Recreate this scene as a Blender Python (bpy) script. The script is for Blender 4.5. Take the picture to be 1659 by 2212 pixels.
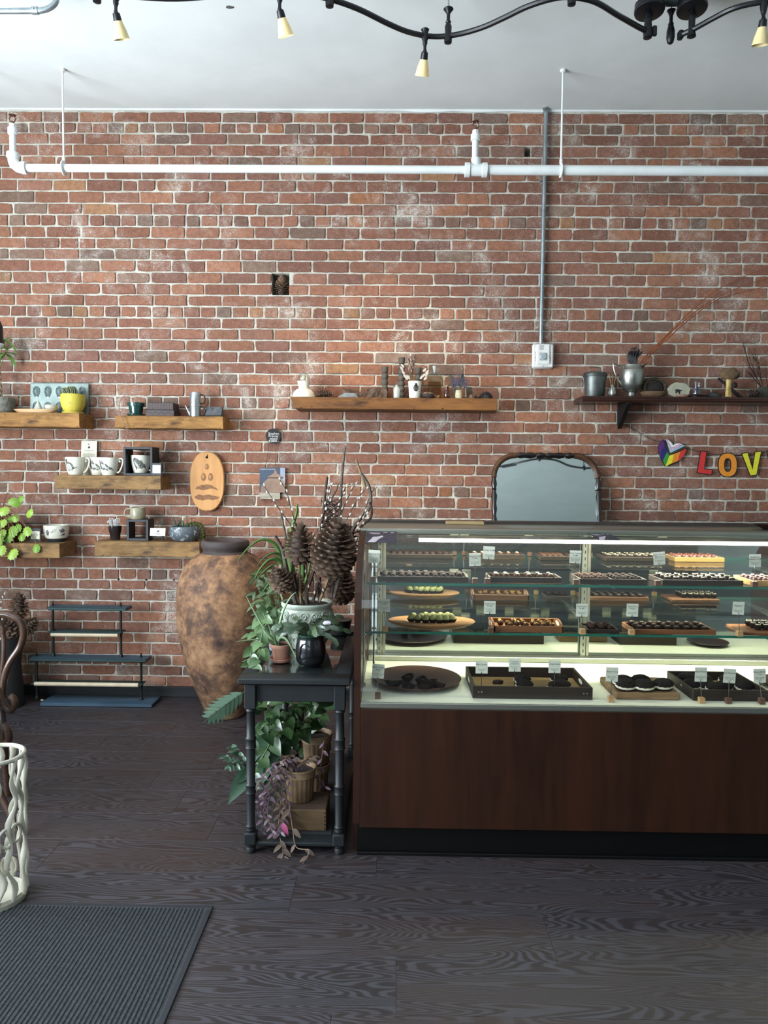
import bpy, math, random
from mathutils import Vector, Matrix, noise
R = random.Random(7)
PI = math.pi
sc = bpy.context.scene
for o in list(bpy.data.objects): bpy.data.objects.remove(o)
COL = sc.collection

# ------------------------------------------------------------------ camera
FPX, CX, CY = 1600.0, 829.5, 1106.0
CAMZ, YAW, PITCH, ROLL = 1.43, 0.0137, 0.0531, 0.0100
F0 = Vector((-math.sin(YAW)*math.cos(PITCH), math.cos(YAW)*math.cos(PITCH), -math.sin(PITCH)))
R0 = Vector((math.cos(YAW), math.sin(YAW), 0)); U0 = R0.cross(F0)
RT = R0*math.cos(ROLL)+U0*math.sin(ROLL); UP = U0*math.cos(ROLL)-R0*math.sin(ROLL)
CAMP = Vector((0, 0, CAMZ))
cam = bpy.data.cameras.new('camera'); camo = bpy.data.objects.new('camera', cam); COL.objects.link(camo)
cam.sensor_fit = 'VERTICAL'; cam.sensor_height = 36; cam.sensor_width = 27; cam.lens = 36*FPX/2212
mw = Matrix((RT, UP, -F0)).transposed().to_4x4(); mw.translation = CAMP
camo.matrix_world = mw; cam.clip_start = 0.02; sc.camera = camo

# ------------------------------------------------------------------ sky, window daylight, exposure
sc.view_settings.view_transform = 'Standard'; sc.view_settings.look = 'None'
sc.view_settings.gamma = 1; sc.view_settings.use_curve_mapping = False
sc.view_settings.exposure = 0.0
sc.cycles.use_denoising = True
sc.cycles.max_bounces = 10; sc.cycles.transparent_max_bounces = 24
sc.cycles.diffuse_bounces = 4; sc.cycles.glossy_bounces = 5
sc.cycles.sample_clamp_indirect = 4.0
w = bpy.data.worlds.new('sky'); sc.world = w; w.use_nodes = True
w.node_tree.nodes['Background'].inputs[0].default_value = (0.62, 0.74, 0.95, 1)
w.node_tree.nodes['Background'].inputs[1].default_value = 1.2
def area(name, loc, rot, sx, sy, e, col):
    l = bpy.data.lights.new(name, 'AREA'); l.shape = 'RECTANGLE'; l.size = sx; l.size_y = sy; l.energy = e; l.color = col
    o = bpy.data.objects.new(name, l); COL.objects.link(o); o.location = loc; o.rotation_euler = rot; return o
# daylight standing in the two big shop windows of the left wall and the shop door behind the camera
area('daylight_window', (-3.50, 1.0, 1.70), (0, -PI/2-.42, 0), 2.2, 3.7, 560, (0.84, 0.93, 1.0))
area('daylight_window', (-1.5, -4.42, 1.7), (PI/2, 0, 0), 2.6, 2.3, 45, (0.84, 0.93, 1.0))

# ------------------------------------------------------------------ pixel -> world
def ray(px, py):
    return (F0*FPX+RT*(px-CX)+UP*(CY-py)).normalized()
def V(px, py, Y):
    d = ray(px, py); return CAMP+d*(Y/d.y)
def G(px, py, Z=0.0):
    d = ray(px, py); return CAMP+d*((Z-CAMZ)/d.z)
def proj(p):
    d = Vector(p)-CAMP; f = d.dot(F0); return (CX+d.dot(RT)/f*FPX, CY-d.dot(UP)/f*FPX)
def atx(px, Y, Z):                          # x of the point at depth Y and height Z that falls in pixel column px
    x = 0.0
    for _ in range(4): x += (px-proj((x, Y, Z))[0])*Y/FPX
    return x
def S(p):
    return (Vector(p)-CAMP).dot(F0)/FPX       # metres per pixel at a point

# ------------------------------------------------------------------ mesh builder
class B:
    def __init__(s): s.v = []; s.f = []; s.m = []; s.c = []; s.mi = 0; s.col = None
    def add(s, vs, fs):
        n = len(s.v); s.v += [tuple(v) for v in vs]
        for f in fs: s.f.append([i+n for i in f]); s.m.append(s.mi)
        if s.col is not None: s.c += [s.col]*len(vs)
        return s
    def tf(s, M, start=0):
        for i in range(start, len(s.v)): s.v[i] = tuple(M @ Vector(s.v[i]))
        return s
    def box(s, c, d, bev=0.0, M=None):
        x, y, z = d[0]/2, d[1]/2, d[2]/2
        if bev <= 0:
            vs = [(c[0]+a*x, c[1]+b*y, c[2]+e*z) for e in (-1, 1) for b in (-1, 1) for a in (-1, 1)]
            fs = [(0,2,3,1),(4,5,7,6),(0,1,5,4),(2,6,7,3),(0,4,6,2),(1,3,7,5)]
        else:
            b_ = min(bev, x*.98, y*.98, z*.98); vs = []; fs = []
            def ring(zz, i):
                xi, yi = x-i, y-i
                k = b_ if i == 0 else b_*0.6
                return [(c[0]+p, c[1]+q, c[2]+zz) for p, q in ((-xi+k,-yi),(xi-k,-yi),(xi,-yi+k),(xi,yi-k),(xi-k,yi),(-xi+k,yi),(-xi,yi-k),(-xi,-yi+k))]
            for zz, i in ((-z, b_), (-z+b_, 0), (z-b_, 0), (z, b_)): vs += ring(zz, i)
            fs.append(tuple(range(7,-1,-1))); fs.append(tuple(range(24,32)))
            for r in range(3):
                for k in range(8): a = r*8+k; b2 = r*8+(k+1)%8; fs.append((a,b2,b2+8,a+8))
        if M is not None: vs = [M @ Vector(v) for v in vs]
        return s.add(vs, fs)
    def lathe(s, prof, n=28, c=(0,0,0), cap=(True, True), wob=0, sx=1, sy=1, M=None):
        vs = []; fs = []
        for (r, z) in prof:
            for k in range(n):
                a = 2*PI*k/n; rr = r*(1+wob*(noise.noise(Vector((math.cos(a)*1.5, math.sin(a)*1.5, z*9)))))
                vs.append((c[0]+rr*sx*math.cos(a), c[1]+rr*sy*math.sin(a), c[2]+z))
        m = len(prof)
        for i in range(m-1):
            for k in range(n):
                a = i*n+k; b = i*n+(k+1)%n; fs.append((a, b, b+n, a+n))
        if cap[0]: fs.append(tuple(range(n-1,-1,-1)))
        if cap[1]: fs.append(tuple(range((m-1)*n, m*n)))
        if M is not None: vs = [M @ Vector(v) for v in vs]
        return s.add(vs, fs)
    def tube(s, pts, r, n=8, cap=True, closed=False, sq=1.0):
        P = [Vector(p) for p in pts]; m = len(P)
        rs = r if isinstance(r, (list, tuple)) else [r]*m
        vs = []; fs = []; prev = None
        for i in range(m):
            if closed: t = (P[(i+1)%m]-P[i-1])
            else: t = P[min(i+1, m-1)]-P[max(i-1, 0)]
            t = t.normalized() if t.length > 1e-9 else Vector((0,0,1))
            if prev is None:
                u = t.cross(Vector((0,0,1)) if abs(t.z) < .9 else Vector((0,1,0))).normalized()
            else:
                u = (prev-t*prev.dot(t)); u = u.normalized() if u.length > 1e-6 else t.orthogonal().normalized()
            prev = u; v2 = t.cross(u)
            for k in range(n):
                a = 2*PI*k/n; vs.append(P[i]+(u*math.cos(a)+v2*math.sin(a)*sq)*rs[i])
        for i in range(m if closed else m-1):
            for k in range(n):
                a = i*n+k; b = i*n+(k+1)%n; j = ((i+1)%m)*n
                fs.append((a, b, j+(k+1)%n, j+k))
        if cap and not closed: fs.append(tuple(range(n-1,-1,-1))); fs.append(tuple(range((m-1)*n, m*n)))
        return s.add(vs, fs)
    def prism(s, poly, y0, y1, M=None):       # outline in x,z, extruded along y
        n = len(poly)
        vs = [(p[0], y0, p[1]) for p in poly]+[(p[0], y1, p[1]) for p in poly]
        fs = [tuple(range(n)), tuple(range(2*n-1, n-1, -1))]
        for k in range(n): j = (k+1)%n; fs.append((k, k+n, j+n, j))
        if M is not None: vs = [M @ Vector(v) for v in vs]
        return s.add(vs, fs)
    def blob(s, c, r, n=10, amp=.25, fr=1.5, seed=0, sc_=(1,1,1), flat=None):
        vs = []; fs = []; m = n//2+1
        for i in range(m+1):
            th = PI*i/m
            for k in range(n):
                a = 2*PI*k/n; d = Vector((math.sin(th)*math.cos(a), math.sin(th)*math.sin(a), math.cos(th)))
                q = 1+amp*noise.noise(d*fr+Vector((seed*3.1, seed*1.7, seed)))
                p = Vector((d.x*sc_[0], d.y*sc_[1], d.z*sc_[2]))*r*q
                if flat is not None: p.z = max(p.z, flat)
                vs.append(Vector(c)+p)
        for i in range(m):
            for k in range(n):
                a = i*n+k; b = i*n+(k+1)%n; fs.append((a, a+n, b+n, b))
        return s.add(vs, fs)
    def mesh(s, name, smooth=False):
        me = bpy.data.meshes.new(name); me.from_pydata(s.v, [], s.f)
        if any(s.m): me.polygons.foreach_set('material_index', s.m)
        if s.c:
            at = me.color_attributes.new('Col', 'FLOAT_COLOR', 'POINT')
            at.data.foreach_set('color', [x for c in s.c for x in (c[0], c[1], c[2], 1)])
        if smooth:
            me.polygons.foreach_set('use_smooth', [True]*len(me.polygons))
            if smooth != 'all':
                me.set_sharp_from_angle(angle=math.radians(42))
        me.update(); return me

def link(name, me, parent=None, mats=None, M=None):
    o = bpy.data.objects.new(name, me); COL.objects.link(o)
    if mats is not None and me is not None and not me.materials:
        for m in (mats if isinstance(mats, (list, tuple)) else [mats]): me.materials.append(m)
    elif mats is not None and me is not None and me.materials[0] is not mats:      # shared mesh, own material
        o.material_slots[0].link = 'OBJECT'; o.material_slots[0].material = mats
    if parent: o.parent = parent
    if M is not None: o.matrix_basis = M
    return o
def part(t, name, b, mat, smooth=True, M=None):
    return link(name, b.mesh(name, smooth) if isinstance(b, B) else b, t, mat, M)
def tag(o, label, cat, group=None):
    o['label'] = label; o['category'] = cat
    if group: o['group'] = group
    return o
def thing(name, label, cat, loc=(0,0,0), rz=0.0, group=None):
    o = link(name, None); o.location = loc; o.rotation_euler = (0, 0, rz); o.empty_display_size = .05
    return tag(o, label, cat, group)
def solo(name, b, mat, label, cat, loc=(0,0,0), rz=0.0, group=None, smooth=True):
    o = part(None, name, b, mat, smooth); o.location = loc; o.rotation_euler = (0,0,rz)
    return tag(o, label, cat, group)
def struct(name, b, mat, parent=None, smooth=False):
    o = part(parent, name, b, mat, smooth); o['kind'] = 'structure'; return o
def copytree(o, parent=None):
    c = o.copy(); COL.objects.link(c); c.parent = parent
    for ch in o.children: copytree(ch, c)
    return c
def TR(x, y, z): return Matrix.Translation((x, y, z))
def RX(a): return Matrix.Rotation(a, 4, 'X')
def RY(a): return Matrix.Rotation(a, 4, 'Y')
def RZ(a): return Matrix.Rotation(a, 4, 'Z')
def SC(x, y=None, z=None):
    y = x if y is None else y; z = x if z is None else z
    return Matrix.Diagonal((x, y, z, 1))
def frame_to(d, up=(0,0,1)):           # matrix whose local X points along d, local Z roughly up
    d = Vector(d).normalized(); u = Vector(up)
    y = u.cross(d)
    if y.length < 1e-4: y = Vector((0,1,0))
    y.normalize(); z = d.cross(y)
    return Matrix((d, y, z)).transposed().to_4x4()
def spline(pts, n=8):
    P = [Vector(p) for p in pts]; out = []
    for i in range(len(P)-1):
        p0 = P[max(i-1,0)]; p1 = P[i]; p2 = P[i+1]; p3 = P[min(i+2, len(P)-1)]
        for k in range(n):
            t = k/n
            out.append(.5*((2*p1)+(p2-p0)*t+(2*p0-5*p1+4*p2-p3)*t*t+(3*p1-p0-3*p2+p3)*t*t*t))
    out.append(P[-1]); return out

# ------------------------------------------------------------------ materials
def srgb(r, g, b):
    f = lambda c: (c/255/12.92 if c/255 <= .04045 else ((c/255+.055)/1.055)**2.4)
    return (f(r), f(g), f(b), 1)
class NT:
    def __init__(s, name):
        s.mat = bpy.data.materials.new(name); s.mat.use_nodes = True
        s.n = s.mat.node_tree.nodes; s.l = s.mat.node_tree.links
        s.p = s.n['Principled BSDF']; s.out = s.n['Material Output']
    def node(s, t, **kw):
        x = s.n.new(t)
        for k, v in kw.items(): setattr(x, k, v)
        return x
    def link(s, a, b): s.l.new(a, b)
    def coord(s, scale=(1,1,1), rot=(0,0,0), kind='Object', loc=(0,0,0)):
        t = s.node('ShaderNodeTexCoord'); m = s.node('ShaderNodeMapping')
        m.inputs['Scale'].default_value = scale; m.inputs['Rotation'].default_value = rot; m.inputs['Location'].default_value = loc
        s.link(t.outputs[kind], m.inputs[0]); return m.outputs[0]
    def noise(s, vec, scale, detail=4, rough=.55, dist=0):
        x = s.node('ShaderNodeTexNoise'); x.inputs['Scale'].default_value = scale; x.inputs['Detail'].default_value = detail
        x.inputs['Roughness'].default_value = rough; x.inputs['Distortion'].default_value = dist
        s.link(vec, x.inputs['Vector']); return x.outputs['Fac']
    def ramp(s, fac, stops, mode='LINEAR'):
        x = s.node('ShaderNodeValToRGB'); cr = x.color_ramp; cr.interpolation = mode
        while len(cr.elements) < len(stops): cr.elements.new(.5)
        for e, (p, c) in zip(cr.elements, stops):
            e.position = p; e.color = c if hasattr(c, '__len__') else (c, c, c, 1)
        s.link(fac, x.inputs[0]); return x.outputs[0]
    def mix(s, fac, a, b, mode='MIX'):
        x = s.node('ShaderNodeMix', data_type='RGBA', blend_type=mode)
        for sock, v in ((0, fac), (6, a), (7, b)):
            if hasattr(v, 'is_linked') or hasattr(v, 'links'): s.link(v, x.inputs[sock])
            else: x.inputs[sock].default_value = v
        return x.outputs[2]
    def math(s, op, a, b=0.0):
        x = s.node('ShaderNodeMath', operation=op)
        for i, v in ((0, a), (1, b)):
            if hasattr(v, 'links'): s.link(v, x.inputs[i])
            else: x.inputs[i].default_value = v
        return x.outputs[0]
    def bump(s, h, strength=.3, dist=.01):
        x = s.node('ShaderNodeBump'); x.inputs['Strength'].default_value = strength; x.inputs['Distance'].default_value = dist
        s.link(h, x.inputs['Height']); s.link(x.outputs[0], s.p.inputs['Normal'])
    def base(s, c):
        if hasattr(c, 'links'): s.link(c, s.p.inputs['Base Color'])
        else: s.p.inputs['Base Color'].default_value = c
    def set(s, rough=None, metal=None, spec=None, **kw):
        if rough is not None:
            if hasattr(rough, 'links'): s.link(rough, s.p.inputs['Roughness'])
            else: s.p.inputs['Roughness'].default_value = rough
        if metal is not None: s.p.inputs['Metallic'].default_value = metal
        if spec is not None: s.p.inputs['Specular IOR Level'].default_value = spec
        for k, v in kw.items(): s.p.inputs[k.replace('_', ' ')].default_value = v
        return s.mat
MATS = {}
def mat(name, c, rough=.5, metal=0, c2=None, sc_=20, amt=1.0, bump=0, bsc=None, stretch=(1,1,1), spec=.5, lo=.35, hi=.65, coat=0, sss=0):
    if name in MATS: return MATS[name]
    t = NT(name); c = srgb(*c)
    vec = t.coord(stretch)
    if c2 is not None:
        n = t.noise(vec, sc_, 5, .6); t.base(t.ramp(n, [(lo, c), (hi, srgb(*c2))]))
    else:
        n = t.noise(vec, sc_, 3); dk = tuple(x*.82 for x in c[:3])+(1,)
        t.base(t.ramp(n, [(.3, dk), (.7, c)]))
    if bump:
        h = t.noise(vec, bsc or sc_*3, 4, .6); t.bump(h, bump, .004)
    t.set(rough, metal, spec)
    if coat: t.p.inputs['Coat Weight'].default_value = coat; t.p.inputs['Coat Roughness'].default_value = .08
    MATS[name] = t.mat; return t.mat
def emit(name, c, e):
    t = NT(name); t.base((.8,.8,.8,1)); t.p.inputs['Emission Color'].default_value = srgb(*c); t.p.inputs['Emission Strength'].default_value = e
    return t.mat
def glass(name, tint=(1,1,1), refl=1.0, rough=0.0, dens=None):
    t = NT(name); t.n.remove(t.p)
    tr = t.node('ShaderNodeBsdfTransparent'); gl = t.node('ShaderNodeBsdfGlossy'); mx = t.node('ShaderNodeMixShader'); lw = t.node('ShaderNodeLayerWeight')
    tr.inputs[0].default_value = (*tint, 1); gl.inputs['Roughness'].default_value = rough; lw.inputs['Blend'].default_value = .5
    f = t.math('ADD', t.math('MULTIPLY', t.math('POWER', lw.outputs['Facing'], 5.0), .9), .035*refl)
    t.link(f, mx.inputs[0]); t.link(tr.outputs[0], mx.inputs[1]); t.link(gl.outputs[0], mx.inputs[2]); t.link(mx.outputs[0], t.out.inputs[0])
    return t.mat
def wood(name, c1, c2, c3=None, scale=8, rough=.6, stretch=(.12,1,1), bump=.15, dark=.0, coat=0):
    if name in MATS: return MATS[name]
    t = NT(name); vec = t.coord(stretch)
    n = t.noise(vec, scale*2, 6, .65, .6); g = t.noise(vec, scale*9, 4, .6, .2)
    m = t.math('ADD', t.math('MULTIPLY', n, .65), t.math('MULTIPLY', g, .35))
    col = t.ramp(m, [(.34, srgb(*c1)), (.62, srgb(*c2))])
    if c3:
        v2 = t.coord((.5,1,1)); s_ = t.noise(v2, scale*1.3, 5, .7); col = t.mix(t.ramp(s_, [(.55, 0.0), (.72, 1.0)]), col, srgb(*c3))
        k = t.noise(t.coord((.6,1,1)), scale*7, 2, .5); col = t.mix(t.ramp(k, [(.68, 0.0), (.74, 1.0)]), col, srgb(*[x*.45 for x in c3]))
    t.base(col); t.bump(m, bump, .006); t.set(rough, spec=.28)
    if coat: t.p.inputs['Coat Weight'].default_value = coat
    MATS[name] = t.mat; return t.mat
# ================================================================== THE SETTING
WY = 4.62                                  # face of the mortar; bricks stand a few millimetres proud
CEIL = V(830, 239, WY).z
XL, XR, YF = -3.6, 4.6, -4.5
def brick_mat():
    t = NT('brick'); a = t.node('ShaderNodeAttribute', attribute_name='Col'); c = a.outputs['Color']
    vec = t.coord()
    n1 = t.noise(vec, 34, 5, .7); n2 = t.noise(vec, 7, 6, .68, .5); n3 = t.noise(vec, 150, 3, .65); n4 = t.noise(vec, 2.4, 4, .6)
    c = t.mix(t.ramp(n1, [(.30, .5), (.62, 0.0)]), c, (.075, .042, .034, 1))
    m = t.math('ADD', t.math('ADD', t.math('MULTIPLY', n2, .45), t.math('MULTIPLY', n4, .30)), t.math('MULTIPLY', n3, .25))
    c = t.mix(t.math('MULTIPLY', t.ramp(m, [(.51, 0.0), (.60, 1.0)]), .5), c, srgb(176, 164, 154))
    c = t.mix(t.math('MULTIPLY', t.ramp(m, [(.57, 0.0), (.62, 1.0)]), .6), c, srgb(204, 198, 186))
    c = t.mix(t.ramp(n3, [(.64, 0.0), (.72, .6)]), c, srgb(200, 190, 178))
    c = t.mix(t.ramp(n3, [(.28, .75), (.35, 0.0)]), c, (.03, .018, .015, 1))
    t.base(c); t.bump(t.math('ADD', n1, n3), .55, .006); return t.set(.93, spec=.15)
def mortar_mat():
    t = NT('mortar'); vec = t.coord(); n = t.noise(vec, 14, 5, .6); g = t.noise(vec, 170, 4, .7)
    c = t.ramp(n, [(.3, srgb(184, 177, 162)), (.7, srgb(226, 221, 208))])
    c = t.mix(t.ramp(g, [(.3, .6), (.45, 0.0)]), c, srgb(92, 84, 74)); t.base(c); t.bump(g, .9, .008); return t.set(.95, spec=.1)
M_BRICK, M_MORTAR = brick_mat(), mortar_mat()
BJ = [(310,241.7),(310,265.5),(310,288.7),(310,312.5),(310,337.7),(310,363),(310,388.9),(310,414),(310,440),(310,464.5),(310,489.8),(310,515),
 (310,538.2),(310,562),(310,588),(310,612.5),(310,637),(310,661.5),(310,686),(310,709),(310,733.7),(310,757.5),(310,782),(310,805.9),(590,832),
 (590,858.5),(590,883.8),(590,907.6),(590,930.7),(590,954.5),(590,977),(590,1000.8),(590,1023),(590,1047),(590,1070.8),(590,1094.7),(590,1117),
 (240,1134.5),(240,1156.5),(240,1180),(240,1204),(240,1228),(240,1252),(240,1273.6),(240,1297.5),(240,1320),(240,1342),(240,1366),(240,1387.5),
 (240,1413.6),(240,1436),(240,1458),(240,1481),(240,1503)]
BX = {1:(246,1333.6),2:(233,1344.8),3:(260,1337),4:(231.5,1363),5:(269,1321),6:(228.7,1367),7:(263.8,1325),8:(225,1365),9:(253,1316),10:(226.6,1313),
 11:(250.4,1310),12:(207.7,1360.6),13:(248.3,1332),14:(216.8,1370.8),15:(251.8,1320),16:(218,1351),17:(256,1310),18:(226.6,1331.5),19:(254.6,1305),
 20:(223,1341),21:(251.8,1306),22:(215.4,1337),23:(251.8,1301),24:(216.8,1335),25:(551.5,1308),26:(556.4,1320),27:(597,1332.7),28:(591.4,1363),29:(537.5,1315),
 30:(567.6,1350),31:(529.7,1321.5),32:(502.4,1330.6),33:(490.5,1296),34:(513.6,1316.6),35:(554,1347.5),36:(575,1309.6),37:(540,1345),38:(105.6,1310),39:(210.8,1350),
 40:(178,1312),41:(178,1340),42:(121.8,1312),43:(168.5,1350),44:(141.4,1312),45:(251,1340),46:(141.4,1312),47:(177,1345),48:(142.5,1312),49:(181.5,1350),50:(334.5,1312),
 51:(177,1345),52:(144.6,1312)}
ZJ = [V(x, y, WY).z for x, y in BJ]
HX0, HX1 = V(587, 617, WY).x, V(625, 617, WY).x; HZ0, HZ1 = ZJ[16]+.004, ZJ[14]-.002          # niche with the pine cone
PX0, PX1 = V(1133, 332, WY).x, V(1147, 332, WY).x; PZ0, PZ1 = ZJ[4]+.006, ZJ[3]-.004          # small open pocket
HOLES = [(HX0, HX1, HZ0, HZ1), (PX0, PX1, PZ0, PZ1)]
b = B()                                    # mortar face with the two openings left open
xs = sorted([XL, XR, HX0, HX1, PX0, PX1]); zs = sorted([0, CEIL+.05, HZ0, HZ1, PZ0, PZ1])
for i in range(len(xs)-1):
    for j in range(len(zs)-1):
        cx, cz = (xs[i]+xs[i+1])/2, (zs[j]+zs[j+1])/2
        if any(h[0] < cx < h[1] and h[2] < cz < h[3] for h in HOLES): continue
        b.add([(xs[i],WY,zs[j]),(xs[i+1],WY,zs[j]),(xs[i+1],WY,zs[j+1]),(xs[i],WY,zs[j+1])], [(0,1,2,3)])
for h in HOLES:
    d = WY+.16
    b.add([(h[0],WY,h[2]),(h[1],WY,h[2]),(h[1],WY,h[3]),(h[0],WY,h[3]),(h[0],d,h[2]),(h[1],d,h[2]),(h[1],d,h[3]),(h[0],d,h[3])],
          [(0,4,5,1),(1,5,6,2),(2,6,7,3),(3,7,4,0),(4,7,6,5)])
b.add([(XL,WY+.3,0),(XR,WY+.3,0),(XR,WY+.3,CEIL+.05),(XL,WY+.3,CEIL+.05)], [(0,1,2,3)])
wall_back = struct('wall_back', b, M_MORTAR)
def brick_geo(b, x0, x1, z0, z1, rr):
    w, h = x1-x0, z1-z0; nx = max(3, int(w/.026)); nz = 2; jt = .0017
    o = []; e = .0035
    for k in range(nx+1): o.append((x0+w*k/nx, z0))
    for k in range(1, nz+1): o.append((x1, z0+h*k/nz))
    for k in range(nx-1, -1, -1): o.append((x0+w*k/nx, z1))
    for k in range(nz-1, 0, -1): o.append((x0, z0+h*k/nz))
    m = len(o); cx, cz = (x0+x1)/2, (z0+z1)/2
    o = [(p[0]+rr.uniform(-jt, jt), p[1]+rr.uniform(-jt, jt)) for p in o]
    for ci in (0, nx, nx+nz, 2*nx+nz): k = rr.choice((.0,.001,.001,.002,.005)); o[ci] = (o[ci][0]-math.copysign(k, o[ci][0]-cx), o[ci][1]-math.copysign(k*.7, o[ci][1]-cz))
    pr = rr.uniform(.003, .009); ti = rr.uniform(-.003, .003); tj = rr.uniform(-.002, .002)
    A = [(p[0], WY+.01, p[1]) for p in o]
    Bv = [(p[0], WY-pr+.0035+ti*(p[0]-cx)/w, p[1]) for p in o]
    Cv = [(p[0]-math.copysign(min(e, abs(p[0]-cx)), p[0]-cx) if abs(p[0]-cx) > w*.45 else p[0],
           WY-pr+rr.uniform(-.0008,.0008)+ti*(p[0]-cx)/w+tj*(p[1]-cz)/h,
           p[1]-math.copysign(min(.0032, abs(p[1]-cz)), p[1]-cz)) for p in o]
    fs = [tuple(range(2*m, 3*m))]
    for k in range(m): j = (k+1)%m; fs += [(k, j, j+m, k+m), (k+m, j+m, j+2*m, k+2*m)]
    b.add(A+Bv+Cv, fs)
REDS = [(178,118,92),(172,112,90),(182,124,98),(168,110,90),(164,110,92),(188,126,96),(172,118,100),(160,108,92),(156,108,96)]
ODD = [(194,134,86),(184,136,96),(192,124,84),(190,138,98)]
GREY = [(154,122,108),(146,118,106),(156,130,116),(148,112,100),(138,116,108)]
bricks = []; rr = random.Random(21)
for r in range(0, 53):
    zt = CEIL-.004 if r == 0 else ZJ[r-1]; zb = ZJ[r]
    if r == 53: break
    hdr = (r % 8 == 2)
    xl, xr = BX.get(r, (235, 1330)); nomp = 33.8 if hdr else 73.8
    ym = (BJ[min(r,len(BJ)-1)][1]-10)
    if r >= 38: X0 = V(xl, ym, WY).x; per = .1015 if hdr else .213; 
    else:
        X0, X1 = V(xl, ym, WY).x, V(xr, ym+8, WY).x
        n = max(1, round((X1-X0)/((.0985 if hdr else .2125)))); per = (X1-X0)/n
    k0 = math.floor((-3.5-X0)/per); k1 = math.ceil((3.5-X0)/per); jx = {}
    for k in range(k0, k1+2): jx[k] = X0+k*per+(rr.uniform(-.006, .006) if k else 0)
    for k in range(k0, k1+1):
        a, c = jx[k]+rr.uniform(.003,.006), jx[k+1]-rr.uniform(.003,.006); z0, z1 = zb+rr.uniform(.0034,.0058), zt-rr.uniform(.0034,.0058)
        segs = [(a, c)]
        for h in HOLES:
            if z0 < h[3]-.01 and z1 > h[2]+.01:
                ns = []
                for (p, q) in segs:
                    if q < h[0] or p > h[1]: ns.append((p, q)); continue
                    if p < h[0]-.02: ns.append((p, h[0]))
                    if q > h[1]+.02: ns.append((h[1], q))
                segs = ns
        if not hdr and rr.random() < .025: mid = a+(c-a)*rr.uniform(.35,.65); segs = [(a, mid-.004), (mid+.004, c)] if len(segs) == 1 else segs
        u = rr.random(); gl = .07+(.3 if r < 3 or r in (13,) else 0)+(.15 if hdr else 0)+(.25 if r > 49 else 0)
        cc = rr.choice(GREY) if u < gl else (rr.choice(ODD) if u > .965 else rr.choice(REDS))
        v = rr.uniform(.93, 1.07); g_ = sum(cc)/3*.93; col = srgb(*[min(255, (x*.67+g_*.33)*v*q_) for x, q_ in zip(cc, (.935,.868,.81))])[:3]
        for sg in segs:
            if sg[1]-sg[0] > .015 and z1-z0 > .006: bricks.append((r, sg[0], sg[1], z0, z1, col))
single = [i for i, q in enumerate(bricks) if 3 <= q[0] <= 18 and q[0] not in (10, 18) and q[2]-q[1] > .15 and -2.35 < q[1] and q[2] < 2.3][:298]
ss = set(single); rest = B(); rb = random.Random(5)
for i, (r, a, c, z0, z1, col) in enumerate(bricks):
    if i in ss:
        q = B(); q.col = col; brick_geo(q, a, c, z0, z1, rb); part(wall_back, 'brick', q, M_BRICK, False)
    else: rest.col = col; brick_geo(rest, a, c, z0, z1, rb)
o = part(wall_back, 'brickwork', rest, M_BRICK, False); o['kind'] = 'stuff'

# ---- floor of dark planks, each plank laid separately
def plank_mat():
    t = NT('floor_plank'); oi = t.node('ShaderNodeObjectInfo')
    tc = t.node('ShaderNodeTexCoord'); mp = t.node('ShaderNodeMapping'); t.link(tc.outputs['Object'], mp.inputs[0])
    cmb = t.node('ShaderNodeCombineXYZ'); t.link(t.math('MULTIPLY', oi.outputs['Random'], 37.0), cmb.inputs[0]); t.link(t.math('MULTIPLY', oi.outputs['Random'], 91.0), cmb.inputs[1])
    t.link(cmb.outputs[0], mp.inputs['Location']); mp.inputs['Scale'].default_value = (.55, 4.2, 1)
    n0 = t.noise(mp.outputs[0], 1.6, 2, .5, .3)
    rings = t.math('SINE', t.math('ADD', t.math('MULTIPLY', n0, 300.0), 0.0))
    rr_ = t.math('ADD', t.math('MULTIPLY', rings, .5), .5)
    fine = t.noise(t.coord((3, 70, 1)), 6, 4, .7)
    big = t.noise(mp.outputs[0], 1.1, 3)
    rs_ = t.ramp(rr_, [(.35, 0.0), (.75, 1.0)]); h = t.math('ADD', t.math('MULTIPLY', rs_, .34), t.math('MULTIPLY', fine, .62))
    c = t.ramp(h, [(.25, srgb(33, 27, 28)), (.85, srgb(73, 73, 82))])  # pale grain lines tinted blue: the cool daylight sheen painted into the colour
    c = t.mix(t.ramp(big, [(.45, 0.0), (.65, .5)]), c, srgb(58, 44, 40))
    c = t.mix(t.math('MULTIPLY', oi.outputs['Random'], .4), c, srgb(46, 38, 38))
    t.base(c); t.bump(h, .3, .003); return t.set(t.ramp(h, [(.25, .42), (.9, .55)]), spec=.7)
M_PLANK = plank_mat()
fb = B(); fb.add([(XL,YF,-.012),(XR,YF,-.012),(XR,WY+.3,-.012),(XL,WY+.3,-.012)], [(0,1,2,3)])
floor = struct('floor', fb, mat('floor_gap', (16,15,16), .9))
YS = [WY, 4.36, 4.13]+[3.905-.2245*k for k in range(0, 12)]
SEAM = {5:V(339,1676,4).x, 2:0, 3:G(226,1600).x, 6:G(380,1745).x, 7:G(460,1788).x, 8:G(813,1880).x, 9:G(637,1913).x, 10:G(1182,2010).x, 11:G(856,2150).x}
SEAM[5] = G(339,1676).x; SEAM[4] = G(450,1660).x
for r in range(len(YS)-1):
    y1, y0 = YS[r], YS[r+1]; L = 1.217; s0 = SEAM.get(r, R.uniform(-1,1))
    k = math.floor((-3.3-s0)/L); lim = 3.1
    while s0+k*L < lim:
        a, c = s0+k*L, s0+(k+1)*L
        if c > -3.4:
            q = B(); q.box(((a+c)/2, (y0+y1)/2, -.004), (c-a-.0009, y1-y0-.0010, .008), .0004); part(floor, 'plank', q, M_PLANK, False)
        k += 1
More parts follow.
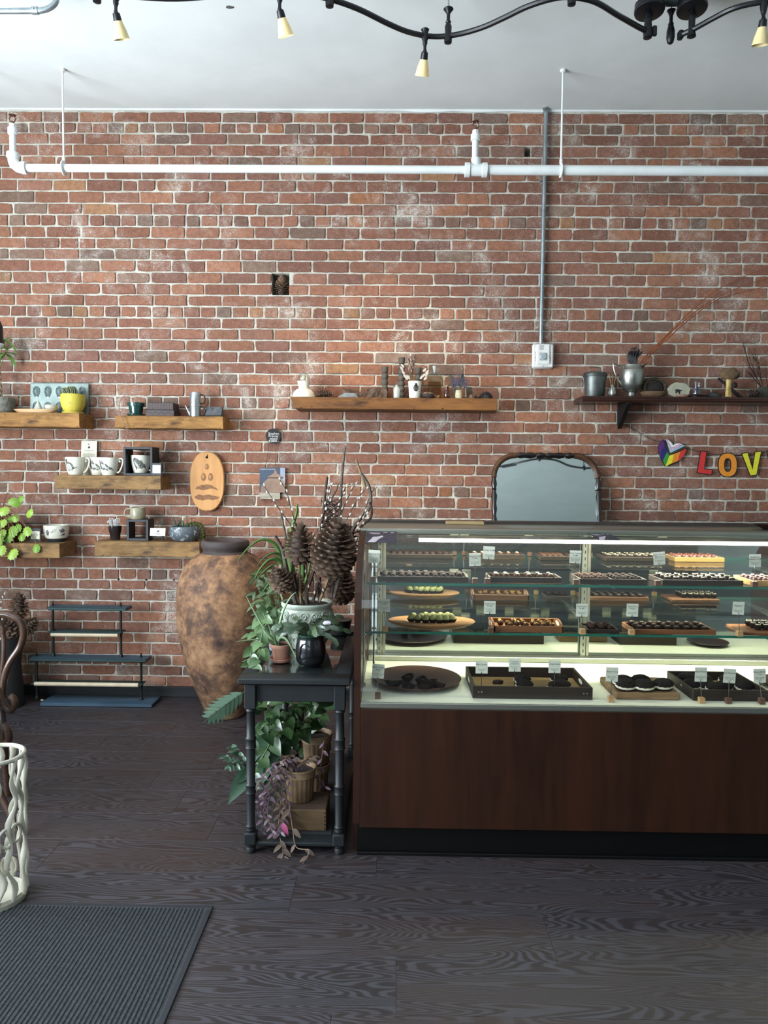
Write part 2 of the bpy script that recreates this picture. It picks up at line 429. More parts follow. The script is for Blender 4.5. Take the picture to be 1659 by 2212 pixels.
ob = B(); ob.box(((XL+XR)/2, (YF+YS[-1])/2, -.004), (XR-XL-.02, YS[-1]-YF-.02, .008)); part(floor, 'plank_field', ob, M_PLANK, False)['kind'] = 'stuff'

# ---- ceiling, other walls
M_CEIL = mat('ceiling_paint', (222,226,224), .85, c2=(214,218,216), sc_=3, bump=.06, bsc=40, spec=.3)
cb = B(); cb.box(((XL+XR)/2, (YF+WY)/2, CEIL+.06), (XR-XL, WY-YF, .12)); ceiling = struct('ceiling', cb, M_CEIL)
t_ = B()                                   # ragged plaster edge where the ceiling meets the brick
pts = []; x = -3.55
while x < 4.5: pts.append(x); x += R.uniform(.03, .08)
for i in range(len(pts)-1):
    h0 = .006+.016*abs(noise.noise(Vector((pts[i]*3, 1, 0)))); h1 = .006+.016*abs(noise.noise(Vector((pts[i+1]*3, 1, 0))))
    t_.add([(pts[i],WY-.02,CEIL),(pts[i+1],WY-.02,CEIL),(pts[i+1],WY-.013,CEIL-h1),(pts[i],WY-.013,CEIL-h0),(pts[i],WY,CEIL-h0),(pts[i+1],WY,CEIL-h1)], [(0,3,2,1),(3,4,5,2)])
struct('trim_1', t_, M_CEIL)
M_WALL = mat('wall_paint', (176,186,182), .8, c2=(170,180,176), sc_=4)
lb = B()                                   # left wall with the opening of the shop window
wy0, wy1, wz0, wz1 = -.9, 2.9, .55, 2.95
for (y0, y1, z0, z1) in ((YF, wy0, 0, CEIL), (wy1, WY+.3, 0, CEIL), (wy0, wy1, 0, wz0), (wy0, wy1, wz1, CEIL)):
    lb.box((XL-.08, (y0+y1)/2, (z0+z1)/2), (.16, y1-y0, z1-z0))
struct('wall_left', lb, M_WALL)
rb_ = B(); rb_.box((XR+.08, (YF+WY)/2, CEIL/2), (.16, WY-YF+.6, CEIL)); struct('wall_right', rb_, M_WALL)
frb = B(); fx0, fx1, fz0, fz1 = -2.75, -.25, .35, 2.85
for (x0, x1, z0, z1) in ((XL, fx0, 0, CEIL), (fx1, XR, 0, CEIL), (fx0, fx1, 0, fz0), (fx0, fx1, fz1, CEIL)):
    frb.box(((x0+x1)/2, YF-.08, (z0+z1)/2), (x1-x0, .16, z1-z0))
struct('wall_front', frb, mat('front_wall_paint', (112,118,116), .8, c2=(104,110,108), sc_=4))  # unseen wall, coloured darker than the others to cut haze on the case glass
M_PANE = glass('window_pane'); M_DARKFRAME = mat('window_frame', (40,40,42), .4)
for nm, horiz in (('window_1', False), ('window_2', True)):
    w_ = link(nm, None); w_['kind'] = 'structure'; fr = B(); pn = B()
    if not horiz:
        for k in range(4):
            y = wy0+(wy1-wy0)*k/3; fr.box((XL-.06, y, (wz0+wz1)/2), (.06, .06, wz1-wz0))
        for z in (wz0, wz1): fr.box((XL-.06, (wy0+wy1)/2, z), (.06, wy1-wy0, .06))
        pn.box((XL-.06, (wy0+wy1)/2, (wz0+wz1)/2), (.008, wy1-wy0, wz1-wz0))
    else:
        for k in range(3):
            x = fx0+(fx1-fx0)*k/2; fr.box((x, YF-.06, (fz0+fz1)/2), (.06, .06, fz1-fz0))
        for z in (fz0, fz1): fr.box(((fx0+fx1)/2, YF-.06, z), (fx1-fx0, .06, .06))
        pn.box(((fx0+fx1)/2, YF-.06, (fz0+fz1)/2), (fx1-fx0, .008, fz1-fz0))
    part(w_, 'window_frame', fr, M_DARKFRAME, False); part(w_, 'pane', pn, M_PANE, False)
bb = B(); zb_ = V(240, 1482, WY-.02).z; bb.box(((XL+XR)/2, WY-.012, zb_/2), (XR-XL, .024, zb_), .003)
struct('baseboard_back', bb, wood('baseboard_black', (22,22,24), (42,42,44), scale=4, rough=.5))
# three old drill holes in a mortar joint
for i, (px, py) in enumerate(((256,1251),(316,1252),(376,1252),(388,886))):
    h = B(); p = V(px, py, WY); h.lathe([(.0005,0),(.0075,0)], 10, cap=(False, False)); o = part(wall_back, 'drill_hole', h, mat('hole_black', (6,5,5), 1.0), False, TR(p.x, WY-.0005, p.z) @ RX(PI/2))
# ================================================================== PIPES, CONDUIT, LIGHTING TRACK
M_WPIPE = mat('white_pipe_paint', (226,230,228), .45, c2=(212,216,214), sc_=6)
M_GALV = mat('galvanised_steel', (168,178,182), .35, .75, c2=(140,150,154), sc_=14)
M_RUST = mat('sprinkler_bronze', (104,66,52), .5, .5)
M_BLK = mat('black_metal', (24,25,28), .38, .3)
M_BLKP = mat('black_plastic', (26,27,29), .45)
PYY = 4.16
t = thing('sprinkler_pipe', 'long white sprinkler pipe hanging below the ceiling along the brick wall', 'pipe', V(830, 365, PYY))
O = t.matrix_basis.translation.copy(); O = Vector(t.location)
def L(px, py, Y): return V(px, py, Y)-O
pl, pr_ = L(34, 363, PYY), L(1700, 368.5, PYY); zc = L(600, 365.2, PYY).z; pm = L(1028, 366, PYY)
b = B(); b.tube([(pl.x+.03,0,zc),(pm.x,0,zc)], .0215, 14); part(t, 'pipe_run', b, M_WPIPE)
b = B(); b.tube([(pm.x,0,zc),(pr_.x+.4,0,zc)], .0265, 14); part(t, 'pipe_run', b, M_WPIPE)
# elbow with riser and head at the left end
zt = L(28, 282, PYY).z; xl = L(28, 330, PYY).x
b = B(); b.tube(spline([(xl+.065,0,zc),(xl+.03,0,zc+.003),(xl+.004,0,zc+.03),(xl,0,zc+.07)], 6), .029, 14); b.tube([(xl+.05,0,zc),(xl+.075,0,zc)], .034, 14); b.tube([(xl,0,zc+.055),(xl,0,zc+.08)], .034, 14); part(t, 'elbow', b, M_WPIPE)
def riser(x, zt):
    b = B(); b.tube([(x,0,zc),(x,0,zt)], .0175, 12); part(t, 'riser', b, M_WPIPE)
    b = B(); b.tube([(x,0,zt-.02),(x,0,zt+.012)], .026, 12); b.tube([(x,0,zt+.012),(x,0,zt+.035)], .017, 8); part(t, 'reducer', b, M_WPIPE)
    b = B(); z = zt+.035
    b.tube([(x,0,z),(x,0,z+.012)], .01, 8); b.tube(spline([(x-.009,0,z+.01),(x-.017,0,z+.03),(x-.003,0,z+.045)], 4), .003, 6); b.tube(spline([(x+.009,0,z+.01),(x+.017,0,z+.03),(x+.003,0,z+.045)], 4), .003, 6)
    b.lathe([(.006,0),(.019,.002),(.019,.005),(.004,.008)], 12, (x,0,z+.044)); part(t, 'sprinkler_head', b, M_RUST)
riser(xl, zt); riser(L(1027, 300, PYY).x, L(1027, 296, PYY).z)
b = B(); b.tube([(pm.x-.055,0,zc),(pm.x+.055,0,zc)], .033, 14); b.tube([(pm.x-.06,0,zc),(pm.x-.035,0,zc)], .039, 14); b.tube([(pm.x+.035,0,zc),(pm.x+.06,0,zc)], .039, 14); b.tube([(pm.x,0,zc),(pm.x,0,zc+.06)], .027, 12); part(t, 'tee_fitting', b, M_WPIPE)
for px in (137, 1213):
    xx = L(px, 300, PYY).x
    b = B(); b.tube([(xx,0,zc+.035),(xx,0,CEIL-O.z)], .0055, 8); b.lathe([(.013,-.014),(.016,-.004),(.016,0)], 10, (xx,0,CEIL-O.z)); part(t, 'hanger_rod', b, M_WPIPE)
    b = B(); b.tube([(xx+.0,.0325*math.cos(a),zc+.0325*math.sin(a)) for a in [2*PI*k/14 for k in range(14)]], .0055, 6, closed=True, sq=1.6); b.box((xx,0,zc+.045), (.016,.014,.03), .003); part(t, 'hanger_clamp', b, M_WPIPE)

# conduit bend at top left
cy = 3.45; t = thing('ceiling_conduit', 'grey metal conduit bending into the ceiling at the top left', 'conduit', V(0, 24, cy)); O = Vector(t.location)
p = [L(-60,24,cy), L(60,23.5,cy), L(92,22,cy), L(112,14,cy), L(122,0,cy), L(122,-26,cy)]
b = B(); b.tube(spline(p, 6), .0125, 12); part(t, 'tube', b, M_GALV)
b = B(); q = L(76,23,cy); b.tube([q-Vector((.014,0,0)), q+Vector((.014,0,-.0))], .0165, 12); b.tube([q, q+Vector((0,-.024,0))], .004, 8); part(t, 'coupling', b, M_GALV)

# fire alarm with its conduit
cyy = WY-.03; t = thing('fire_alarm', 'white wall fire alarm strobe at the end of a vertical conduit', 'fire alarm', V(1170, 771, WY-.01)); O = Vector(t.location)
pa, pb = L(1168, 748, cyy), L(1181, 243, cyy)
b = B(); b.tube([(pa.x,pa.y,pa.z),(pa.x+.002,pa.y,CEIL-O.z-.02)], .0125, 12); b.tube(spline([(pa.x+.002,pa.y,CEIL-O.z-.025),(pa.x+.002,pa.y,CEIL-O.z-.008),(pa.x-.01,pa.y-.02,CEIL-O.z+.004)], 4), .017, 10); part(t, 'conduit', b, M_GALV)
for z in (pa.z+.5, pa.z+1.0):
    b = B(); b.box((pa.x+.001, .012, z), (.05,.006,.016), .002); b.tube([(pa.x-.02,.01,z),(pa.x+.001,pa.y-.013,z),(pa.x+.02,.01,z)], .004, 6); part(t, 'conduit_strap', b, M_GALV)
M_ALARM = mat('alarm_white', (232,230,224), .4); W_, H_ = .128, .148
b = B(); b.box((0,-.012,0), (W_-.006,.024,H_), .006); part(t, 'backbox', b, M_ALARM)
b = B(); b.box((0,-.034,0), (W_,.024,H_), .008); part(t, 'housing', b, M_ALARM)
b = B(); b.prism([(-.036,-.05),(.036,-.05),(.034,.066),(-.034,.066)], -.056, -.044); part(t, 'face_plate', b, M_ALARM, False)
b = B(); b.lathe([(.02,0),(.02,.006),(.015,.012)], 18, M=TR(0,-.054,-.006) @ RX(PI/2)); b.box((0,-.055,-.006), (.05,.006,.05), .004); part(t, 'strobe_lens', b, mat('strobe_lens', (205,212,214), .12, .4, coat=.5))
b = B()
for k in range(5): b.box((-.012,-.0565,.036+.006*k), (.026,.002,.0025))
part(t, 'sounder_grille', b, mat('grille_grey', (150,148,144), .6), False)
b = B(); b.lathe([(.003,0),(.003,.002)], 8, M=TR(0,-.056,-.064) @ RX(PI/2)); part(t, 'screw', b, M_BLKP)
def text_mesh(s, size, ax='CENTER', sp=1.0, ext=0.0):
    cu = bpy.data.curves.new('lettering', 'FONT'); cu.body = s; cu.size = size; cu.align_x = ax; cu.align_y = 'CENTER'; cu.space_line = sp; cu.resolution_u = 2; cu.extrude = ext
    ob = bpy.data.objects.new('lettering', cu); me = bpy.data.meshes.new_from_object(ob); bpy.data.objects.remove(ob); bpy.data.curves.remove(cu)
    return me
def lettering(par, s, size, p, m, ax='CENTER', M=None, sp=1.0, ext=0.0):
    me = text_mesh(s, size, ax, sp, ext); return link('lettering', me, par, m, (M if M is not None else TR(*p) @ RX(PI/2)))
M_REDINK = mat('red_ink', (150,60,50), .6); M_INK = mat('black_ink', (26,25,26), .7); M_INKSOFT = mat('grey_ink', (96,96,94), .8)
for sx in (-.046, .046):
    for k, ch in enumerate('FIRE'): lettering(t, ch, .013, (sx, -.0468, .018-.0155*k), M_REDINK)

# ---- track light with wavy rail
M_SHADE = NT('frosted_shade')
M_SHADE.base(srgb(228,206,150)); M_SHADE.set(.45); M_SHADE.p.inputs['Transmission Weight'].default_value = .0
M_SHADE.p.inputs['Subsurface Weight'].default_value = .0; M_SHADE = M_SHADE.mat
def shade_mat(name, e):
    t = NT(name); t.base(srgb(222,202,150)); t.set(.5); t.p.inputs['Emission Color'].default_value = srgb(255,214,140); t.p.inputs['Emission Strength'].default_value = e; return t.mat
M_SH_LIT, M_SH_DIM = shade_mat('lit_glass_shade', .18), shade_mat('dim_glass_shade', .0)
M_BULB = emit('warm_bulb', (255,226,170), 14); M_BULBOFF = mat('frosted_bulb', (235,225,200), .3)
TY = 3.45
def lamp(t, O, px, py, Y, aim, lit, size=1.0):
    """lamp head: stem from the rail, black socket and bell glass shade; aim = direction the shade opens"""
    p = V(px, py, Y)-O; a = Vector(aim).normalized(); zq = Vector((0,0,1)).rotation_difference(-a).to_matrix().to_4x4()
    h = link('lamp_head', None, t); h.matrix_basis = TR(*p)
    s_ = size
    b = B(); b.tube([(0,0,.075),(0,0,.045)], .007, 8); b.blob((0,0,.042), .0095, 8, 0); part(h, 'stem', b, M_BLK)
    Mh = TR(0,0,.042) @ zq @ SC(.68)
    b = B(); b.lathe([(.012,.0),(.022,-.006),(.025,-.042),(.024,-.048)], 16, M=Mh); part(h, 'socket', b, M_BLK)
    b = B(); b.lathe([(.024,-.045),(.031,-.07),(.040,-.10),(.045,-.13),(.050,-.142),(.048,-.142),(.043,-.128),(.037,-.10),(.028,-.07),(.023,-.05)], 24, cap=(False, False), M=Mh); part(h, 'glass_shade', b, M_SH_LIT if lit else M_SH_DIM)
    b = B(); b.lathe([(.004,-.06),(.02,-.08),(.033,-.122),(.029,-.13),(.004,-.132)], 14, M=Mh); part(h, 'bulb', b, M_BULB if lit else M_BULBOFF)
    if lit:
        l = bpy.data.lights.new('track_spot', 'SPOT'); l.energy = lit; l.color = (1, .78, .5); l.spot_size = math.radians(72); l.spot_blend = .8; l.shadow_soft_size = .03
        lo = bpy.data.objects.new('track_spot', l); COL.objects.link(lo); lo.parent = h
        lo.matrix_basis = Mh @ TR(0,0,-.15)
def standoff(t, O, px, py_top, py_bot, Y, cz=None):
    top = V(px, py_bot, Y)-O; zc = CEIL-O.z; x, y, z = top
    h = link('standoff', None, t)
    b = B(); b.lathe([(.027,0),(.027,.004),(.005,.006)], 14, (x,y,zc-.006)); b.tube([(x,y,zc),(x,y,z+.09)], .0035, 6); part(h, 'ceiling_plate', b, M_GALV)
    b = B(); b.lathe([(.016,-.022),(.018,-.012),(.014,.0),(.016,.03),(.011,.05),(.013,.055),(.008,.065),(.008,.09),(.014,.10),(.022,.112),(.02,.116),(.006,.12)], 12, (x,y,z)); part(h, 'spindle', b, M_BLK)
t = thing('track_light', 'black wavy monorail track light with cream glass shades, longer run', 'track light', V(830, 40, TY)); O = Vector(t.location)
rp = [(-80,-4),(120,-14),(250,-10),(380,-3),(520,-14),(640,-16),(712,-2),(775,20),(840,52),(885,70),(935,79),(985,75),(1040,60),(1090,38),(1140,14),(1195,-3),(1235,-6),(1285,4),(1335,33),(1375,56),(1402,70)]
zr = None; P = []
for px, py in rp:                                   # the rail runs level: intersect each ray with its plane
    d = ray(px, py); zz = V(920, 78, TY).z; P.append(CAMP+d*((zz-CAMZ)/d.z)-O)
b = B(); sp_ = spline(P, 6); b.tube(sp_, .0115, 8, sq=1.0); part(t, 'rail', b, M_BLK)
def on_rail(px):                                     # depth of the rail at a pixel column
    best = min(sp_, key=lambda q: abs(((q+O-CAMP).dot(RT))/((q+O-CAMP).dot(F0))*FPX+CX-px)); return (best+O)
for px, st in ((971, 1), (1235, 1), (712, 1), (205, 1)):
    q = on_rail(px); h = link('standoff', None, t); x, y, z = q-O; zc2 = CEIL-O.z
    b = B(); b.lathe([(.027,0),(.027,.004),(.005,.006)], 14, (x,y,zc2-.006)); b.tube([(x,y,zc2),(x,y,z+.1)], .0035, 6); part(h, 'ceiling_plate', b, M_GALV)
    b = B(); b.lathe([(.008,-.034),(.017,-.03),(.018,-.014),(.014,.0),(.016,.04),(.010,.055),(.013,.06),(.008,.07),(.008,.095),(.014,.105),(.023,.116),(.02,.12),(.006,.124)], 12, (x,y,z)); part(h, 'spindle', b, M_BLK)
for px, aim, lit in ((253, (.12,.45,-1), 0), (601, (.25,.5,-1), 62), (921, (-.12,.62,-1), 48)):
    q = on_rail(px)
    h = link('rail_clamp', None, t); x, y, z = q-O
    b = B(); b.lathe([(.014,.03),(.019,.026),(.014,.016),(.012,0),(.015,-.014),(.010,-.026),(.012,-.03),(.007,-.045)], 12, (x,y,z)); part(h, 'clamp_body', b, M_BLK)
    pj = q+Vector((0,0,-.11)); dd = pj-CAMP
    lamp(t, O, dd.dot(RT)/dd.dot(F0)*FPX+CX, CY-dd.dot(UP)/dd.dot(F0)*FPX, pj.y, aim, lit)
def canopy(t, O, px, py, Y, tilt):
    p = V(px, py, Y)-O
    h = link('canopy', None, t)
    b = B(); b.lathe([(.01,0),(.058,0),(.064,.003),(.066,.009),(.065,.018),(.063,.022),(.063,.04),(.02,.045)], 32, M=TR(*p) @ RX(-.12)); part(h, 'canopy_disc', b, M_BLK)
    zt_ = CEIL-O.z; b = B(); b.lathe([(.048,p.z+.03),(.056,p.z+.06),(.058,zt_)], 24, (p.x,p.y,0)); part(h, 'canopy_cup', b, M_WPIPE if px < 1450 else M_BLK)
    return p
p = canopy(t, O, 1403, 27, 3.42, 0)
q = on_rail(1400)-O
b = B(); b.tube([(q.x,q.y,q.z),(p.x,p.y,p.z)], .006, 8); b.lathe([(.012,-.03),(.019,-.026),(.02,.0),(.015,.05),(.02,.055),(.017,.08),(.008,.09)], 12, tuple(q)); part(t, 'canopy_stem', b, M_BLK)
b = B(); b.box((q.x+.028,q.y-.006,q.z), (.02,.014,.045), .004); part(t, 'rail_end_cap', b, M_BLK)
t = thing('track_light', 'black track rail curving off the right edge with one pale glass shade', 'track light', V(1560, 30, TY)); O = Vector(t.location)
zz = V(1480, 72, TY).z
P = []
for px, py in [(1470,76),(1500,62),(1540,40),(1580,20),(1625,8),(1680,2),(1760,4)]:
    d = ray(px, py); P.append(CAMP+d*((zz-CAMZ)/d.z)-O)
sp_ = spline(P, 6); b = B(); b.tube(sp_, .0115, 8); part(t, 'rail', b, M_BLK)
b = B(); b.box(tuple(P[0]), (.022,.03,.036), .004, ); part(t, 'rail_end_cap', b, M_BLK)
p = canopy(t, O, 1495, 23, 3.42, 0); q = on_rail(1492)-O
b = B(); b.tube([(q.x,q.y,q.z),(p.x,p.y,p.z)], .006, 8); b.lathe([(.01,-.034),(.02,-.028),(.014,.0),(.015,.05),(.02,.055),(.017,.07),(.008,.08)], 12, tuple(q)); part(t, 'canopy_stem', b, M_BLK)
q = on_rail(1650); h = link('rail_clamp', None, t); x, y, z = q-O
b = B(); b.lathe([(.017,.03),(.02,.028),(.015,.018),(.013,0),(.016,-.02),(.009,-.05)], 12, (x,y,z)); part(h, 'clamp_body', b, M_BLK)
pj = q+Vector((0,0,-.11)); dd = pj-CAMP; lamp(t, O, dd.dot(RT)/dd.dot(F0)*FPX+CX, CY-dd.dot(UP)/dd.dot(F0)*FPX, pj.y, (.02,.3,-1), 0)
b = B(); pq = V(1449, 62, 3.5); t = thing('track_standoff', 'small black spindle hanging between the two round canopies', 'ceiling spindle', (pq.x, pq.y, CEIL))
zb2 = V(1449, 96, 3.5).z-CEIL
b.lathe([(.027,-.005),(.027,0)], 14); b.tube([(0,0,0),(0,0,zb2*.45)], .0035, 6); part(t, 'ceiling_plate', b, M_GALV)
b = B(); b.lathe([(.004,0),(.014,.008),(.019,.03),(.018,.06),(.012,.082),(.013,.09),(.008,.097),(.008,.125),(.014,.14),(.02,.15),(.005,.153)], 12, (0,0,zb2)); part(t, 'spindle', b, M_BLK)
t = thing('junction_pipe', 'short dark conduit joining the two round track canopies', 'conduit', V(1450, 2, 3.42)); O = Vector(t.location)
b = B(); b.tube([L(1415,3,3.43),L(1490,3,3.43)], .016, 10); part(t, 'tube', b, mat('dark_conduit', (70,76,78), .4, .6))
b = B(); b.tube([L(1440,3,3.43),L(1462,3,3.43)], .021, 10); part(t, 'coupling', b, mat('dark_conduit', (70,76,78), .4, .6))
t = solo('ceiling_patch', B().blob((0,0,0), .02, 12, .3, 1.5, 3, (1,.6,.12)), mat('plaster_patch', (90,86,82), .8), 'small dark chip in the ceiling plaster near the shades', 'plaster chip', (*V(497,19,3.62).xy, CEIL))

p = V(-12, 742, 4.15); s_ = S(p); t = thing('pendant_lamp', 'black capsule pendant lamp peeking in at the left edge', 'lamp', p)
b = B(); b.lathe([(17.5*s_,0),(18*s_,2*s_),(17*s_,36*s_),(13*s_,48*s_),(5*s_,54*s_),(1*s_,55*s_)], 28, cap=(False,True)); part(t, 'shade', b, M_BLKP)
b = B(); b.lathe([(17.2*s_,1*s_),(19.5*s_,-3*s_),(14*s_,-8*s_),(4*s_,-10*s_)], 24, cap=(False,True)); part(t, 'diffuser', b, M_WPIPE)
b = B(); b.tube([(0,0,54*s_),(0,0,CEIL-p.z)], .003, 6); part(t, 'cord', b, M_BLKP)

# ================================================================== BEAM SHELVES
M_BEAM = wood('reclaimed_beam', (104,70,36), (166,122,70), (78,54,34), 7, .75, (.18,1,1), .4)
M_BEAM2 = wood('greyed_beam', (92,68,44), (148,116,76), (72,56,46), 8, .8, (.2,1,1), .45)
M_BEAM3 = wood('dark_honey_beam', (74,47,24), (128,86,46), (54,36,24), 6, .65, (.15,1,1), .35)
SHELF = {}
def beam(key, x0, x1, yt, yb, front, m, label, ch=0):
    """x0,x1 px of the front face; yt,yb px at the left end of the front face"""
    a = V(x0, yt, front); c = V(x1, yt, front); z1 = a.z; z0 = V(x0, yb, front).z
    b = B(); L_ = c.x-a.x; dep = WY-.014-front
    o = []; n = 14; n1 = 4; rs = random.Random(key)
    ys = [0, .25, .5, .75, 1]
    vs = []; fs = []
    # rough-sawn bar: sections along x with softly irregular corners
    sec = []
    for k in range(n+1):
        x = L_*k/n; j = lambda s_=.0022: rs.uniform(-s_, s_)
        e = .004
        s_ = [(-0+j(),e),( 0+j(.001)+e,0),(z1-z0-e,0+j(.001)),(z1-z0,e+j(.001)),(z1-z0,dep),(0,dep)]
        sec.append([(x+(j() if k in (0, n) else 0), q if i not in (0,) else q, p) for i, (p, q) in enumerate([(0+e+j(),0+j(.0008)),(z1-z0-e+j(),0+j(.0008)),(z1-z0+j(.0006),e),(z1-z0,dep),(0,dep),(0+j(),e)])])
    for s_ in sec: vs += s_
    for k in range(n):
        for i in range(6): a_ = k*6+i; b_ = k*6+(i+1)%6; fs.append((a_, a_+6, b_+6, b_))
    fs.append((0,1,2,3,4,5)); fs.append(tuple(range(n*6+5, n*6-1, -1)))
    if ch:                                     # corner sawn off at the lower left end
        for i, v in enumerate(vs[:6]):
            if v[2] < .02: vs[i] = (v[0]+ch, v[1], v[2])
    b.add(vs, fs)
    o = solo('floating_shelf', b, m, label, 'shelf', (a.x, front, z0), 0, 'reclaimed beam shelves on the brick wall', smooth=False)
    SHELF[key] = z1; return o
FY = 4.40
beam('A', -60, 171, 890, 921, FY, M_BEAM, 'honey wooden beam shelf carrying the yellow cactus pot')
beam('B', 249, 481, 897.5, 924.5, 4.43, M_BEAM, 'honey wooden beam shelf carrying the small green pot and carved box')
beam('C', 118, 346, 1026, 1056, 4.40, M_BEAM2, 'pale worn beam shelf carrying the animal print mugs')
beam('D', -60, 128, 1172.5, 1204, 4.37, M_BEAM2, 'low wooden beam shelf under the bright green trailing plant')
beam('E', 205, 431, 1169, 1202, 4.40, M_BEAM2, 'worn beam shelf carrying the empty black cube and grey bowl planter')
beam('F', 627, 1074, 857, 883, 4.40, M_BEAM3, 'long dark honey beam shelf with bottles and candlesticks', .03)
# moulded dark shelf on an iron bracket
gy = 4.38; p0 = V(1259, 856, gy); t = thing('wall_shelf', 'thin dark stained shelf on a black iron bracket', 'shelf', (p0.x, gy, V(1400, 856.5, gy).z))
M_DKWOOD = wood('dark_stained_wood', (38,22,18), (66,40,32), scale=5, rough=.4, coat=.2)
Lg = 2.0
b = B(); b.add([(0,0,0)]*0, []); prof = [(.0,0),(.0,-.012),(.006,-.014),(.006,-.02),(.016,-.03),(.22,-.03),(.22,0)]
vs = []; fs = []
for x, f in ((.0,0), (Lg,0)):
    for q in prof: vs.append((x, q[0], q[1]))
n = len(prof)
for k in range(n): j = (k+1)%n; fs.append((k, k+n, j+n, j))
fs += [tuple(range(n)), tuple(range(2*n-1, n-1, -1))]
b.add(vs, fs); part(t, 'board', b, M_DKWOOD, False); SHELF['G'] = t.location.z
for px in (1349,):
    xx = V(px, 880, 4.5).x-p0.x; zb = V(1343, 929, 4.55).z-t.location.z
    b = B(); b.box((xx,.215,zb/2), (.03,.012,-zb-.06), .003); b.box((xx,.12,-.036), (.03,.19,.012), .003)
    b.add([(xx-.012,.21,zb+.01),(xx+.012,.21,zb+.01),(xx+.012,.03,-.042),(xx-.012,.03,-.042),(xx+.012,.21,-.042),(xx-.012,.21,-.042)], [(0,1,2,3),(0,3,5),(1,4,2)])
    part(t, 'bracket', b, mat('cast_iron', (20,20,22), .55, .4, bump=.4, sc_=60), False)

# ================================================================== THINGS HUNG ON THE WALL
# cutting board
c0 = V(448, 1040, WY-.03); t = thing('cutting_board', 'oval wooden paddle board with burnt pear and pod drawings hung on the wall', 'cutting board', c0); s_ = S(c0)
M_MAPLE = wood('maple_board', (176,122,70), (206,154,98), scale=5, rough=.5, stretch=(1,1,.12), bump=.05)
hw, hh = 37.5*s_, 64*s_
prof = []; N = 48
def oval(k, f=1.0):
    a = 2*PI*k/N; ex = 2.35; ca, sa = math.cos(a), math.sin(a)
    return (hw*f*math.copysign(abs(ca)**(2/ex), ca), hh*f*math.copysign(abs(sa)**(2/ex), sa))
b = B(); vs = []; 
for y, f in ((.012,.985),(.006,1.0),(-.006,1.0),(-.012,.965)): vs += [(oval(k,f)[0], y, oval(k,f)[1]) for k in range(N)]
fs = [tuple(range(3*N, 4*N))]+[tuple(range(N-1,-1,-1))]
for r in range(3):
    for k in range(N): j = (k+1)%N; fs.append((r*N+k, r*N+j, (r+1)*N+j, (r+1)*N+k))
b.add(vs, fs); part(t, 'board', b, M_MAPLE)
M_BURN = mat('burnt_drawing', (112,74,44), .7, c2=(142,98,60), sc_=60)
def flat(t, name, poly, y, m, th=.0008):
    b = B(); b.prism(poly, y-th, y); return part(t, name, b, m, False)
hz = (1040-988)*s_; b = B(); b.lathe([(.001,0),(.0075,0)], 14, M=TR(0,-.0125,hz) @ RX(PI/2)); part(t, 'hang_hole', b, mat('hole_black', (6,5,5), 1.0), False)
b = B(); b.tube(spline([(0,-.013,hz),(.004,-.014,hz+.01),(.006,-.006,hz+.024),(.002,.006,hz+.032)], 5), .0022, 6); part(t, 'leather_loop', b, M_INK)
for (dx, dz, rw, rh) in ((0,32,4.3,6.2),(-7.2,10,5.2,8.6),(7.8,10,5.2,8.6)):
    flat(t, 'pear_drawing', [(dx*s_+rw*s_*math.cos(a)*(1-.18*math.sin(a)), dz*s_+rh*s_*math.sin(a)) for a in [2*PI*k/18 for k in range(18)]], -.0122, M_BURN)
    flat(t, 'drawing_highlight', [((dx-1.2)*s_+rw*.45*s_*math.cos(a), (dz+.5)*s_+rh*.55*s_*math.sin(a)) for a in [2*PI*k/12 for k in range(12)]], -.0131, mat('burnt_light', (186,134,84), .7))
flat(t, 'pod_drawing', [(x*s_, z*s_) for x, z in [(-26,-15),(-20,-11),(-12,-8),(0,-6),(10,-8),(20,-14),(25,-19),(16,-16),(8,-15),(0,-17),(-8,-19),(-16,-17),(-22,-17)]], -.0122, M_BURN)
flat(t, 'pod_drawing', [(x*s_, z*s_) for x, z in [(-27,-33),(-18,-28),(-8,-30),(4,-28),(16,-31),(27,-33),(24,-37),(12,-40),(2,-38),(-10,-41),(-20,-39),(-26,-36)]], -.0122, M_BURN)
# chalk tag, its strings, picture and caption
c0 = V(590.5, 942, WY-.022); s_ = S(c0); t = thing('chalk_tag', 'small round black chalk tag with white handwriting hung above the urn picture', 'sign', c0)
b = B(); b.lathe([(16*s_,0),(16.3*s_,.002),(16*s_,.004)], 32, M=RX(PI/2)); part(t, 'slate_disc', b, mat('slate_black', (34,36,40), .8))
M_CHALK = mat('chalk_white', (214,214,210), .9)
for i, ln in enumerate(('Stephen', 'Procter', 'vessel', '$2800.-')): lettering(t, ln, 7.2*s_, (1*s_, -.0045, (5.2-5.4*i)*s_), M_CHALK)
for dx, ex in ((-9, -16), (6, 4)):
    q = V(590.5+ex, 1008, WY-.02)-c0; b = B(); b.tube([(dx*s_,.002,-12*s_),(q.x,.004,q.z)], .0011, 5); part(t, 'string', b, M_INK)
c0 = V(588.5, 1037, WY-.022); s_ = S(c0); t = thing('art_print', 'square picture of a lidded clay jar on dark blue background', 'picture', c0)
b = B(); b.box((0,.004,0), (55*s_,.01,53*s_)); part(t, 'panel', b, mat('print_blue', (58,72,92), .5, c2=(50,62,80), sc_=4), False)
flat(t, 'printed_strip', [(17*s_,-26.5*s_),(27.5*s_,-26.5*s_),(27.5*s_,26.5*s_),(17*s_,26.5*s_)], -.0012, mat('print_lilac', (150,156,178), .5), .0006)
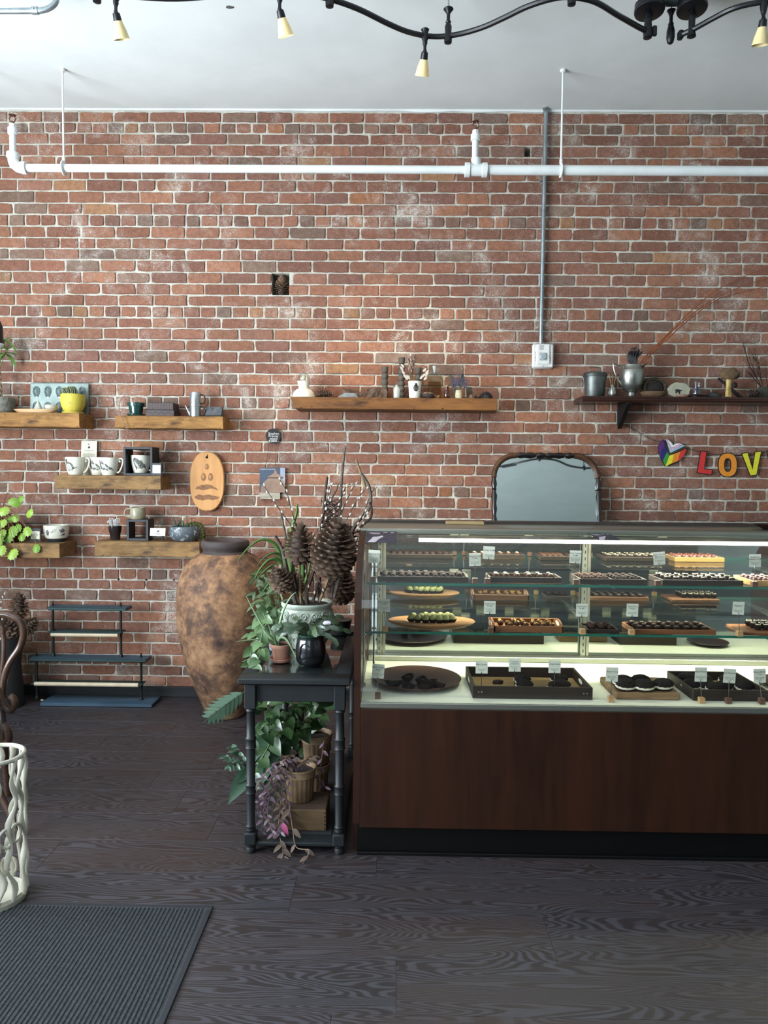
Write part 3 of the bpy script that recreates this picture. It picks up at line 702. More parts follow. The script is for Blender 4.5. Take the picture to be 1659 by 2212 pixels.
flat(t, 'printed_jar', [(x*s_, z*s_) for x, z in [(-25,-26.5),(-24,-14),(-20,-6),(-13,0),(-9.5,3),(-10,7),(-6,9),(-1,12),(3,15),(4,19),(6.5,24),(9,19),(10,15),(14,12),(20,9),(24,7),(23.5,4),(20,3),(24,-2),(27.4,-9),(27.4,-26.5)]], -.002, mat('print_clay', (150,124,106), .5, c2=(122,96,80), sc_=8), .0006)
flat(t, 'printed_lid_shadow', [(x*s_, z*s_) for x, z in [(-10,6.5),(24,6.5),(22,3.5),(-9,3.5)]], -.0028, mat('print_brown', (84,68,60), .6), .0006)
lettering(t, 'stephen procter', 5*s_, (-10*s_, -.002, 23.5*s_), mat('print_text', (196,204,212), .6))
c0 = V(583.5, 1071, WY-.02); s_ = S(c0); t = solo('caption_card', B().box((0,0,0), (43*s_,.006,14*s_)), mat('driftwood_pale', (176,168,150), .8, c2=(140,132,118), sc_=40, stretch=(.2,1,1)), 'narrow pale grey caption strip under the clay jar picture', 'card', c0, smooth=False)

# rainbow garland
GY = WY-.02
t = thing('garland', 'felt bunting string with rainbow heart and letters spelling LOVE', 'garland', V(1450, 950, GY)); O = Vector(t.location)
b = B(); b.tube(spline([L(1352,917,GY),L(1400,946,GY),L(1424,954,GY),L(1482,968,GY),L(1520,978,GY),L(1570,984,GY),L(1610,982,GY),L(1660,974,GY),L(1720,955,GY)], 6), .0016, 5); part(t, 'string', b, mat('dark_twine', (44,32,26), .8))
b = B(); b.tube([L(1352,917,GY),L(1369,931,GY)], .0016, 5); part(t, 'string_end', b, mat('dark_twine', (44,32,26), .8))
def poly3(t, name, pxs, y, m, th=.004):
    P = [V(a, c, GY)-O for a, c in pxs]; b = B(); b.prism([(p.x, p.z) for p in P], y-th, y); return part(t, name, b, m, False)
fl = lambda n, c: mat('felt_'+n, c, .9, bump=.1, sc_=80)
M_FBLK = fl('black', (30,28,28))
heart = [(1436,1008),(1430,998),(1424,984),(1421,972),(1421,963),(1425,954),(1431,950),(1437,949),(1444,951),(1450,956),(1453,961),(1458,958),(1464,957),(1471,958),(1477,962),(1481,967),(1481,973),(1478,982),(1470,992),(1456,1000)]
hp = link('heart', None, t)
def hpoly(name, pxs, y, m, th=.001):
    P = [V(a, c, GY)-O for a, c in pxs]; b = B(); b.prism([(p.x, p.z) for p in P], y-th, y); return part(hp, name, b, m, False)
hpoly('heart_felt', heart, -.002, M_FBLK, .004)
e1 = -.0062
for nm, c, pg in (('purple', (88,42,104), [(1424.5,984),(1421.5,972),(1421.5,963),(1425,955),(1431,950.5),(1433.5,955),(1435,962),(1428,975),(1425.5,986)]),
    ('indigo', (38,36,110), [(1425,986),(1435,962),(1438.5,970),(1440.5,975),(1431,995),(1428,992)]),
    ('green', (52,140,62), [(1431,995),(1440,975),(1445,984),(1436.3,1007)]),
    ('yellow', (226,214,48), [(1436.5,1007.5),(1445,984.5),(1455,981),(1450,1001)]),
    ('orange', (222,136,40), [(1450,1001),(1455,981),(1468.5,975.5),(1463,996)]),
    ('red', (206,54,50), [(1463,996),(1468.5,975.5),(1481,969),(1480.5,974),(1477.5,982),(1470,991.5)]),
    ('brown', (70,50,40), [(1433.5,951),(1437.5,951),(1447,979),(1480,963.5),(1481,967),(1445,984.5)]),
    ('pale_blue', (150,190,206), [(1434,950),(1438,949.3),(1448.5,973),(1475,961),(1478,963.5),(1447,978.5)]),
    ('pink', (224,168,190), [(1438.5,949.5),(1442,950.3),(1449.5,968.5),(1470,958.5),(1474,960.5),(1448.7,973)]),
    ('white', (232,230,226), [(1442,950.5),(1445,952),(1450,957),(1453,961.8),(1458,958.7),(1464,957.5),(1469.5,958.3),(1449.8,967.5)])):
    hpoly('felt_stripe', pg, e1, fl(nm, c), .0012)
def letter(ch, px, py, hpx, rot, c):
    h = link('letter', None, t); p = V(px, py, GY)-O; s_ = S(p+O)
    return h, p, s_
def lpoly(h, outs, m, y, th):
    P = [V(a, c, GY)-O for a, c in outs]; b = B(); b.prism([(p.x, p.z) for p in P], y-th, y); part(h, 'felt_layer', b, m, False)
h = link('letter', None, t)
lpoly(h, [(1504,1022),(1512,973),(1527,975),(1521,1012),(1539,1014),(1537,1027)], M_FBLK, -.002, .003)
lpoly(h, [(1506,1020.5),(1513.5,975),(1525,976.5),(1519.5,1013.5),(1537,1015.5),(1535.5,1025)], fl('red2', (204,52,50)), -.0055, .002)
h = link('letter', None, t)
def ring(h, cx, cy, ro, ri, m, y, th):
    b = B(); n = 36; vs = []; fs = []
    for yy in (y-th, y):
        for (rx, rz) in (ro, ri):
            for k in range(n):
                a = 2*PI*k/n; ex = 2.5; ca, sa = math.cos(a), math.sin(a)
                p = V(cx+rx*math.copysign(abs(ca)**(2/ex), ca), cy+rz*math.copysign(abs(sa)**(2/ex), sa), GY)-O; vs.append((p.x, yy, p.z))
    for k in range(n):
        j = (k+1)%n; fs += [(k, j, j+n, k+n), (k+2*n, k+3*n, j+3*n, j+2*n), (k, k+2*n, j+2*n, j), (k+n, j+n, j+3*n, k+3*n)]
    b.add(vs, fs); part(h, 'felt_layer', b, m, False)
ring(h, 1571, 1004.5, (21,26.5), (6.2,13), M_FBLK, -.002, .003); ring(h, 1571, 1004.5, (19.3,24.8), (8,14.8), fl('orange2', (226,140,44)), -.0055, .002)
h = link('letter', None, t)
lpoly(h, [(1600,979),(1615,977),(1624.5,1010),(1629,975.5),(1645,973.5),(1634,1027),(1619,1028.5)], M_FBLK, -.002, .003)
lpoly(h, [(1602.5,980.5),(1613.5,978.8),(1624.7,1016),(1630.8,977),(1642.5,975.6),(1632.5,1025.3),(1620.3,1026.7)], fl('yellow2', (222,212,50)), -.0055, .002)
h = link('letter', None, t)
lpoly(h, [(1655,972),(1696,965),(1698,978),(1671,982),(1673,991),(1695,987),(1697,999),(1675,1003),(1677,1012),(1704,1008),(1706,1020),(1664,1027)], M_FBLK, -.002, .003); lpoly(h, [(1657,973.5),(1694.5,967),(1696,976.5),(1669,981),(1671.5,992.7),(1693.5,989),(1695,997.5),(1673.2,1001.5),(1675.3,1013.8),(1702.5,1009.8),(1704,1018.5),(1665.5,1025)], fl('green2', (52,140,62)), -.0055, .002)

# mirror with turned frame
MY = WY-.05
c0 = V(1176, 1060, MY); t = thing('wall_mirror', 'arched wall mirror in a dark turned bobbin frame behind the display case', 'mirror', (c0.x, MY, .95)); O = Vector(t.location)
xl, xr = L(1065, 1080, MY).x, L(1288, 1080, MY).x; zt = L(1176, 980, MY).z; rad = .14
M_EBONY = mat('ebonised_wood', (28,22,20), .3, coat=.4)
tl = -.20                                            # the mirror leans back a little on its cord
Mt = TR(0,.0,.0)
n = 10; out = [(xl+.0,0)]
arc = [(xl+rad-rad*math.cos(a), zt-rad+rad*math.sin(a)) for a in [PI/2*k/n for k in range(n+1)]]
arc2 = [(xr-rad+rad*math.sin(a), zt-rad+rad*math.cos(a)) for a in [PI/2*k/n for k in range(n+1)]]
poly = [(xl,0)]+arc+arc2+[(xr,0)]
def tilt_mirror_mat():
    m = NT('mirror_silver'); m.base((.72,.8,.78,1)); return m.set(.02, 1.0)
M_MIRROR = tilt_mirror_mat()
b = B(); b.prism(poly, -.004, .0, M=TR(0,.0,0)); gm = part(t, 'glass', b, M_MIRROR, False)
def bobbin(a, c, seed):
    """turned member between two points"""
    a, c = Vector(a), Vector(c); d = c-a; L2 = d.length; m = []; z = 0; k = 0
    b = B(); prof = []; pat = [(.011,0),(.018,.15),(.013,.3),(.019,.5),(.012,.62),(.012,.66),(.017,.68),(.012,.7),(.019,.82),(.011,1.0)]
    seg = .19; nn = max(1, round(L2/seg))
    for i in range(nn):
        for r, f in pat: prof.append((r, (i+f)*L2/nn))
    b.lathe(prof, 12, M=TR(*a) @ frame_to(d, (0,-1,0)) @ RY(PI/2)); return b
part(t, 'side_spindle', bobbin((xl,-.012,0), (xl,-.012,zt-rad), 1), M_EBONY); part(t, 'side_spindle', bobbin((xr,-.012,0), (xr,-.012,zt-rad), 2), M_EBONY)
part(t, 'top_spindle', bobbin((xl+rad,-.012,zt), (xr-rad,-.012,zt), 3), M_EBONY)
for ar in (arc, arc2):
    b = B(); b.tube([(x,-.012,z) for x, z in ar], .0165, 10); part(t, 'corner_bend', b, wood('bent_walnut', (52,34,24), (84,58,40), scale=5, rough=.35))
b = B(); b.tube([(xl,-.012,0),(xr,-.012,0)], .017, 10); part(t, 'bottom_rail', b, M_EBONY)
t.rotation_euler = (tl, 0, 0); t.location.y = WY-.035-zt*math.sin(-tl)
# third rail across the room, seen in the mirror
mn = (Matrix.Rotation(tl, 3, 'X') @ Vector((0,-1,0))).normalized(); mo = Vector(t.location)+mn*.004; zr3 = 3.42; P = []
for px, py in ((1030,1014),(1067,1009),(1100,1005),(1130,997),(1165,991),(1200,994),(1230,1006),(1262,1011),(1290,1009),(1320,1000)):
    d = ray(px, py); h_ = CAMP+d*((mo-CAMP).dot(mn)/d.dot(mn)); r_ = d-2*d.dot(mn)*mn; P.append(h_+r_*((zr3-h_.z)/r_.z))
t3 = thing('track_light', 'black wavy track rail across the room, reflected in the mirror', 'track light', P[4]); O3 = Vector(t3.location)
b = B(); b.tube(spline([q-O3 for q in P], 5), .013, 8); part(t3, 'rail', b, M_BLK)
for i in (4, 7):
    b = B(); q = P[i]-O3; b.tube([(q.x,q.y,q.z-.03),(q.x,q.y,CEIL-O3.z)], .006, 6); b.lathe([(.012,-.03),(.02,-.015),(.016,.03)], 10, tuple(q)); part(t3, 'standoff', b, M_BLK)
q = P[2]-O3; b = B(); d_ = (P[3]-P[1]).normalized(); b.tube([q-d_*.09, q+d_*.09], .021, 8); part(t3, 'rail_joiner', b, M_BLK)
# ================================================================== THINGS ON THE SHELVES
def pos(key, px, Y): return Vector((atx(px, Y, SHELF[key]), Y, SHELF[key]+.0005))
def sil(prof, s_):                 # silhouette profile given as (half width px, height px)
    return [(r*s_, z*s_) for r, z in prof]
M_GLAZE_W = mat('white_glaze', (226,226,216), .22, c2=(214,214,204), sc_=12, coat=.4)
M_SOIL = mat('potting_soil', (38,28,22), .95, bump=.6, sc_=60)
LEAFM = {}
def leaf_mat(name, c, c2, rough=.45):
    if name in LEAFM: return LEAFM[name]
    t = NT(name); oi = t.node('ShaderNodeObjectInfo'); vec = t.coord((1,1,1)); n = t.noise(vec, 30, 3)
    col = t.mix(t.math('ADD', t.math('MULTIPLY', oi.outputs['Random'], .7), t.math('MULTIPLY', n, .3)), srgb(*c), srgb(*c2))
    t.base(col); t.set(rough); t.p.inputs['Subsurface Weight'].default_value = 0
    LEAFM[name] = t.mat; return t.mat
def leaf_mesh(name, L_, W, bend=.3, fold=.15, pts=None, n=7):
    """pointed leaf along +X, slightly folded on its midrib and drooping"""
    b = B(); vs = []; fs = []
    for i in range(n+1):
        u = i/n; w = W*(math.sin(PI*min(1, u**.8)))**.8 if pts is None else W*pts(u)
        x = L_*u; z = -bend*L_*u*u
        vs += [(x, w/2, z+fold*w), (x, 0, z), (x, -w/2, z+fold*w)]
    for i in range(n):
        a = i*3; fs += [(a, a+3, a+4, a+1), (a+1, a+4, a+5, a+2)]
    b.add(vs, fs); m = len(vs)
    b.add([(v[0], v[1], v[2]-.0006) for v in vs], [f[::-1] for f in fs])
    return b.mesh(name, 'all')
def place_leaf(par, me, m, p, d, roll=0.0, s_=1.0, name='leaf', up=(0,0,1)):
    return link(name, me, par, m, TR(*p) @ frame_to(d, up) @ RX(roll) @ SC(s_))
def cone_mesh(h, r, rows=9, per=9, open_=.6, sw=1.0, seed=0, split=None, taper=None):
    """pine cone standing on +Z; returns body builder and list of scale matrices for a shared scale mesh"""
    b = B(); b.lathe([(r*.25,0),(r*.55,h*.12),(r*.55,h*.5),(r*.3,h*.85),(r*.06,h*.98)], 10)
    ms = []; rs = random.Random(seed)
    for i in range(rows):
        u = (i+.5)/rows; rad = r*(math.sin(PI*(.14+.80*u**.85)))**.75 if taper is None else r*taper(u)
        for k in range(max(4, int(per*(.55+.45*rad/r)))):
            nn = max(4, int(per*(.55+.45*rad/r)))
            a = 2*PI*(k+.5*(i%2))/nn+rs.uniform(-.06,.06); elev = (-1.0+2.6*u**1.2)*open_*1.25+rs.uniform(-.08,.08)
            d = Vector((math.cos(a)*math.cos(elev), math.sin(a)*math.cos(elev), math.sin(elev)))
            p = Vector((math.cos(a)*rad*.42, math.sin(a)*rad*.42, h*(.1+.82*u)))
            s_ = max(rad*.62, r*.42)*(1+.12*rs.random())
            ms.append(TR(*p) @ frame_to(d) @ SC(s_, s_*sw, s_))
    return b, ms
def scale_geo():
    b = B(); pr = [(0,.12),(.35,.28),(.7,.40),(.88,.36),(1.0,.16)]; vs = []; fs = []
    for x, w in pr:
        z = .10*x*x
        vs += [(x, w, z), (x, 0, z+.05+.06*x), (x, -w, z), (x, 0, z-.05)]
    for i in range(len(pr)-1):
        for k in range(4): a = i*4+k; c = i*4+(k+1)%4; fs.append((a, c, c+4, a+4))
    fs.append((16,17,18,19)); b.add(vs, fs); return b
SCALE_B = scale_geo(); SCALE_ME = SCALE_B.mesh('cone_scale', True)
M_CONE = mat('pine_cone', (72,54,42), .8, c2=(46,34,28), sc_=30); M_CONEL = mat('pine_cone_tips', (112,90,72), .75, c2=(66,48,38), sc_=14)
SCALE_ME.materials.append(M_CONEL)
def cone_joined(h, r, **kw):
    b, ms = cone_mesh(h, r, **kw)
    s_ = B()
    for M in ms: n = len(s_.v); s_.add(SCALE_B.v, SCALE_B.f); s_.tf(M, n)
    return b, s_
# ---------- shelf A
p = pos('A', 128, 4.585); s_ = S(p)
t = thing('madeleine_pan', 'pale metal madeleine pan with shell moulds leaning on the wall', 'baking pan', p)
M_PAN = mat('tinned_pan', (136,150,144), .45, .3, c2=(112,128,124), sc_=10); M_PAN2 = mat('pan_mould', (120,132,130), .3, .7, c2=(90,100,100), sc_=20, stretch=(1,1,1))
wpx, hpx = 124, 68; W2, H2 = wpx*s_, hpx*s_
b = B(); b.box((0,0,H2/2), (W2,.006,H2), .002); part(t, 'plate', b, M_PAN)
b = B(); 
for a, c in (((-W2/2,0,0),(-W2/2,0,H2)), ((W2/2,0,0),(W2/2,0,H2)), ((-W2/2,0,H2),(W2/2,0,H2))): b.tube([a, c], .004, 6)
part(t, 'rolled_rim', b, M_PAN)
for r in range(2):
    for k in range(5):
        cx = (-W2/2)+W2*(k+.5+.0)/5.0*1.0; cz = H2*(.72 if r == 0 else .22); hw, hh = 8.4*s_, 13.5*s_
        m = link('shell_mould', None, t); m.matrix_basis = TR(cx,-.004,cz)
        b = B(); sh = []
        for q in range(16):
            a = PI/2+2*PI*q/16; f = 1 if math.sin(a) > -.2 else .78
            sh.append((hw*f*math.cos(a), hh*math.sin(a)))
        vs = [(x,0,z) for x, z in sh]+[(x*.55,.003-.0065,z*.6) for x, z in sh]; fs = [(q,(q+1)%16,(q+1)%16+16,q+16) for q in range(16)]+[tuple(range(16,32))]
        b.add(vs, fs); part(m, 'shell', b, M_PAN2)
        b = B()
        for q in range(5):
            xx = (q-2)*hw*.36; b.tube([(xx*.35,-.0045,-hh*.75),(xx*.9,-.006,0),(xx,-.0045,hh*.75*(1-.06*abs(q-2)))], .0014, 5)
        part(m, 'flutes', b, M_PAN)
t.rotation_euler = (-.06, 0, 0)
p = pos('A', 77, 4.47); s_ = S(p); t = thing('wooden_tray', 'long pale wooden dish on the beam shelf beside the yellow pot', 'tray', p)
b = B(); vs = []; W2 = 96*s_; n = 20
b.lathe([(.30,0),(.40,.002),(.47,.017),(.5,.024),(.46,.024),(.40,.009),(.2,.008)], 28, sx=W2, sy=.10, cap=(True,True)); part(t, 'dish', b, wood('pale_dish', (190,150,104), (222,190,150), scale=4, rough=.5))
zt = SHELF['A']+.009
p = Vector((atx(83,4.48,zt), 4.48, zt)); s_ = S(p); b = B(); b.lathe(sil([(9.5,0),(10,3),(7.5,10),(4,18),(1.4,24),(.3,27)], s_), 14, wob=.1)
solo('ceramic_tree', b, mat('ribbed_bisque', (206,204,192), .7, c2=(170,168,158), sc_=60, bump=.5), 'small white cone shaped ornament standing in the wooden dish', 'ornament', p)
p = Vector((atx(111,4.48,zt), 4.48, zt)); s_ = S(p); b = B(); b.lathe(sil([(7,0),(11,3),(13.2,9),(13.2,15),(12.4,15.5),(12.2,10),(8,4),(1,3)], s_), 24, cap=(True,True))
solo('small_bowl', b, mat('speckled_stoneware', (198,194,180), .5, c2=(168,160,142), sc_=10), 'small speckled beige bowl standing in the wooden dish', 'bowl', p)
p = pos('A', 158, 4.50); s_ = S(p); t = thing('cactus_pot', 'yellow crackled round pot on a saucer with striped cactus', 'potted plant', p)
M_YEL = mat('yellow_crackle', (200,182,68), .6, c2=(176,160,92), sc_=26, bump=.5, bsc=90, lo=.56, hi=.66)
b = B(); b.lathe(sil([(18,0),(22,1),(22.5,4),(20,4.5),(19,3)], s_), 28); part(t, 'saucer', b, M_YEL)
b = B(); b.lathe(sil([(16,4),(20,8),(24,18),(25.5,28),(25.5,37),(24.5,42),(22.5,42),(23,34)], s_), 32, cap=(True,False)); part(t, 'pot', b, M_YEL)
b = B(); b.lathe([(.001,36*s_),(22.5*s_,36*s_)], 20, cap=(False,False)); part(t, 'soil', b, M_SOIL)
M_CACT = mat('cactus_green', (58,66,42), .6, c2=(40,48,34), sc_=20); M_CACTW = mat('cactus_stripe', (186,190,140), .7)
for (dx, lean) in ((-13,-.55),(-4,-.3),(6,-.12)):
    c = link('cactus_stem', None, t); c.matrix_basis = TR(dx*s_*.6,0,36*s_) @ RY(lean)
    b = B(); vs = []; fs = []
    n = 20; pr = [(6,0),(7,6),(6.8,16),(4.5,22),(1,24)]
    for r, z in pr:
        for k in range(n): q = 1 if k%2 else .72; a = 2*PI*k/n; vs.append((r*q*s_*math.cos(a), r*q*s_*math.sin(a), z*s_))
    for i in range(len(pr)-1):
        for k in range(n): a = i*n+k; d = i*n+(k+1)%n; fs.append((a,d,d+n,a+n))
    b.add(vs, fs); part(c, 'ribbed_body', b, M_CACT, False)
    b = B()
    for k in range(0, n, 2):
        a = 2*PI*(k+1)/n; b.tube([(r*1.02*s_*math.cos(a), r*1.02*s_*math.sin(a), z*s_) for r, z in pr], .0011, 4)
    part(c, 'spine_rows', b, M_CACTW, False)
p = pos('A', 3, 4.5); s_ = S(p); t = thing('money_tree', 'young braided tree in a rough grey pot at the left end', 'potted plant', p)
b = B(); b.lathe(sil([(25,0),(27,3),(28,16),(27,32),(26,34),(23,34),(24,28)], s_), 28, cap=(True,False)); part(t, 'pot', b, mat('rough_grey_pot', (128,126,114), .9, c2=(92,90,82), sc_=50, bump=.9, bsc=70))
b = B(); b.lathe([(.001,30*s_),(24*s_,30*s_)], 18, cap=(False,False)); part(t, 'soil', b, M_SOIL)
for k in range(3):
    b = B(); b.tube([((-2+4*math.sin(q*1.5+k*2.1)*(1-q/9))*s_, 4*math.cos(q*1.5+k*2.1)*(1-q/9)*s_, (30+q*9)*s_) for q in range(9)], [.006*(1-.05*q) for q in range(9)], 7); part(t, 'braided_stem', b, mat('pale_bark', (150,130,106), .8, c2=(116,98,78), sc_=40))
LM = leaf_mesh('leaf', 1.0, .34, .35, .12); M_LF1 = leaf_mat('leaf_green', (66,106,56), (112,146,70))
tips = [(8,158,.0),(-8,150,2.6),(12,128,.3)]
for dx, h, a0 in tips:
    c = Vector((dx*s_, -.01, h*s_)); b = B(); b.tube(spline([(-1*s_,0,100*s_),(dx*.4*s_,0,(h-16)*s_),c], 5), .0022, 5); part(t, 'stalk', b, mat('leaf_stalk', (110,116,70), .6))
    for k in range(6):
        a = a0+k*1.05; d = Vector((math.cos(a), math.sin(a)*.8, .15-.5*abs(math.sin(k*1.9)))); place_leaf(t, LM, M_LF1, c, d, 0, .105+.03*math.sin(k*3))
# ---------- shelf B
p = pos('B', 294, 4.51); s_ = S(p); t = thing('green_pot', 'small glossy dark green pot on a saucer with one trailing stem', 'potted plant', p)
M_GRN = mat('green_glaze', (34,72,66), .18, c2=(26,56,52), sc_=10, coat=.6)
b = B(); b.lathe(sil([(12,0),(18,1),(19,5),(18,5.5),(13,4)], s_), 26); part(t, 'saucer', b, M_GRN)
b = B(); b.lathe(sil([(13,4),(14.5,12),(15.5,21),(18,21.5),(18.6,29),(17.5,29.5),(16.5,23)], s_), 28, cap=(True,False)); part(t, 'pot', b, M_GRN)
b = B(); b.lathe([(.001,25*s_),(16.5*s_,25*s_)], 16, cap=(False,False)); part(t, 'soil', b, M_SOIL)
pts = [(268,None)]; M_VINE = mat('dry_vine', (150,120,104), .7, c2=(120,90,80), sc_=40)
P = [V(a, c, 4.46)-p for a, c in ((286,862),(276,856),(264,858),(258,872),(257,888))]+[V(a, c, 4.41)-p for a, c in ((262,900),(267,912),(272,922),(276,932),(274,944),(271,955))]
b = B(); b.tube(spline(P, 5), .0022, 6); part(t, 'trailing_stem', b, M_VINE)
b = B()
for q in spline(P, 5)[::4]: b.blob(q, .0042, 6, .3, 2, int(q.z*999))
part(t, 'leaf_nodes', b, M_VINE)
p = pos('B', 353, 4.52); s_ = S(p); t = thing('carved_box', 'dark brown carved wooden keepsake box with a hinged lid', 'box', p, -.0)
M_CARV = mat('carved_walnut', (62,44,42), .5, c2=(44,32,32), sc_=20); M_CARVL = mat('carved_highlight', (86,66,62), .5)
w1, d1 = 56*s_, .12
b = B(); b.box((0,0,6.5*s_), (w1+4*s_,d1+.01,13*s_), .002); part(t, 'base', b, M_CARV)
b = B(); b.box((0,0,21*s_), (w1,d1,16*s_), .002); part(t, 'lid', b, M_CARV)
b = B()
for k in range(9):
    for q in (-1, 1):
        cx = (k-4)*w1/9.4; b.add([(cx-.006,-d1/2-.0015,(21+q*2)*s_),(cx,-d1/2-.0028,(21+q*6.5)*s_),(cx+.006,-d1/2-.0015,(21+q*4)*s_),(cx,-d1/2-.0003,(21+q*.5)*s_)], [(0,3,2,1)])
part(t, 'chip_carving', b, M_CARVL, False)
b = B(); b.tube([((-.48+.96*k/24)*w1,-d1/2-.0055,(6.5+2.4*math.sin(k*1.05))*s_) for k in range(25)], .0013, 5); part(t, 'wavy_line', b, M_CARVL)
p = pos('B', 422, 4.51); s_ = S(p); t = thing('coffee_pot', 'aluminium flip coffee pot of two stacked cans with black handles', 'coffee pot', p)
M_ALU = mat('brushed_aluminium', (196,202,204), .3, .9, c2=(178,184,186), sc_=8, stretch=(1,1,6))
b = B(); b.lathe(sil([(10.5,0),(11.5,1),(11.5,22),(12,22.5),(12,25)], s_), 26); part(t, 'lower_can', b, M_ALU)
b = B(); b.lathe(sil([(12,25),(12,28),(11.3,28.5),(11.8,52),(11.2,53),(2,53.5)], s_), 26); part(t, 'upper_can', b, M_ALU)
b = B(); b.tube(spline([(-11*s_,0,4*s_),(-16*s_,0,14*s_),(-21.5*s_,0,25*s_)], 5), [.008,.0075,.007,.006,.0055,.005,.0045,.004,.0035,.003,.0025][:11], 8); part(t, 'spout', b, M_ALU)
for z in (6, 32):
    b = B(); b.tube(spline([(11*s_,0,(z-3)*s_),(18*s_,0,(z-2)*s_),(20.5*s_,0,(z+5)*s_),(19*s_,0,(z+13)*s_),(11*s_,0,(z+17)*s_)], 5), .0048, 8); part(t, 'handle', b, M_BLKP)
p = pos('B', 463, 4.53); s_ = S(p); t = thing('carved_tile_box', 'small slate grey box with carved leaf lid', 'box', p)
M_SLT = mat('slate_carving', (92,94,98), .8, c2=(78,80,84), sc_=30)
b = B(); b.box((0,0,2.2*s_), (35*s_,.07,4.4*s_), .002); part(t, 'base', b, mat('slate_dark', (58,54,52), .8))
b = B(); b.add([(-17*s_,-.028,4*s_),(17*s_,-.028,4*s_),(17*s_,.0,23*s_),(-17*s_,.0,23*s_),(-17*s_,.03,4*s_),(17*s_,.03,4*s_),(17*s_,.03,23*s_),(-17*s_,.03,23*s_)], [(0,1,2,3),(4,7,6,5),(3,2,6,7),(1,5,6,2),(0,3,7,4)]); part(t, 'lid', b, M_SLT, False)
LMc = leaf_mesh('leaf_carving', 1, .55, -.1, .1)
for k in range(7): place_leaf(t, LMc, M_SLT, ((-10+k*3.6)*s_, -.018+.002*(k%3), (9+5*(k%3))*s_), (math.cos(k*1.3), -.25, math.sin(k*1.3)), 0, .017, 'leaf_carving', up=(0,-1,.3))
# ---------- shelf C : mugs
M_MUG = mat('cream_glaze', (222,218,204), .22, c2=(210,206,190), sc_=9, coat=.4)
M_SKETCH = mat('ink_sketch', (52,54,54), .6, c2=(128,128,120), sc_=160, lo=.42, hi=.6); M_SKL = mat('ink_sketch_light', (150,152,146), .6, c2=(206,202,190), sc_=150, lo=.4, hi=.6)
def wrap(t, name, poly, rad, m, off=.0006, c=(0,0), zc=0, ns=1):
    """flat drawing wrapped on a round body; poly in (arc length, z); rad(z) body radius"""
    cx = sum(q[0] for q in poly)/len(poly); cz = sum(q[1] for q in poly)/len(poly)
    vs = []
    for u in (1.0, .66, .33):
        for x, z in poly:
            xx, zz = cx+(x-cx)*u, cz+(z-cz)*u; r = rad(zz)+off; a = -PI/2+xx/r; vs.append((r*math.cos(a), r*math.sin(a), zz))
    r = rad(cz)+off; a = -PI/2+cx/r; vs.append((r*math.cos(a), r*math.sin(a), cz)); n = len(poly); fs = []
    for g in range(2):
        for k in range(n): j = (k+1)%n; fs.append((g*n+k, g*n+j, (g+1)*n+j, (g+1)*n+k))
    for k in range(n): fs.append((2*n+k, 2*n+(k+1)%n, 3*n))
    b = B(); b.add(vs, fs); return part(t, name, b, m, False)
def mug(px, Y, label, drawing, rot=0.0, z=None, key='C'):
    p = pos(key, px, Y)
    if z: p.z = z; p.x = atx(px, Y, z)
    s_ = S(p); t = thing('mug', label, 'mug', p, rot, 'cream mugs with animal drawings')
    pr = [(12.5,0),(14,.6),(16.5,8),(19,18),(20.5,30),(20.8,38),(20,38.4),(19.2,36),(18.2,22),(15,8),(2,3)]
    b = B(); b.lathe(sil(pr, s_), 30, cap=(True,True)); part(t, 'body', b, M_MUG)
    b = B(); hp_ = [(19.5,32),(23,36),(28,36),(30.5,31),(29,22),(25,12),(21,7),(17.2,6)]
    b.tube(spline([(x*s_,0,z*s_) for x, z in hp_], 5), .0052, 8); b.blob((23.5*s_,0,30*s_), .007, 8, .1); part(t, 'handle', b, M_MUG)
    rad = lambda z: s_*(13.8+z/s_*.25 if z < 10*s_ else (16.5+(z/s_-8)*.25 if z < 18*s_ else 19+(z/s_-18)*.125))
    for nm, pts, m in drawing: wrap(t, nm, [(x*s_, zz*s_) for x, zz in pts], rad, m, .0008 if m is M_SKETCH else .0014)
    return t
circ = lambda cx, cz, rx, rz, n=16, w=.0: [(cx+rx*math.cos(2*PI*k/n)*(1+w*math.sin(5*k)), cz+rz*math.sin(2*PI*k/n)*(1+w*math.cos(3*k))) for k in range(n)]
d1_ = [('turtle_drawing', circ(-7,15,12,13,16,.05), M_SKETCH), ('turtle_shell_light', circ(-8,15,8.5,9.5), M_SKL), ('turtle_tail', [(4,13),(11,16),(11.5,18),(5,15.5)], M_SKETCH), ('turtle_head', circ(-13,30,3.4,4.4), M_SKETCH)]
bird = [(-16,32),(-8,31),(2,24),(12,17),(18,12),(14,10),(4,10),(-6,9),(-13,14),(-16,22)]
d2_ = [('bird_drawing', bird, M_SKETCH), ('bird_wing', [(-12,26),(-2,24),(8,16),(2,13),(-8,15)], M_SKL), ('bird_leg', [(-2,9),(0,9),(-1,4),(-4,3)], M_SKETCH)]
frog = [(-13,30),(-8,34),(-3,31),(6,27),(14,18),(15,10),(8,6),(0,8),(-4,4),(-6,10),(-11,20)]
d3_ = [('frog_drawing', frog, M_SKETCH), ('frog_belly', [(-9,27),(-3,20),(3,12),(-2,11),(-8,20)], M_SKL), ('frog_leg', [(-4,10),(6,9),(10,5),(2,5),(-6,6)], M_SKETCH)]
mug(163, 4.47, 'cream mug with a turtle drawing, leftmost on its shelf', d1_)
mug(213, 4.53, 'cream mug with a standing bird drawing, half hidden behind another mug', d2_, .1)
mug(236, 4.455, 'cream mug with a bird drawing, in front of the half hidden mug', d2_, -.05)
p = pos('C', 191, 4.575); s_ = S(p); t = thing('menu_card', 'tall cream card with a fruit emblem standing behind the mugs', 'card', p)
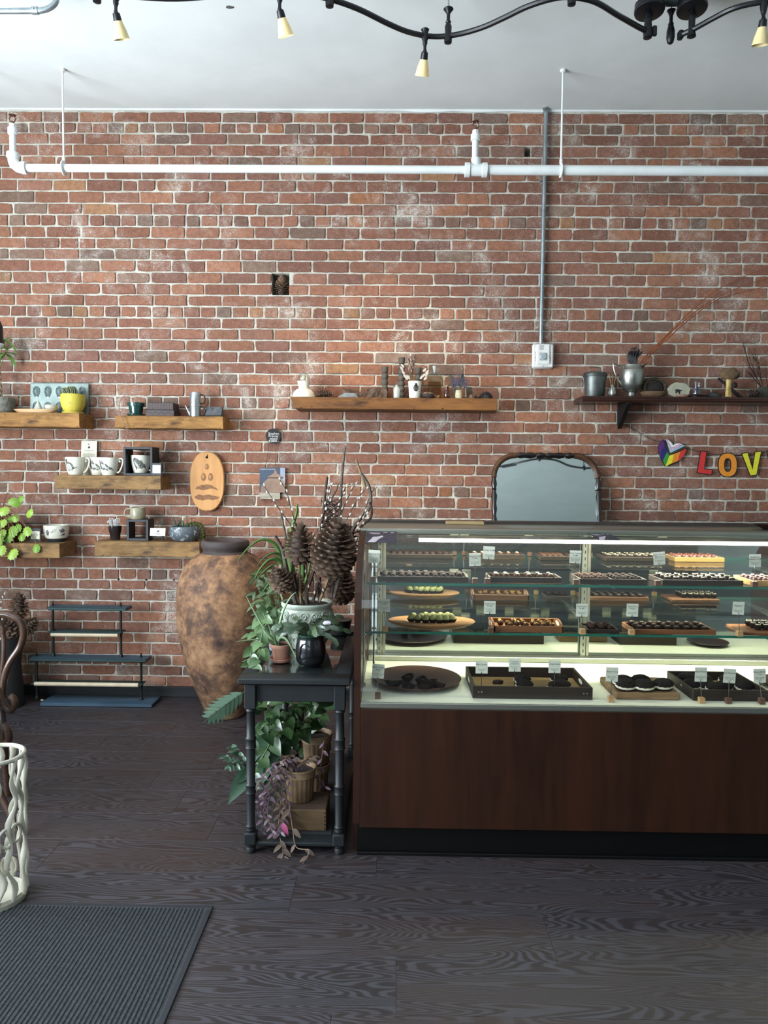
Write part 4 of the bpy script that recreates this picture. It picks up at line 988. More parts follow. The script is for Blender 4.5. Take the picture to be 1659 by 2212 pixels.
b = B(); b.box((0,0,37*s_), (34*s_,.0015,74*s_)); part(t, 'card', b, mat('cream_card', (222,218,196), .8), False)
b = B(); b.lathe([(.0005,0),(2.6*s_,0)], 14, M=TR(0,-.0013,60*s_) @ RX(PI/2)); part(t, 'emblem_fruit', b, M_INKSOFT, False)
flat(t, 'emblem_leaf', [(-3*s_,66*s_),(-1*s_,65*s_),(1.5*s_,70*s_)], -.0012, M_INKSOFT, .0003)
b = B()
for k, (w_, z) in enumerate(((18,54),(22,52),(4,49),(26,46),(28,44.3),(26,42.5),(27,40.8),(24,39),(26,36),(27,34),(25,32),(26,30),(18,28))): b.box((0,-.0012,z*s_), (w_*s_,.0003,.55*s_))
part(t, 'printed_lines', b, M_INKSOFT, False); t.rotation_euler = (-.09, 0, 0)
M_CUBE = mat('black_painted_wood', (38,40,44), .55, c2=(30,32,36), sc_=10)
def cube(px, key, wpx, hpx, Y, dep, label):
    p = pos(key, px, Y); s_ = S(p); t = thing('display_cube', label, 'display cube', p, 0, 'open black display cubes')
    w2, h2, th = wpx*s_, hpx*s_, 5.2*s_
    for nm, c, d in (('side_panel', (-w2/2+th/2,dep/2,h2/2), (th,dep,h2)), ('side_panel', (w2/2-th/2,dep/2,h2/2), (th,dep,h2)), ('top_panel', (0,dep/2,h2-th/2), (w2-2*th,dep,th)), ('bottom_panel', (0,dep/2,th/2), (w2-2*th,dep,th))):
        b = B(); b.box(c, d, .0012); part(t, nm, b, M_CUBE, False)
    return p, s_, h2, th
p, s_, h2, th = cube(298, 'C', 63, 62, 4.44, .13, 'open black display cube framing a frog mug')
mug(304, 4.52, 'cream mug with a frog drawing inside the black cube', d3_, .1, SHELF['C']+th+.001)
p = pos('C', 338, 4.425); s_ = S(p); t = thing('photo_frame', 'tiny black frame with white card leaning beside the cube', 'picture frame', p)
b = B(); b.box((0,0,14*s_), (23*s_,.008,28*s_), .0015); part(t, 'frame', b, M_CUBE); b = B(); b.box((.5*s_,-.0045,14.5*s_), (17*s_,.001,17.5*s_)); part(t, 'card', b, mat('white_card', (236,238,240), .7), False)
t.rotation_euler = (-.05, 0, 0)
# ---------- shelf D
p = pos('D', 122, 4.50); s_ = S(p); t = thing('bee_bowl', 'white bowl with a bee drawing and a dark grey foot', 'bowl', p)
pr = [(15,0),(19,3),(21,8)]; b = B(); b.lathe(sil([(15,0),(15.5,.5),(19,4),(21.5,8.2)], s_), 32, cap=(True,False)); part(t, 'foot', b, mat('dark_slip', (52,56,58), .5))
b = B(); b.lathe(sil([(21.5,8.2),(24,14),(25.8,24),(26.2,35.5),(25.4,36),(24.6,33),(22,14),(4,8)], s_), 32, cap=(False,True)); part(t, 'bowl', b, M_MUG)
rad = lambda z: s_*(21.5+.34*(z/s_-8) if z < 24*s_ else 25.8)
for nm, pg, m in (('bee_body', circ(-8,20,3.2,7.5,12,.1), M_SKETCH), ('bee_wing', [(-6,24),(4,29),(12,31),(10,24),(0,20)], M_SKL), ('bee_wing', [(-10,24),(-18,30),(-24,31),(-22,24),(-14,20)], M_SKL), ('bee_sting', [(-9,13),(-7,13),(-8,9)], M_SKETCH),
   ('leaf_drawing', [(16,27),(24,30),(30,26),(26,21),(19,21)], M_SKETCH), ('leaf_drawing', [(14,15),(22,17),(29,20),(27,13),(18,12)], M_SKETCH)): wrap(t, nm, [(x*s_, z*s_) for x, z in pg], rad, m, .0008)
p = pos('D', 77, 4.48); s_ = S(p); t = thing('photo_frame', 'small black frame with a printed cream card behind the green leaves', 'picture frame', p)
b = B(); b.box((0,0,14.5*s_), (24*s_,.008,29*s_), .0015); part(t, 'frame', b, M_CUBE); b = B(); b.box((0,-.0045,14*s_), (18.5*s_,.001,17*s_)); part(t, 'card', b, mat('cream_card', (222,218,196), .8), False)
b = B()
for w_, z in ((7,19),(13,16),(11,13),(4,10.5),(4,7.5)): b.box((0,-.0054,z*s_), (w_*s_,.0004,.8*s_))
part(t, 'printed_lines', b, M_INK, False); t.rotation_euler = (-.05,0,0)
p = pos('D', 77, 4.42); s_ = S(p); b = B(); b.tube(spline([(-19*s_,0,.003),(-10*s_,.004,.007),(0,0,.008),(12*s_,-.003,.006),(19*s_,0,.004)], 5), [.001]+[.004]*19+[.001], 8, sq=.5)
solo('dried_pod', b, mat('dried_pod', (84,76,66), .7, c2=(52,46,40), sc_=40), 'long dried seed pod lying in front of the small frame', 'seed pod', p)
p = pos('D', 8, 4.47); s_ = S(p); t = thing('begonia', 'bright green scalloped begonia trailing over the low shelf', 'potted plant', p)
b = B(); b.lathe(sil([(30,0),(32,4),(40,40),(38,42),(36,36)], s_), 22, cap=(True,True)); part(t, 'pot', b, wood('brown_planter', (70,38,26), (104,62,44), scale=5))
def scallop(n=30):
    b = B(); ps = [(0,0,0)]; m = 22
    o = []
    for k in range(m):
        a = 2*PI*k/m; q = (1.0 if k%2 else .8); rx = .5+.12*math.cos(a); x = .52+.56*math.cos(a)*q; y = .45*math.sin(a)*q
        o.append((x, y, -.12*(x*x)-.2*abs(y)))
    i_ = [(.52+(x-.52)*.45, y*.45, z*.5+.05) for x, y, z in o]
    vs = o+i_+[(.5,0,.07)]; fs = []
    for k in range(m): j = (k+1)%m; fs += [(k,j,j+m,k+m), (k+m,j+m,2*m)]
    b.add(vs, fs); n0 = len(vs); b.add([(x,y,z-.012) for x,y,z in vs], [f[::-1] for f in fs]); return b.mesh('leaf', 'all')
SCAL = scallop(); M_BEG = leaf_mat('begonia_leaf', (96,140,48), (160,186,78), .4)
b = B(); tips = []
spec = [(43,1078,.4),(33,1085,2.8),(62,1109,.5),(18,1122,-2.2),(8,1103,-2.6),(4,1130,-2.4),(38,1140,-1.5),(27,1147,-1.4),(58,1147,-1.0),(46,1159,-1.2),(19,1160,-2.0),(3,1152,-2.0),(78,1184,-1.5),(27,1196,-2.1),(3,1188,-1.6),(33,1118,-1.5),(-4,1168,-2)]
for k, (a, c, ang) in enumerate(spec):
    Y = 4.40-(.05 if c > 1165 else 0)-.02*(k%3); q = V(a, c, Y)-p
    d = Vector((math.cos(ang)*.8, -.42, math.sin(ang)*.8)); l_ = (.064+.010*((k*5)%3))*.86
    place_leaf(t, SCAL, M_BEG, q-d.normalized()*l_*.5, d, 0, l_, 'leaf', up=(0,-1,.45))
    b.tube(spline([(-.02+.01*(k%4),.0,.13),((q.x-.02)*.5,(q.y)*.6,max(q.z,.12)+.05),q-d.normalized()*l_*.45], 5), .0018, 5)
part(t, 'stems', b, mat('begonia_stem', (120,84,62), .6))
# ---------- shelf E
p = pos('E', 249, 4.50); s_ = S(p); t = thing('straw_cup', 'dark brown cup packed with clear glass sticks', 'cup', p)
b = B(); b.lathe(sil([(9,0),(10,.5),(11.5,14),(12.6,16),(13.6,22),(14,30),(13.2,30.3),(12.4,22)], s_), 26, cap=(True,True), wob=.03); part(t, 'cup', b, mat('brown_black_glaze', (38,30,30), .15, coat=.6))
M_CLEAR = mat('clear_acrylic', (206,210,210), .15, coat=.3)
for k in range(16):
    a = k*2.4; rr_ = (2+6*((k*7)%5)/5)*s_; x0, y0 = rr_*math.cos(a), rr_*math.sin(a); x1, y1 = x0*1.9, y0*1.5; h_ = (38+5*((k*3)%4)/3)*s_
    b = B(); b.tube(spline([(x0,y0,20*s_),(x1,y1,h_),(x1+3*s_*math.cos(a),y1,h_+3*s_),(x1+4.5*s_*math.cos(a),y1,h_-2*s_)], 4), .0018, 5); part(t, 'glass_stick', b, M_CLEAR)
p, s_, h2, th = cube(297, 'E', 47, 46, 4.45, .11, 'smaller empty black display cube under a beige mug')
zc_ = SHELF['E']+h2+.0006; p = Vector((atx(298,4.49,zc_), 4.49, zc_)); t = thing('mug', 'wide olive beige stoneware mug on top of the empty cube', 'mug', p)
M_OLV = mat('olive_stoneware', (158,152,128), .4, c2=(138,130,104), sc_=14, coat=.2)
b = B(); b.lathe(sil([(14.5,0),(15.5,1),(16.5,6),(16.8,24.5),(16.2,25.2),(15.4,22),(15,4),(2,3)], s_), 30); part(t, 'body', b, M_OLV)
b = B(); b.tube(spline([(-15*s_,0,22*s_),(-24*s_,0,22*s_),(-29*s_,0,15*s_),(-27*s_,0,7*s_),(-15.5*s_,0,3.5*s_)], 6), .005, 8); part(t, 'handle', b, M_OLV)
p = pos('E', 342, 4.44); s_ = S(p); t = thing('easel_card', 'white printed card on a little black easel', 'card holder', p)
b = B(); b.tube([(-9*s_,-.012,0),(-3*s_,.008,30*s_),(2*s_,.02,42*s_)], .0025, 6); b.tube([(10*s_,-.012,0),(6*s_,.008,30*s_),(3*s_,.02,42*s_)], .0025, 6); b.tube([(4*s_,.06,0),(3*s_,.02,42*s_)], .0025, 6); b.box((0,-.010,9.5*s_), (25*s_,.014,.004)); part(t, 'easel', b, M_CUBE)
b = B(); b.box((0,0,0), (33*s_,.0012,17*s_)); part(t, 'card', b, mat('white_card', (236,238,240), .7), False, TR(-.5*s_,-.006,20*s_) @ RX(-.18))
flat(t, 'bird_logo', [(x*s_, z*s_) for x, z in [(-2.5,20.5),(0,23),(1.5,25.5),(2.5,23),(1.5,20.5),(-.5,19.5)]], -.0112, M_INKSOFT, .0005)
b = B(); b.box((0,-.0095,17.5*s_), (9*s_,.0006,1*s_)); b.box((0,-.009,15*s_), (13*s_,.0006,.9*s_)); part(t, 'printed_lines', b, M_INKSOFT, False)
p = pos('E', 400, 4.49); s_ = S(p); t = thing('succulent_bowl', 'round speckled grey bowl planter with grassy succulents', 'potted plant', p)
b = B(); b.lathe(sil([(22,0),(25,1),(32,9),(34.5,18),(33,26),(30.5,31.5),(28.5,31.5),(29,27)], s_), 36, cap=(True,False)); part(t, 'bowl', b, mat('speckled_grey_glaze', (84,92,98), .4, c2=(190,198,202), sc_=45, lo=.56, hi=.66))
b = B(); b.lathe([(.001,28*s_),(29*s_,28*s_)], 20, cap=(False,False)); part(t, 'soil', b, M_SOIL)
BL = leaf_mesh('blade', 1, .1, .12, .2); M_SUC = leaf_mat('succulent_green', (40,64,54), (78,110,84))
for k in range(18):
    a = k*2.4; d = Vector((math.cos(a)*.55, math.sin(a)*.4, 1)); place_leaf(t, BL, M_SUC, ((-10+7*math.cos(a*1.3))*s_, .01*math.sin(a), 27*s_), d, 0, (14+20*((k*5)%7)/7)*s_, 'blade')
RO = leaf_mesh('rosette_leaf', 1, .5, .25, .15)
for (cx, cz) in ((4,52),(14,47)):
    b = B(); b.tube([(cx*.9*s_,0,27*s_),(cx*s_,0,cz*s_)], .0025, 6); part(t, 'stalk', b, M_SUC)
    for k in range(8): a = k*.8; place_leaf(t, RO, M_SUC, (cx*s_,0,cz*s_), (math.cos(a),math.sin(a)*.7,.25), 0, 9*s_, 'rosette_leaf')
M_SED = leaf_mat('sedum_green', (62,74,36), (96,104,54)); b = B(); tr_ = spline([(8*s_,-.01,34*s_),(24*s_,-.025,38*s_),(38*s_,-.035,34*s_),(44*s_,-.04,20*s_),(42*s_,-.04,4*s_)], 7)
b.tube(tr_, .004, 6); part(t, 'trailing_stem', b, M_SED)
for i, q in enumerate(tr_):
    for k in range(4): a = k*1.57+i; place_leaf(t, RO, M_SED, q, (math.cos(a), -.4, math.sin(a)), 0, (7 if i < 24 else 10)*s_, 'sedum_leaf')
# ---------- shelf F
FZ = 4.49
p = pos('F', 656, FZ); s_ = S(p); t = thing('stoppered_bottle', 'squat white ceramic bottle with clear glass ball stopper', 'bottle', p)
b = B(); b.lathe(sil([(23,0),(24.5,1),(24.5,5),(21.5,13),(15,19.5),(10.5,20.5),(10.8,21.5),(13.5,34),(15,36),(14,36.5),(11,30),(9,22)], s_), 34, cap=(True,True)); part(t, 'bottle', b, M_GLAZE_W)
M_GBALL = glass('clear_glass_ball', (.9,.92,.9), 3.5)
b = B(); b.blob((0,0,0), 13*s_, 24, 0); part(t, 'glass_ball', b, M_GBALL, True, TR(0,0,42*s_)); b = B(); b.lathe(sil([(3,24),(4,38),(5.5,43),(3,48),(.5,50)], s_), 10); part(t, 'stopper_peg', b, mat('frosted_peg', (196,190,172), .6))
p = pos('F', 702, FZ-.02); s_ = S(p); t = thing('pine_cone', 'pine cone lying on its side next to the white stoppered bottle', 'pine cone', p)
bd, sl = cone_joined(36*s_, 11*s_, rows=8, per=9, open_=.55, seed=3); Mx = TR(-18*s_,0,9*s_) @ RY(PI/2) 
part(t, 'core', bd.tf(Mx), M_CONE); part(t, 'scales', sl.tf(Mx), M_CONEL)
def bark(px, py, w, h, key, Y, label, seed, rot=0):
    p = pos(key, px, Y); s_ = S(p); b = B(); vs = []; fs = []; n = 14; m = 7
    rs = random.Random(seed)
    for i in range(n+1):
        u = i/n; x = (u-.5)*w*s_
        for k in range(m):
            a = PI*k/(m-1); rr_ = h*s_*.55*(1+.35*noise.noise(Vector((u*6+seed, a*1.6, seed))))
            vs.append((x+rs.uniform(-.004,.004), -rr_*math.cos(a)*1.2, rr_*math.sin(a)*(1+.25*math.sin(u*7+seed))+.002))
    for i in range(n):
        for k in range(m-1): a = i*m+k; fs.append((a, a+m, a+m+1, a+1))
    fs.append(tuple(range(m))); fs.append(tuple(range(n*m+m-1, n*m-1, -1)))
    b.add(vs, fs); return solo('bark_piece', b, mat('rough_bark', (104,84,70), .95, c2=(62,48,40), sc_=26, bump=1.0, bsc=40), label, 'bark', p, rot, smooth=False)
bark(788, 0, 96, 36, 'F', FZ+.03, 'long curled piece of rough bark on the dark honey beam', 2)
p = pos('F', 806, FZ+.02); s_ = S(p); b = B(); b.blob((0,0,20*s_), .028, 12, .6, 3, 5, (1.3,.7,.4)); b.add([(18*s_,0,14*s_),(22*s_,.004,16*s_),(29*s_,0,34*s_),(22*s_,-.006,14*s_)], [(0,1,2),(1,3,2),(3,0,2)])
solo('bark_chip', b, mat('rough_bark', (104,84,70), .95), 'ragged bark flake lying on top of the long bark piece', 'bark', p)
p = pos('F', 751, 4.425); s_ = S(p); b = B(); b.add([(-22*s_,0,.001),(-12*s_,-.008,.001),(22*s_,-.006,.002),(18*s_,.01,9*s_),(-4*s_,.014,11*s_),(-18*s_,.01,5*s_)], [(0,1,2,3,4,5)]); n0 = len(b.v); b.add([(x,y+.004,z-.001) for x,y,z in b.v[:n0]], [(5,4,3,2,1,0)])
solo('lichen_leaf', b, mat('lichen_grey', (122,130,134), .8, c2=(92,100,106), sc_=40), 'pale blue grey lichen flake in front of the bark', 'lichen', p, smooth=False)
def candlestick(px, hpx, Y, label, w=1.0):
    p = pos('F', px, Y); s_ = S(p); t = thing('candlestick', label, 'candlestick', p, 0, 'grey turned candlesticks'); pr = [(8*w,0),(8.5*w,3),(7*w,5)]
    z = 5; i = 0; body = hpx-14; n = max(2, round((body-5)/12.5)); st = (body-5)/n
    for k in range(n):
        for f, r in ((.0,5),(.2,6.6),(.5,7.6),(.8,6.6)): pr.append((r*w, 5+st*(k+f)))
    pr.append((4.6*w, body))
    b = B(); b.lathe(sil(pr, s_), 18); part(t, 'twisted_stem', b, M_CST)
    b = B(); b.lathe(sil([(4.6*w,body),(6.4*w,body+1),(7.6*w,hpx-1),(7*w,hpx),(5.4*w,hpx-1),(5*w,hpx-8)], s_), 18); part(t, 'candle_cup', b, M_CST)
M_CST = mat('grey_stained_wood', (84,78,70), .7, c2=(66,60,54), sc_=20)
candlestick(831, 71, 4.55, 'grey turned wooden candlestick rising behind the bark')
candlestick(867, 91, 4.55, 'tallest grey turned candlestick on the beam')
candlestick(903, 70, 4.57, 'grey turned candlestick behind the dried flowers')
p = pos('F', 857, 4.43); s_ = S(p); t = thing('glass_bottle', 'tiny clear glass bottle with wire neck in front of the tallest candlestick', 'bottle', p)
M_GBOT = mat('pale_bottle_glass', (186,192,186), .08, coat=.6)
M_GB2 = glass('clear_bottle_glass', (.88,.92,.90), 3.0)
b = B(); b.lathe(sil([(6.5,0),(7.2,1),(7.2,17),(5.5,22),(3,24.5),(3.2,28)], s_), 18); part(t, 'body', b, M_GBOT)
b = B(); b.tube([(3.2*s_*math.cos(a),3.2*s_*math.sin(a),26*s_) for a in [2*PI*k/10 for k in range(10)]], .001, 4, closed=True); b.tube(spline([(-3*s_,0,26*s_),(-2*s_,0,33*s_),(2*s_,0,33*s_),(3*s_,0,26*s_)], 4), .001, 4); part(t, 'wire', b, M_GALV)
p = pos('F', 896, 4.44); s_ = S(p); t = thing('beetle_cup', 'tall white cup with a beetle emblem holding dried flowers', 'vase', p)
b = B(); b.lathe(sil([(11.8,0),(12.4,.6),(13.2,16),(14.4,30),(15.4,36),(14.6,36),(13.2,28)], s_), 30, cap=(True,True)); part(t, 'cup', b, M_GLAZE_W)
b = B(); b.lathe([(.001,34.6*s_),(14.4*s_,34.8*s_),(15.2*s_,35.8*s_)], 22, cap=(False,False)); part(t, 'dark_rim', b, M_SOIL)
rad = lambda z: s_*(12.4+.065*(z/s_))
wrap(t, 'beetle_emblem', [(x*s_, z*s_) for x, z in circ(2,21,5.6,7.6,14)], rad, M_INK, .0008); wrap(t, 'beetle_head', [(x*s_, z*s_) for x, z in circ(2,29,2.6,2.2,10)], rad, M_INK, .0009)
for sg in (-1, 1): wrap(t, 'wing_case', [(x*s_, z*s_) for x, z in circ(2+sg*2.4,20,1.7,5.2,10)], rad, mat('beetle_grey', (96,98,98), .5), .0016)
b = B()
for sg in (-1, 1):
    for k in range(3): b.tube([((2+sg*5)*s_,-rad(20*s_)*.93-.0012,(24-5*k)*s_),((2+sg*8)*s_,-rad(20*s_)*.82-.002,(26-6.5*k)*s_)], .0007, 4)
part(t, 'beetle_legs', b, M_INK)
M_DRY = mat('dried_flower', (112,92,84), .9, c2=(146,126,116), sc_=60); M_DRYS = mat('dried_stem', (122,98,74), .9); M_SILV = mat('silver_leaf', (188,182,172), .7)
b = B()
for k in range(26):
    a = k*2.4; x, y = (-9+5.5*math.cos(a)*(.2+.8*((k*7)%5)/5))*s_, 4*math.sin(a)*s_; h0 = 56+5*((k*3)%7); b.tube([(-5*s_,0,34*s_),(x*.9,y*.6,h0*s_*.8),(x,y,h0*s_)], .0009, 4)
part(t, 'dried_stalks', b, M_DRYS)
b = B()
for k in range(46):
    a = k*2.4; u = (k%23)/23; x, y = (-9+(4+4.2*u)*math.cos(a))*s_, 5*math.sin(a)*s_; b.blob((x,y,(58+37*u)*s_), .0055, 6, .5, 3, k, (1,1,1.5))
part(t, 'flower_heads', b, M_DRY)['kind'] = 'stuff'
SLF = leaf_mesh('silver_leaf', 1, .45, .2, .1)
for k, (dx, dz) in enumerate(((-30,62),(-26,54),(-28,68),(-22,46),(-18,42),(20,60),(24,50),(22,42),(26,56),(17,48),(-14,44),(12,44))): place_leaf(t, SLF, M_SILV, ((dx*.85)*s_,-.006,(dz-3)*s_), (math.copysign(.6,dx),-.3,.7), 0, .03, 'silver_leaf', up=(0,-1,0))
b = B()
for dx, dz in ((-28,66),(22,56)): b.tube(spline([(0,0,34*s_),(dx*.6*s_,0,(dz*.7)*s_),(dx*s_,-.004,dz*s_)], 4), .001, 4)
part(t, 'silver_stem', b, M_DRYS)
p = pos('F', 925, 4.435); s_ = S(p); t = thing('bracket_fungus', 'ruffled cream and dark brown bracket fungus beside the beetle cup', 'fungus', p)
b = B(); b.blob((0,0,6*s_), 13*s_, 14, .3, 2, 4, (1,.7,.55), flat=-6*s_); part(t, 'underside', b, mat('fungus_dark', (44,38,36), .8)); b = B(); b.blob((-1*s_,.004,10*s_), 12*s_, 16, .35, 3, 8, (1,.7,.32)); part(t, 'cap', b, mat('fungus_cream', (150,124,100), .8, c2=(86,58,46), sc_=12))
p = pos('F', 941, 4.45); s_ = S(p); b = B()
for k in range(6): b.blob(((-6+2.6*k)*s_, .004*(k%2), (2.5+1.4*(k%3))*s_), 3.2*s_, 8, .4, 2, k)
solo('moss_clump', b, mat('dry_moss', (134,102,66), .95), 'small tuft of dry tan moss below the square decanter', 'moss', p)
p = pos('F', 938, 4.53); s_ = S(p); t = thing('decanter', 'square glass decanter half full of amber liquid with stopper', 'bottle', p)
b = B(); w2 = 27*s_
for z0, z1, a, c in ((0,52,1,1),(52,57,1,.75),(57,60,.75,.32),(60,64,.32,.3)):
    x0, x1 = w2/2*a, w2/2*c; b.add([(-x0,-x0,z0*s_),(x0,-x0,z0*s_),(x0,x0,z0*s_),(-x0,x0,z0*s_),(-x1,-x1,z1*s_),(x1,-x1,z1*s_),(x1,x1,z1*s_),(-x1,x1,z1*s_)], [(0,1,5,4),(1,2,6,5),(2,3,7,6),(3,0,4,7)])
part(t, 'body', b, M_GB2, False)
b = B(); b.box((0,0,19.5*s_), (w2*.93,w2*.93,37*s_), .002); part(t, 'liquid', b, glass('amber_liquid', (.80,.62,.30), .6), False)
b = B(); b.lathe(sil([(2.4,58),(3,64),(4.2,68),(5.2,73),(2,73.5)], s_), 12); part(t, 'stopper', b, M_GBOT)
p = pos('F', 965, 4.45); s_ = S(p); t = thing('amber_bottle', 'small brown apothecary bottle with a cork', 'bottle', p)
b = B(); b.lathe(sil([(6,0),(6.6,.8),(6.6,15),(5,18.5),(3.6,19.5),(3.6,23),(4.6,23.4),(4.6,25.5),(3,26)], s_), 18); part(t, 'body', b, mat('brown_glass', (64,30,20), .1, coat=.7)); b = B(); b.lathe(sil([(2.6,25),(3.2,29),(2.4,29.5)], s_), 10); part(t, 'cork', b, mat('cork', (168,140,100), .8))
p = pos('F', 991, 4.45); s_ = S(p); t = thing('twine_vase', 'tiny twine wrapped vase holding dried lavender', 'vase', p)
b = B()
prv = [(6.6,0),(7.4,3),(7.6,9),(6.6,15),(6,18.5)]; b.lathe(sil(prv+[(4.6,18.5)], s_), 18); part(t, 'vase', b, mat('cream_twine', (200,190,164), .9, bump=.4, sc_=60))
b = B()
for k in range(11):
    z = .8+1.7*k; r = 7.6-abs(z-8)*.12; b.tube([(r*s_*math.cos(a), r*s_*math.sin(a), z*s_) for a in [2*PI*q/16 for q in range(16)]], .0021, 5, closed=True)
part(t, 'twine_winding', b, mat('cream_twine', (200,190,164), .9))
b = B(); f_ = B()
for k in range(13):
    an = -1.15+2.3*k/12; l_ = (26+9*((k*5)%4)/3)*s_; y = -.012+.002*(k%5); e = Vector((math.sin(an)*l_*.75, y, 18*s_+math.cos(an)*l_)); b.tube([(0,0,16*s_),e], .0009, 4)
    for q in range(6): u = .5+.5*q/5; f_.blob(Vector((0,0,16*s_)).lerp(e, u), .0042, 6, .4, 3, k*7+q, (1,1,1.3))
part(t, 'lavender_stems', b, mat('grey_green_stem', (92,96,82), .8)); part(t, 'lavender_buds', f_, mat('lavender', (86,84,102), .9, c2=(62,62,78), sc_=80))['kind'] = 'stuff'
FE = leaf_mesh('feather', 1, .26, .05, .08); place_leaf(t, FE, mat('dark_feather', (46,46,50), .7), (2*s_,-.004,22*s_), (.22,-.05,1), 0, 35*s_, 'feather', up=(0,-1,0))
M_DRIFT = mat('grey_driftwood', (86,84,76), .9, c2=(66,64,58), sc_=20, stretch=(1,1,.3))
p = pos('F', 985, 4.54); s_ = S(p); b = B(); b.tube([(-14*s_,0,54*s_),(-8*s_,0,34*s_),(0,.0,4*s_),(2*s_,0,0)], [.008,.009,.008,.006], 8); solo('driftwood_stick', b, M_DRIFT, 'grey stick leaning behind the twine vase', 'stick', p)
p = pos('F', 990, 4.56); s_ = S(p); b = B(); b.tube([(-20*s_,0,.013),(20*s_,0,.013)], .0125, 10); solo('driftwood_log', b, M_DRIFT, 'short grey log lying behind the twine vase', 'stick', p)
p = pos('F', 1014, 4.53); s_ = S(p); b = B(); b.prism([(-2*s_,0),(10*s_,0),(4*s_,28*s_),(-8*s_,28*s_)], -.012, .012); solo('slate_wedge', b, M_DRIFT, 'slanted grey slab standing right of the lavender', 'slab', p, smooth=False)
p = pos('F', 1024, 4.44); s_ = S(p); b = B(); b.blob((0,0,4.5*s_), 10*s_, 12, .45, 2.4, 6, (1.1,.7,.5), flat=-4.5*s_); solo('walnut_shell', b, mat('shell_brown', (112,78,58), .6, c2=(58,44,38), sc_=20), 'small brown broken nut shell near the right end of the beam', 'shell', p)
p = pos('F', 1050, 4.45); s_ = S(p); t = thing('seed_orb', 'black ribbed seed pod like a little cage at the beam end', 'seed pod', p)
for k in range(9):
    a = PI*k/8; b = B(); b.tube([(14*s_*math.cos(q)*math.cos(a*.0)+0, 11*s_*math.cos(q)*0+(k-4)*2.2*s_, 0) for q in ()] or [( (14-abs(k-4)*.6)*s_*math.cos(q)*math.cos((k-4)*.34)+(k-4)*.9*s_, 10*s_*math.sin((k-4)*.34)*math.cos(q*.0)-.0, (15-abs(k-4)*1.2)*s_*math.sin(q)) for q in [PI*j/10 for j in range(11)]], .0028, 6); part(t, 'rib', b, M_BLKP)
b = B(); b.blob((0,0,5*s_), 6*s_, 10, .2, 2, 3, (1.2,.8,.7), flat=-5*s_); part(t, 'seed', b, mat('grey_seed', (128,124,120), .4))
p = pos('F', 1036, 4.43); s_ = S(p); b = B(); b.tube(spline([(-5*s_,0,3*s_),(0,-.004,5*s_),(4*s_,0,8*s_),(7*s_,0,3*s_)], 4), .002, 6); b.blob((-3*s_,0,3*s_), 3*s_, 8, .3, 2, 2); solo('dried_twig', b, mat('dark_twig', (50,42,40), .8), 'curled dark twig beside the ribbed seed pod', 'twig', p)
# ---------- shelf G
M_TIN = mat('tarnished_tin', (112,116,112), .45, .75, c2=(78,82,80), sc_=12); M_PEW = mat('polished_pewter', (176,176,168), .3, .9, c2=(140,142,136), sc_=5)
p = pos('G', 1284, 4.49); s_ = S(p); t = thing('tin_pail', 'lidded grey tin pail with wire handle', 'pail', p)
b = B(); b.lathe(sil([(19,0),(19.6,1),(20,2),(23.5,44),(23.5,46)], s_), 30); part(t, 'body', b, M_TIN)
b = B(); b.lathe(sil([(24.5,44),(25.2,45),(25.2,50),(25.6,50.5),(24,53),(14,55.5),(1,56.5)], s_), 30); part(t, 'lid', b, M_TIN)
b = B(); b.tube(spline([(-10*s_,0,55*s_),(-12*s_,0,60*s_),(-9*s_,0,65*s_),(0,0,65.5*s_),(8*s_,0,65*s_),(11*s_,0,61*s_),(9*s_,0,56*s_)], 4), .0022, 6); part(t, 'wire_handle', b, M_TIN)
p = pos('G', 1322, 4.435); s_ = S(p); t = thing('bud_vase', 'little ribbed silver bud vase with dry twigs', 'vase', p)
b = B(); vs = []; fs = []; n = 24; pr = [(5,0),(7.4,4),(8.4,10),(6.5,18),(3.4,23),(4.4,26),(3.6,26)]
for r, z in pr:
    for k in range(n): q = 1 if k%2 else .9; a = 2*PI*k/n; vs.append((r*q*s_*math.cos(a), r*q*s_*math.sin(a), z*s_))
for i in range(len(pr)-1):
    for k in range(n): a = i*n+k; d = i*n+(k+1)%n; fs.append((a,d,d+n,a+n))
fs.append(tuple(range(n-1,-1,-1))); b.add(vs, fs); part(t, 'vase', b, M_PEW)
M_STRAW = mat('straw_stalk', (156,128,92), .8)
for dx in (-9, 0, 10):
    b = B(); b.tube([(dx*.15*s_,0,20*s_),(dx*s_,.002*dx,46*s_)], .0022, 6); b.blob((dx*s_,.002*dx,46*s_), .005, 7, .4, 2, dx); part(t, 'dry_twig', b, M_STRAW)
p = pos('G', 1363, 4.47); s_ = S(p); t = thing('silver_pitcher', 'footed pewter pitcher holding a black brush and long orange twigs', 'pitcher', p)
b = B(); b.lathe(sil([(16,0),(17,1.5),(15,2.5),(8,4.5),(7.2,11),(10,12),(17,17),(23,29),(25.5,44),(26,58),(24.5,60),(21.5,63),(20.5,70),(19.6,70),(20.5,62)], s_), 34, cap=(True,True)); part(t, 'body', b, M_PEW)
b = B(); b.add([(12*s_,-8*s_,62*s_),(12*s_,8*s_,62*s_),(12*s_,-9*s_,71*s_),(12*s_,9*s_,71*s_),(26*s_,-5*s_,72*s_),(26*s_,5*s_,72*s_),(35*s_,0,77*s_),(24*s_,0,64*s_)], [(0,2,4,7),(1,7,5,3),(4,6,7),(5,7,6),(2,3,5,4),(4,5,6)]); part(t, 'spout', b, M_PEW, False)
b = B(); b.tube(spline([(-20*s_,0,68*s_),(-32*s_,0,70*s_),(-40*s_,0,73*s_),(-38*s_,0,58*s_),(-32*s_,0,44*s_),(-24*s_,0,32*s_),(-20*s_,0,26*s_)], 5), .0065, 8, sq=.7); part(t, 'handle', b, M_PEW)
b = B()
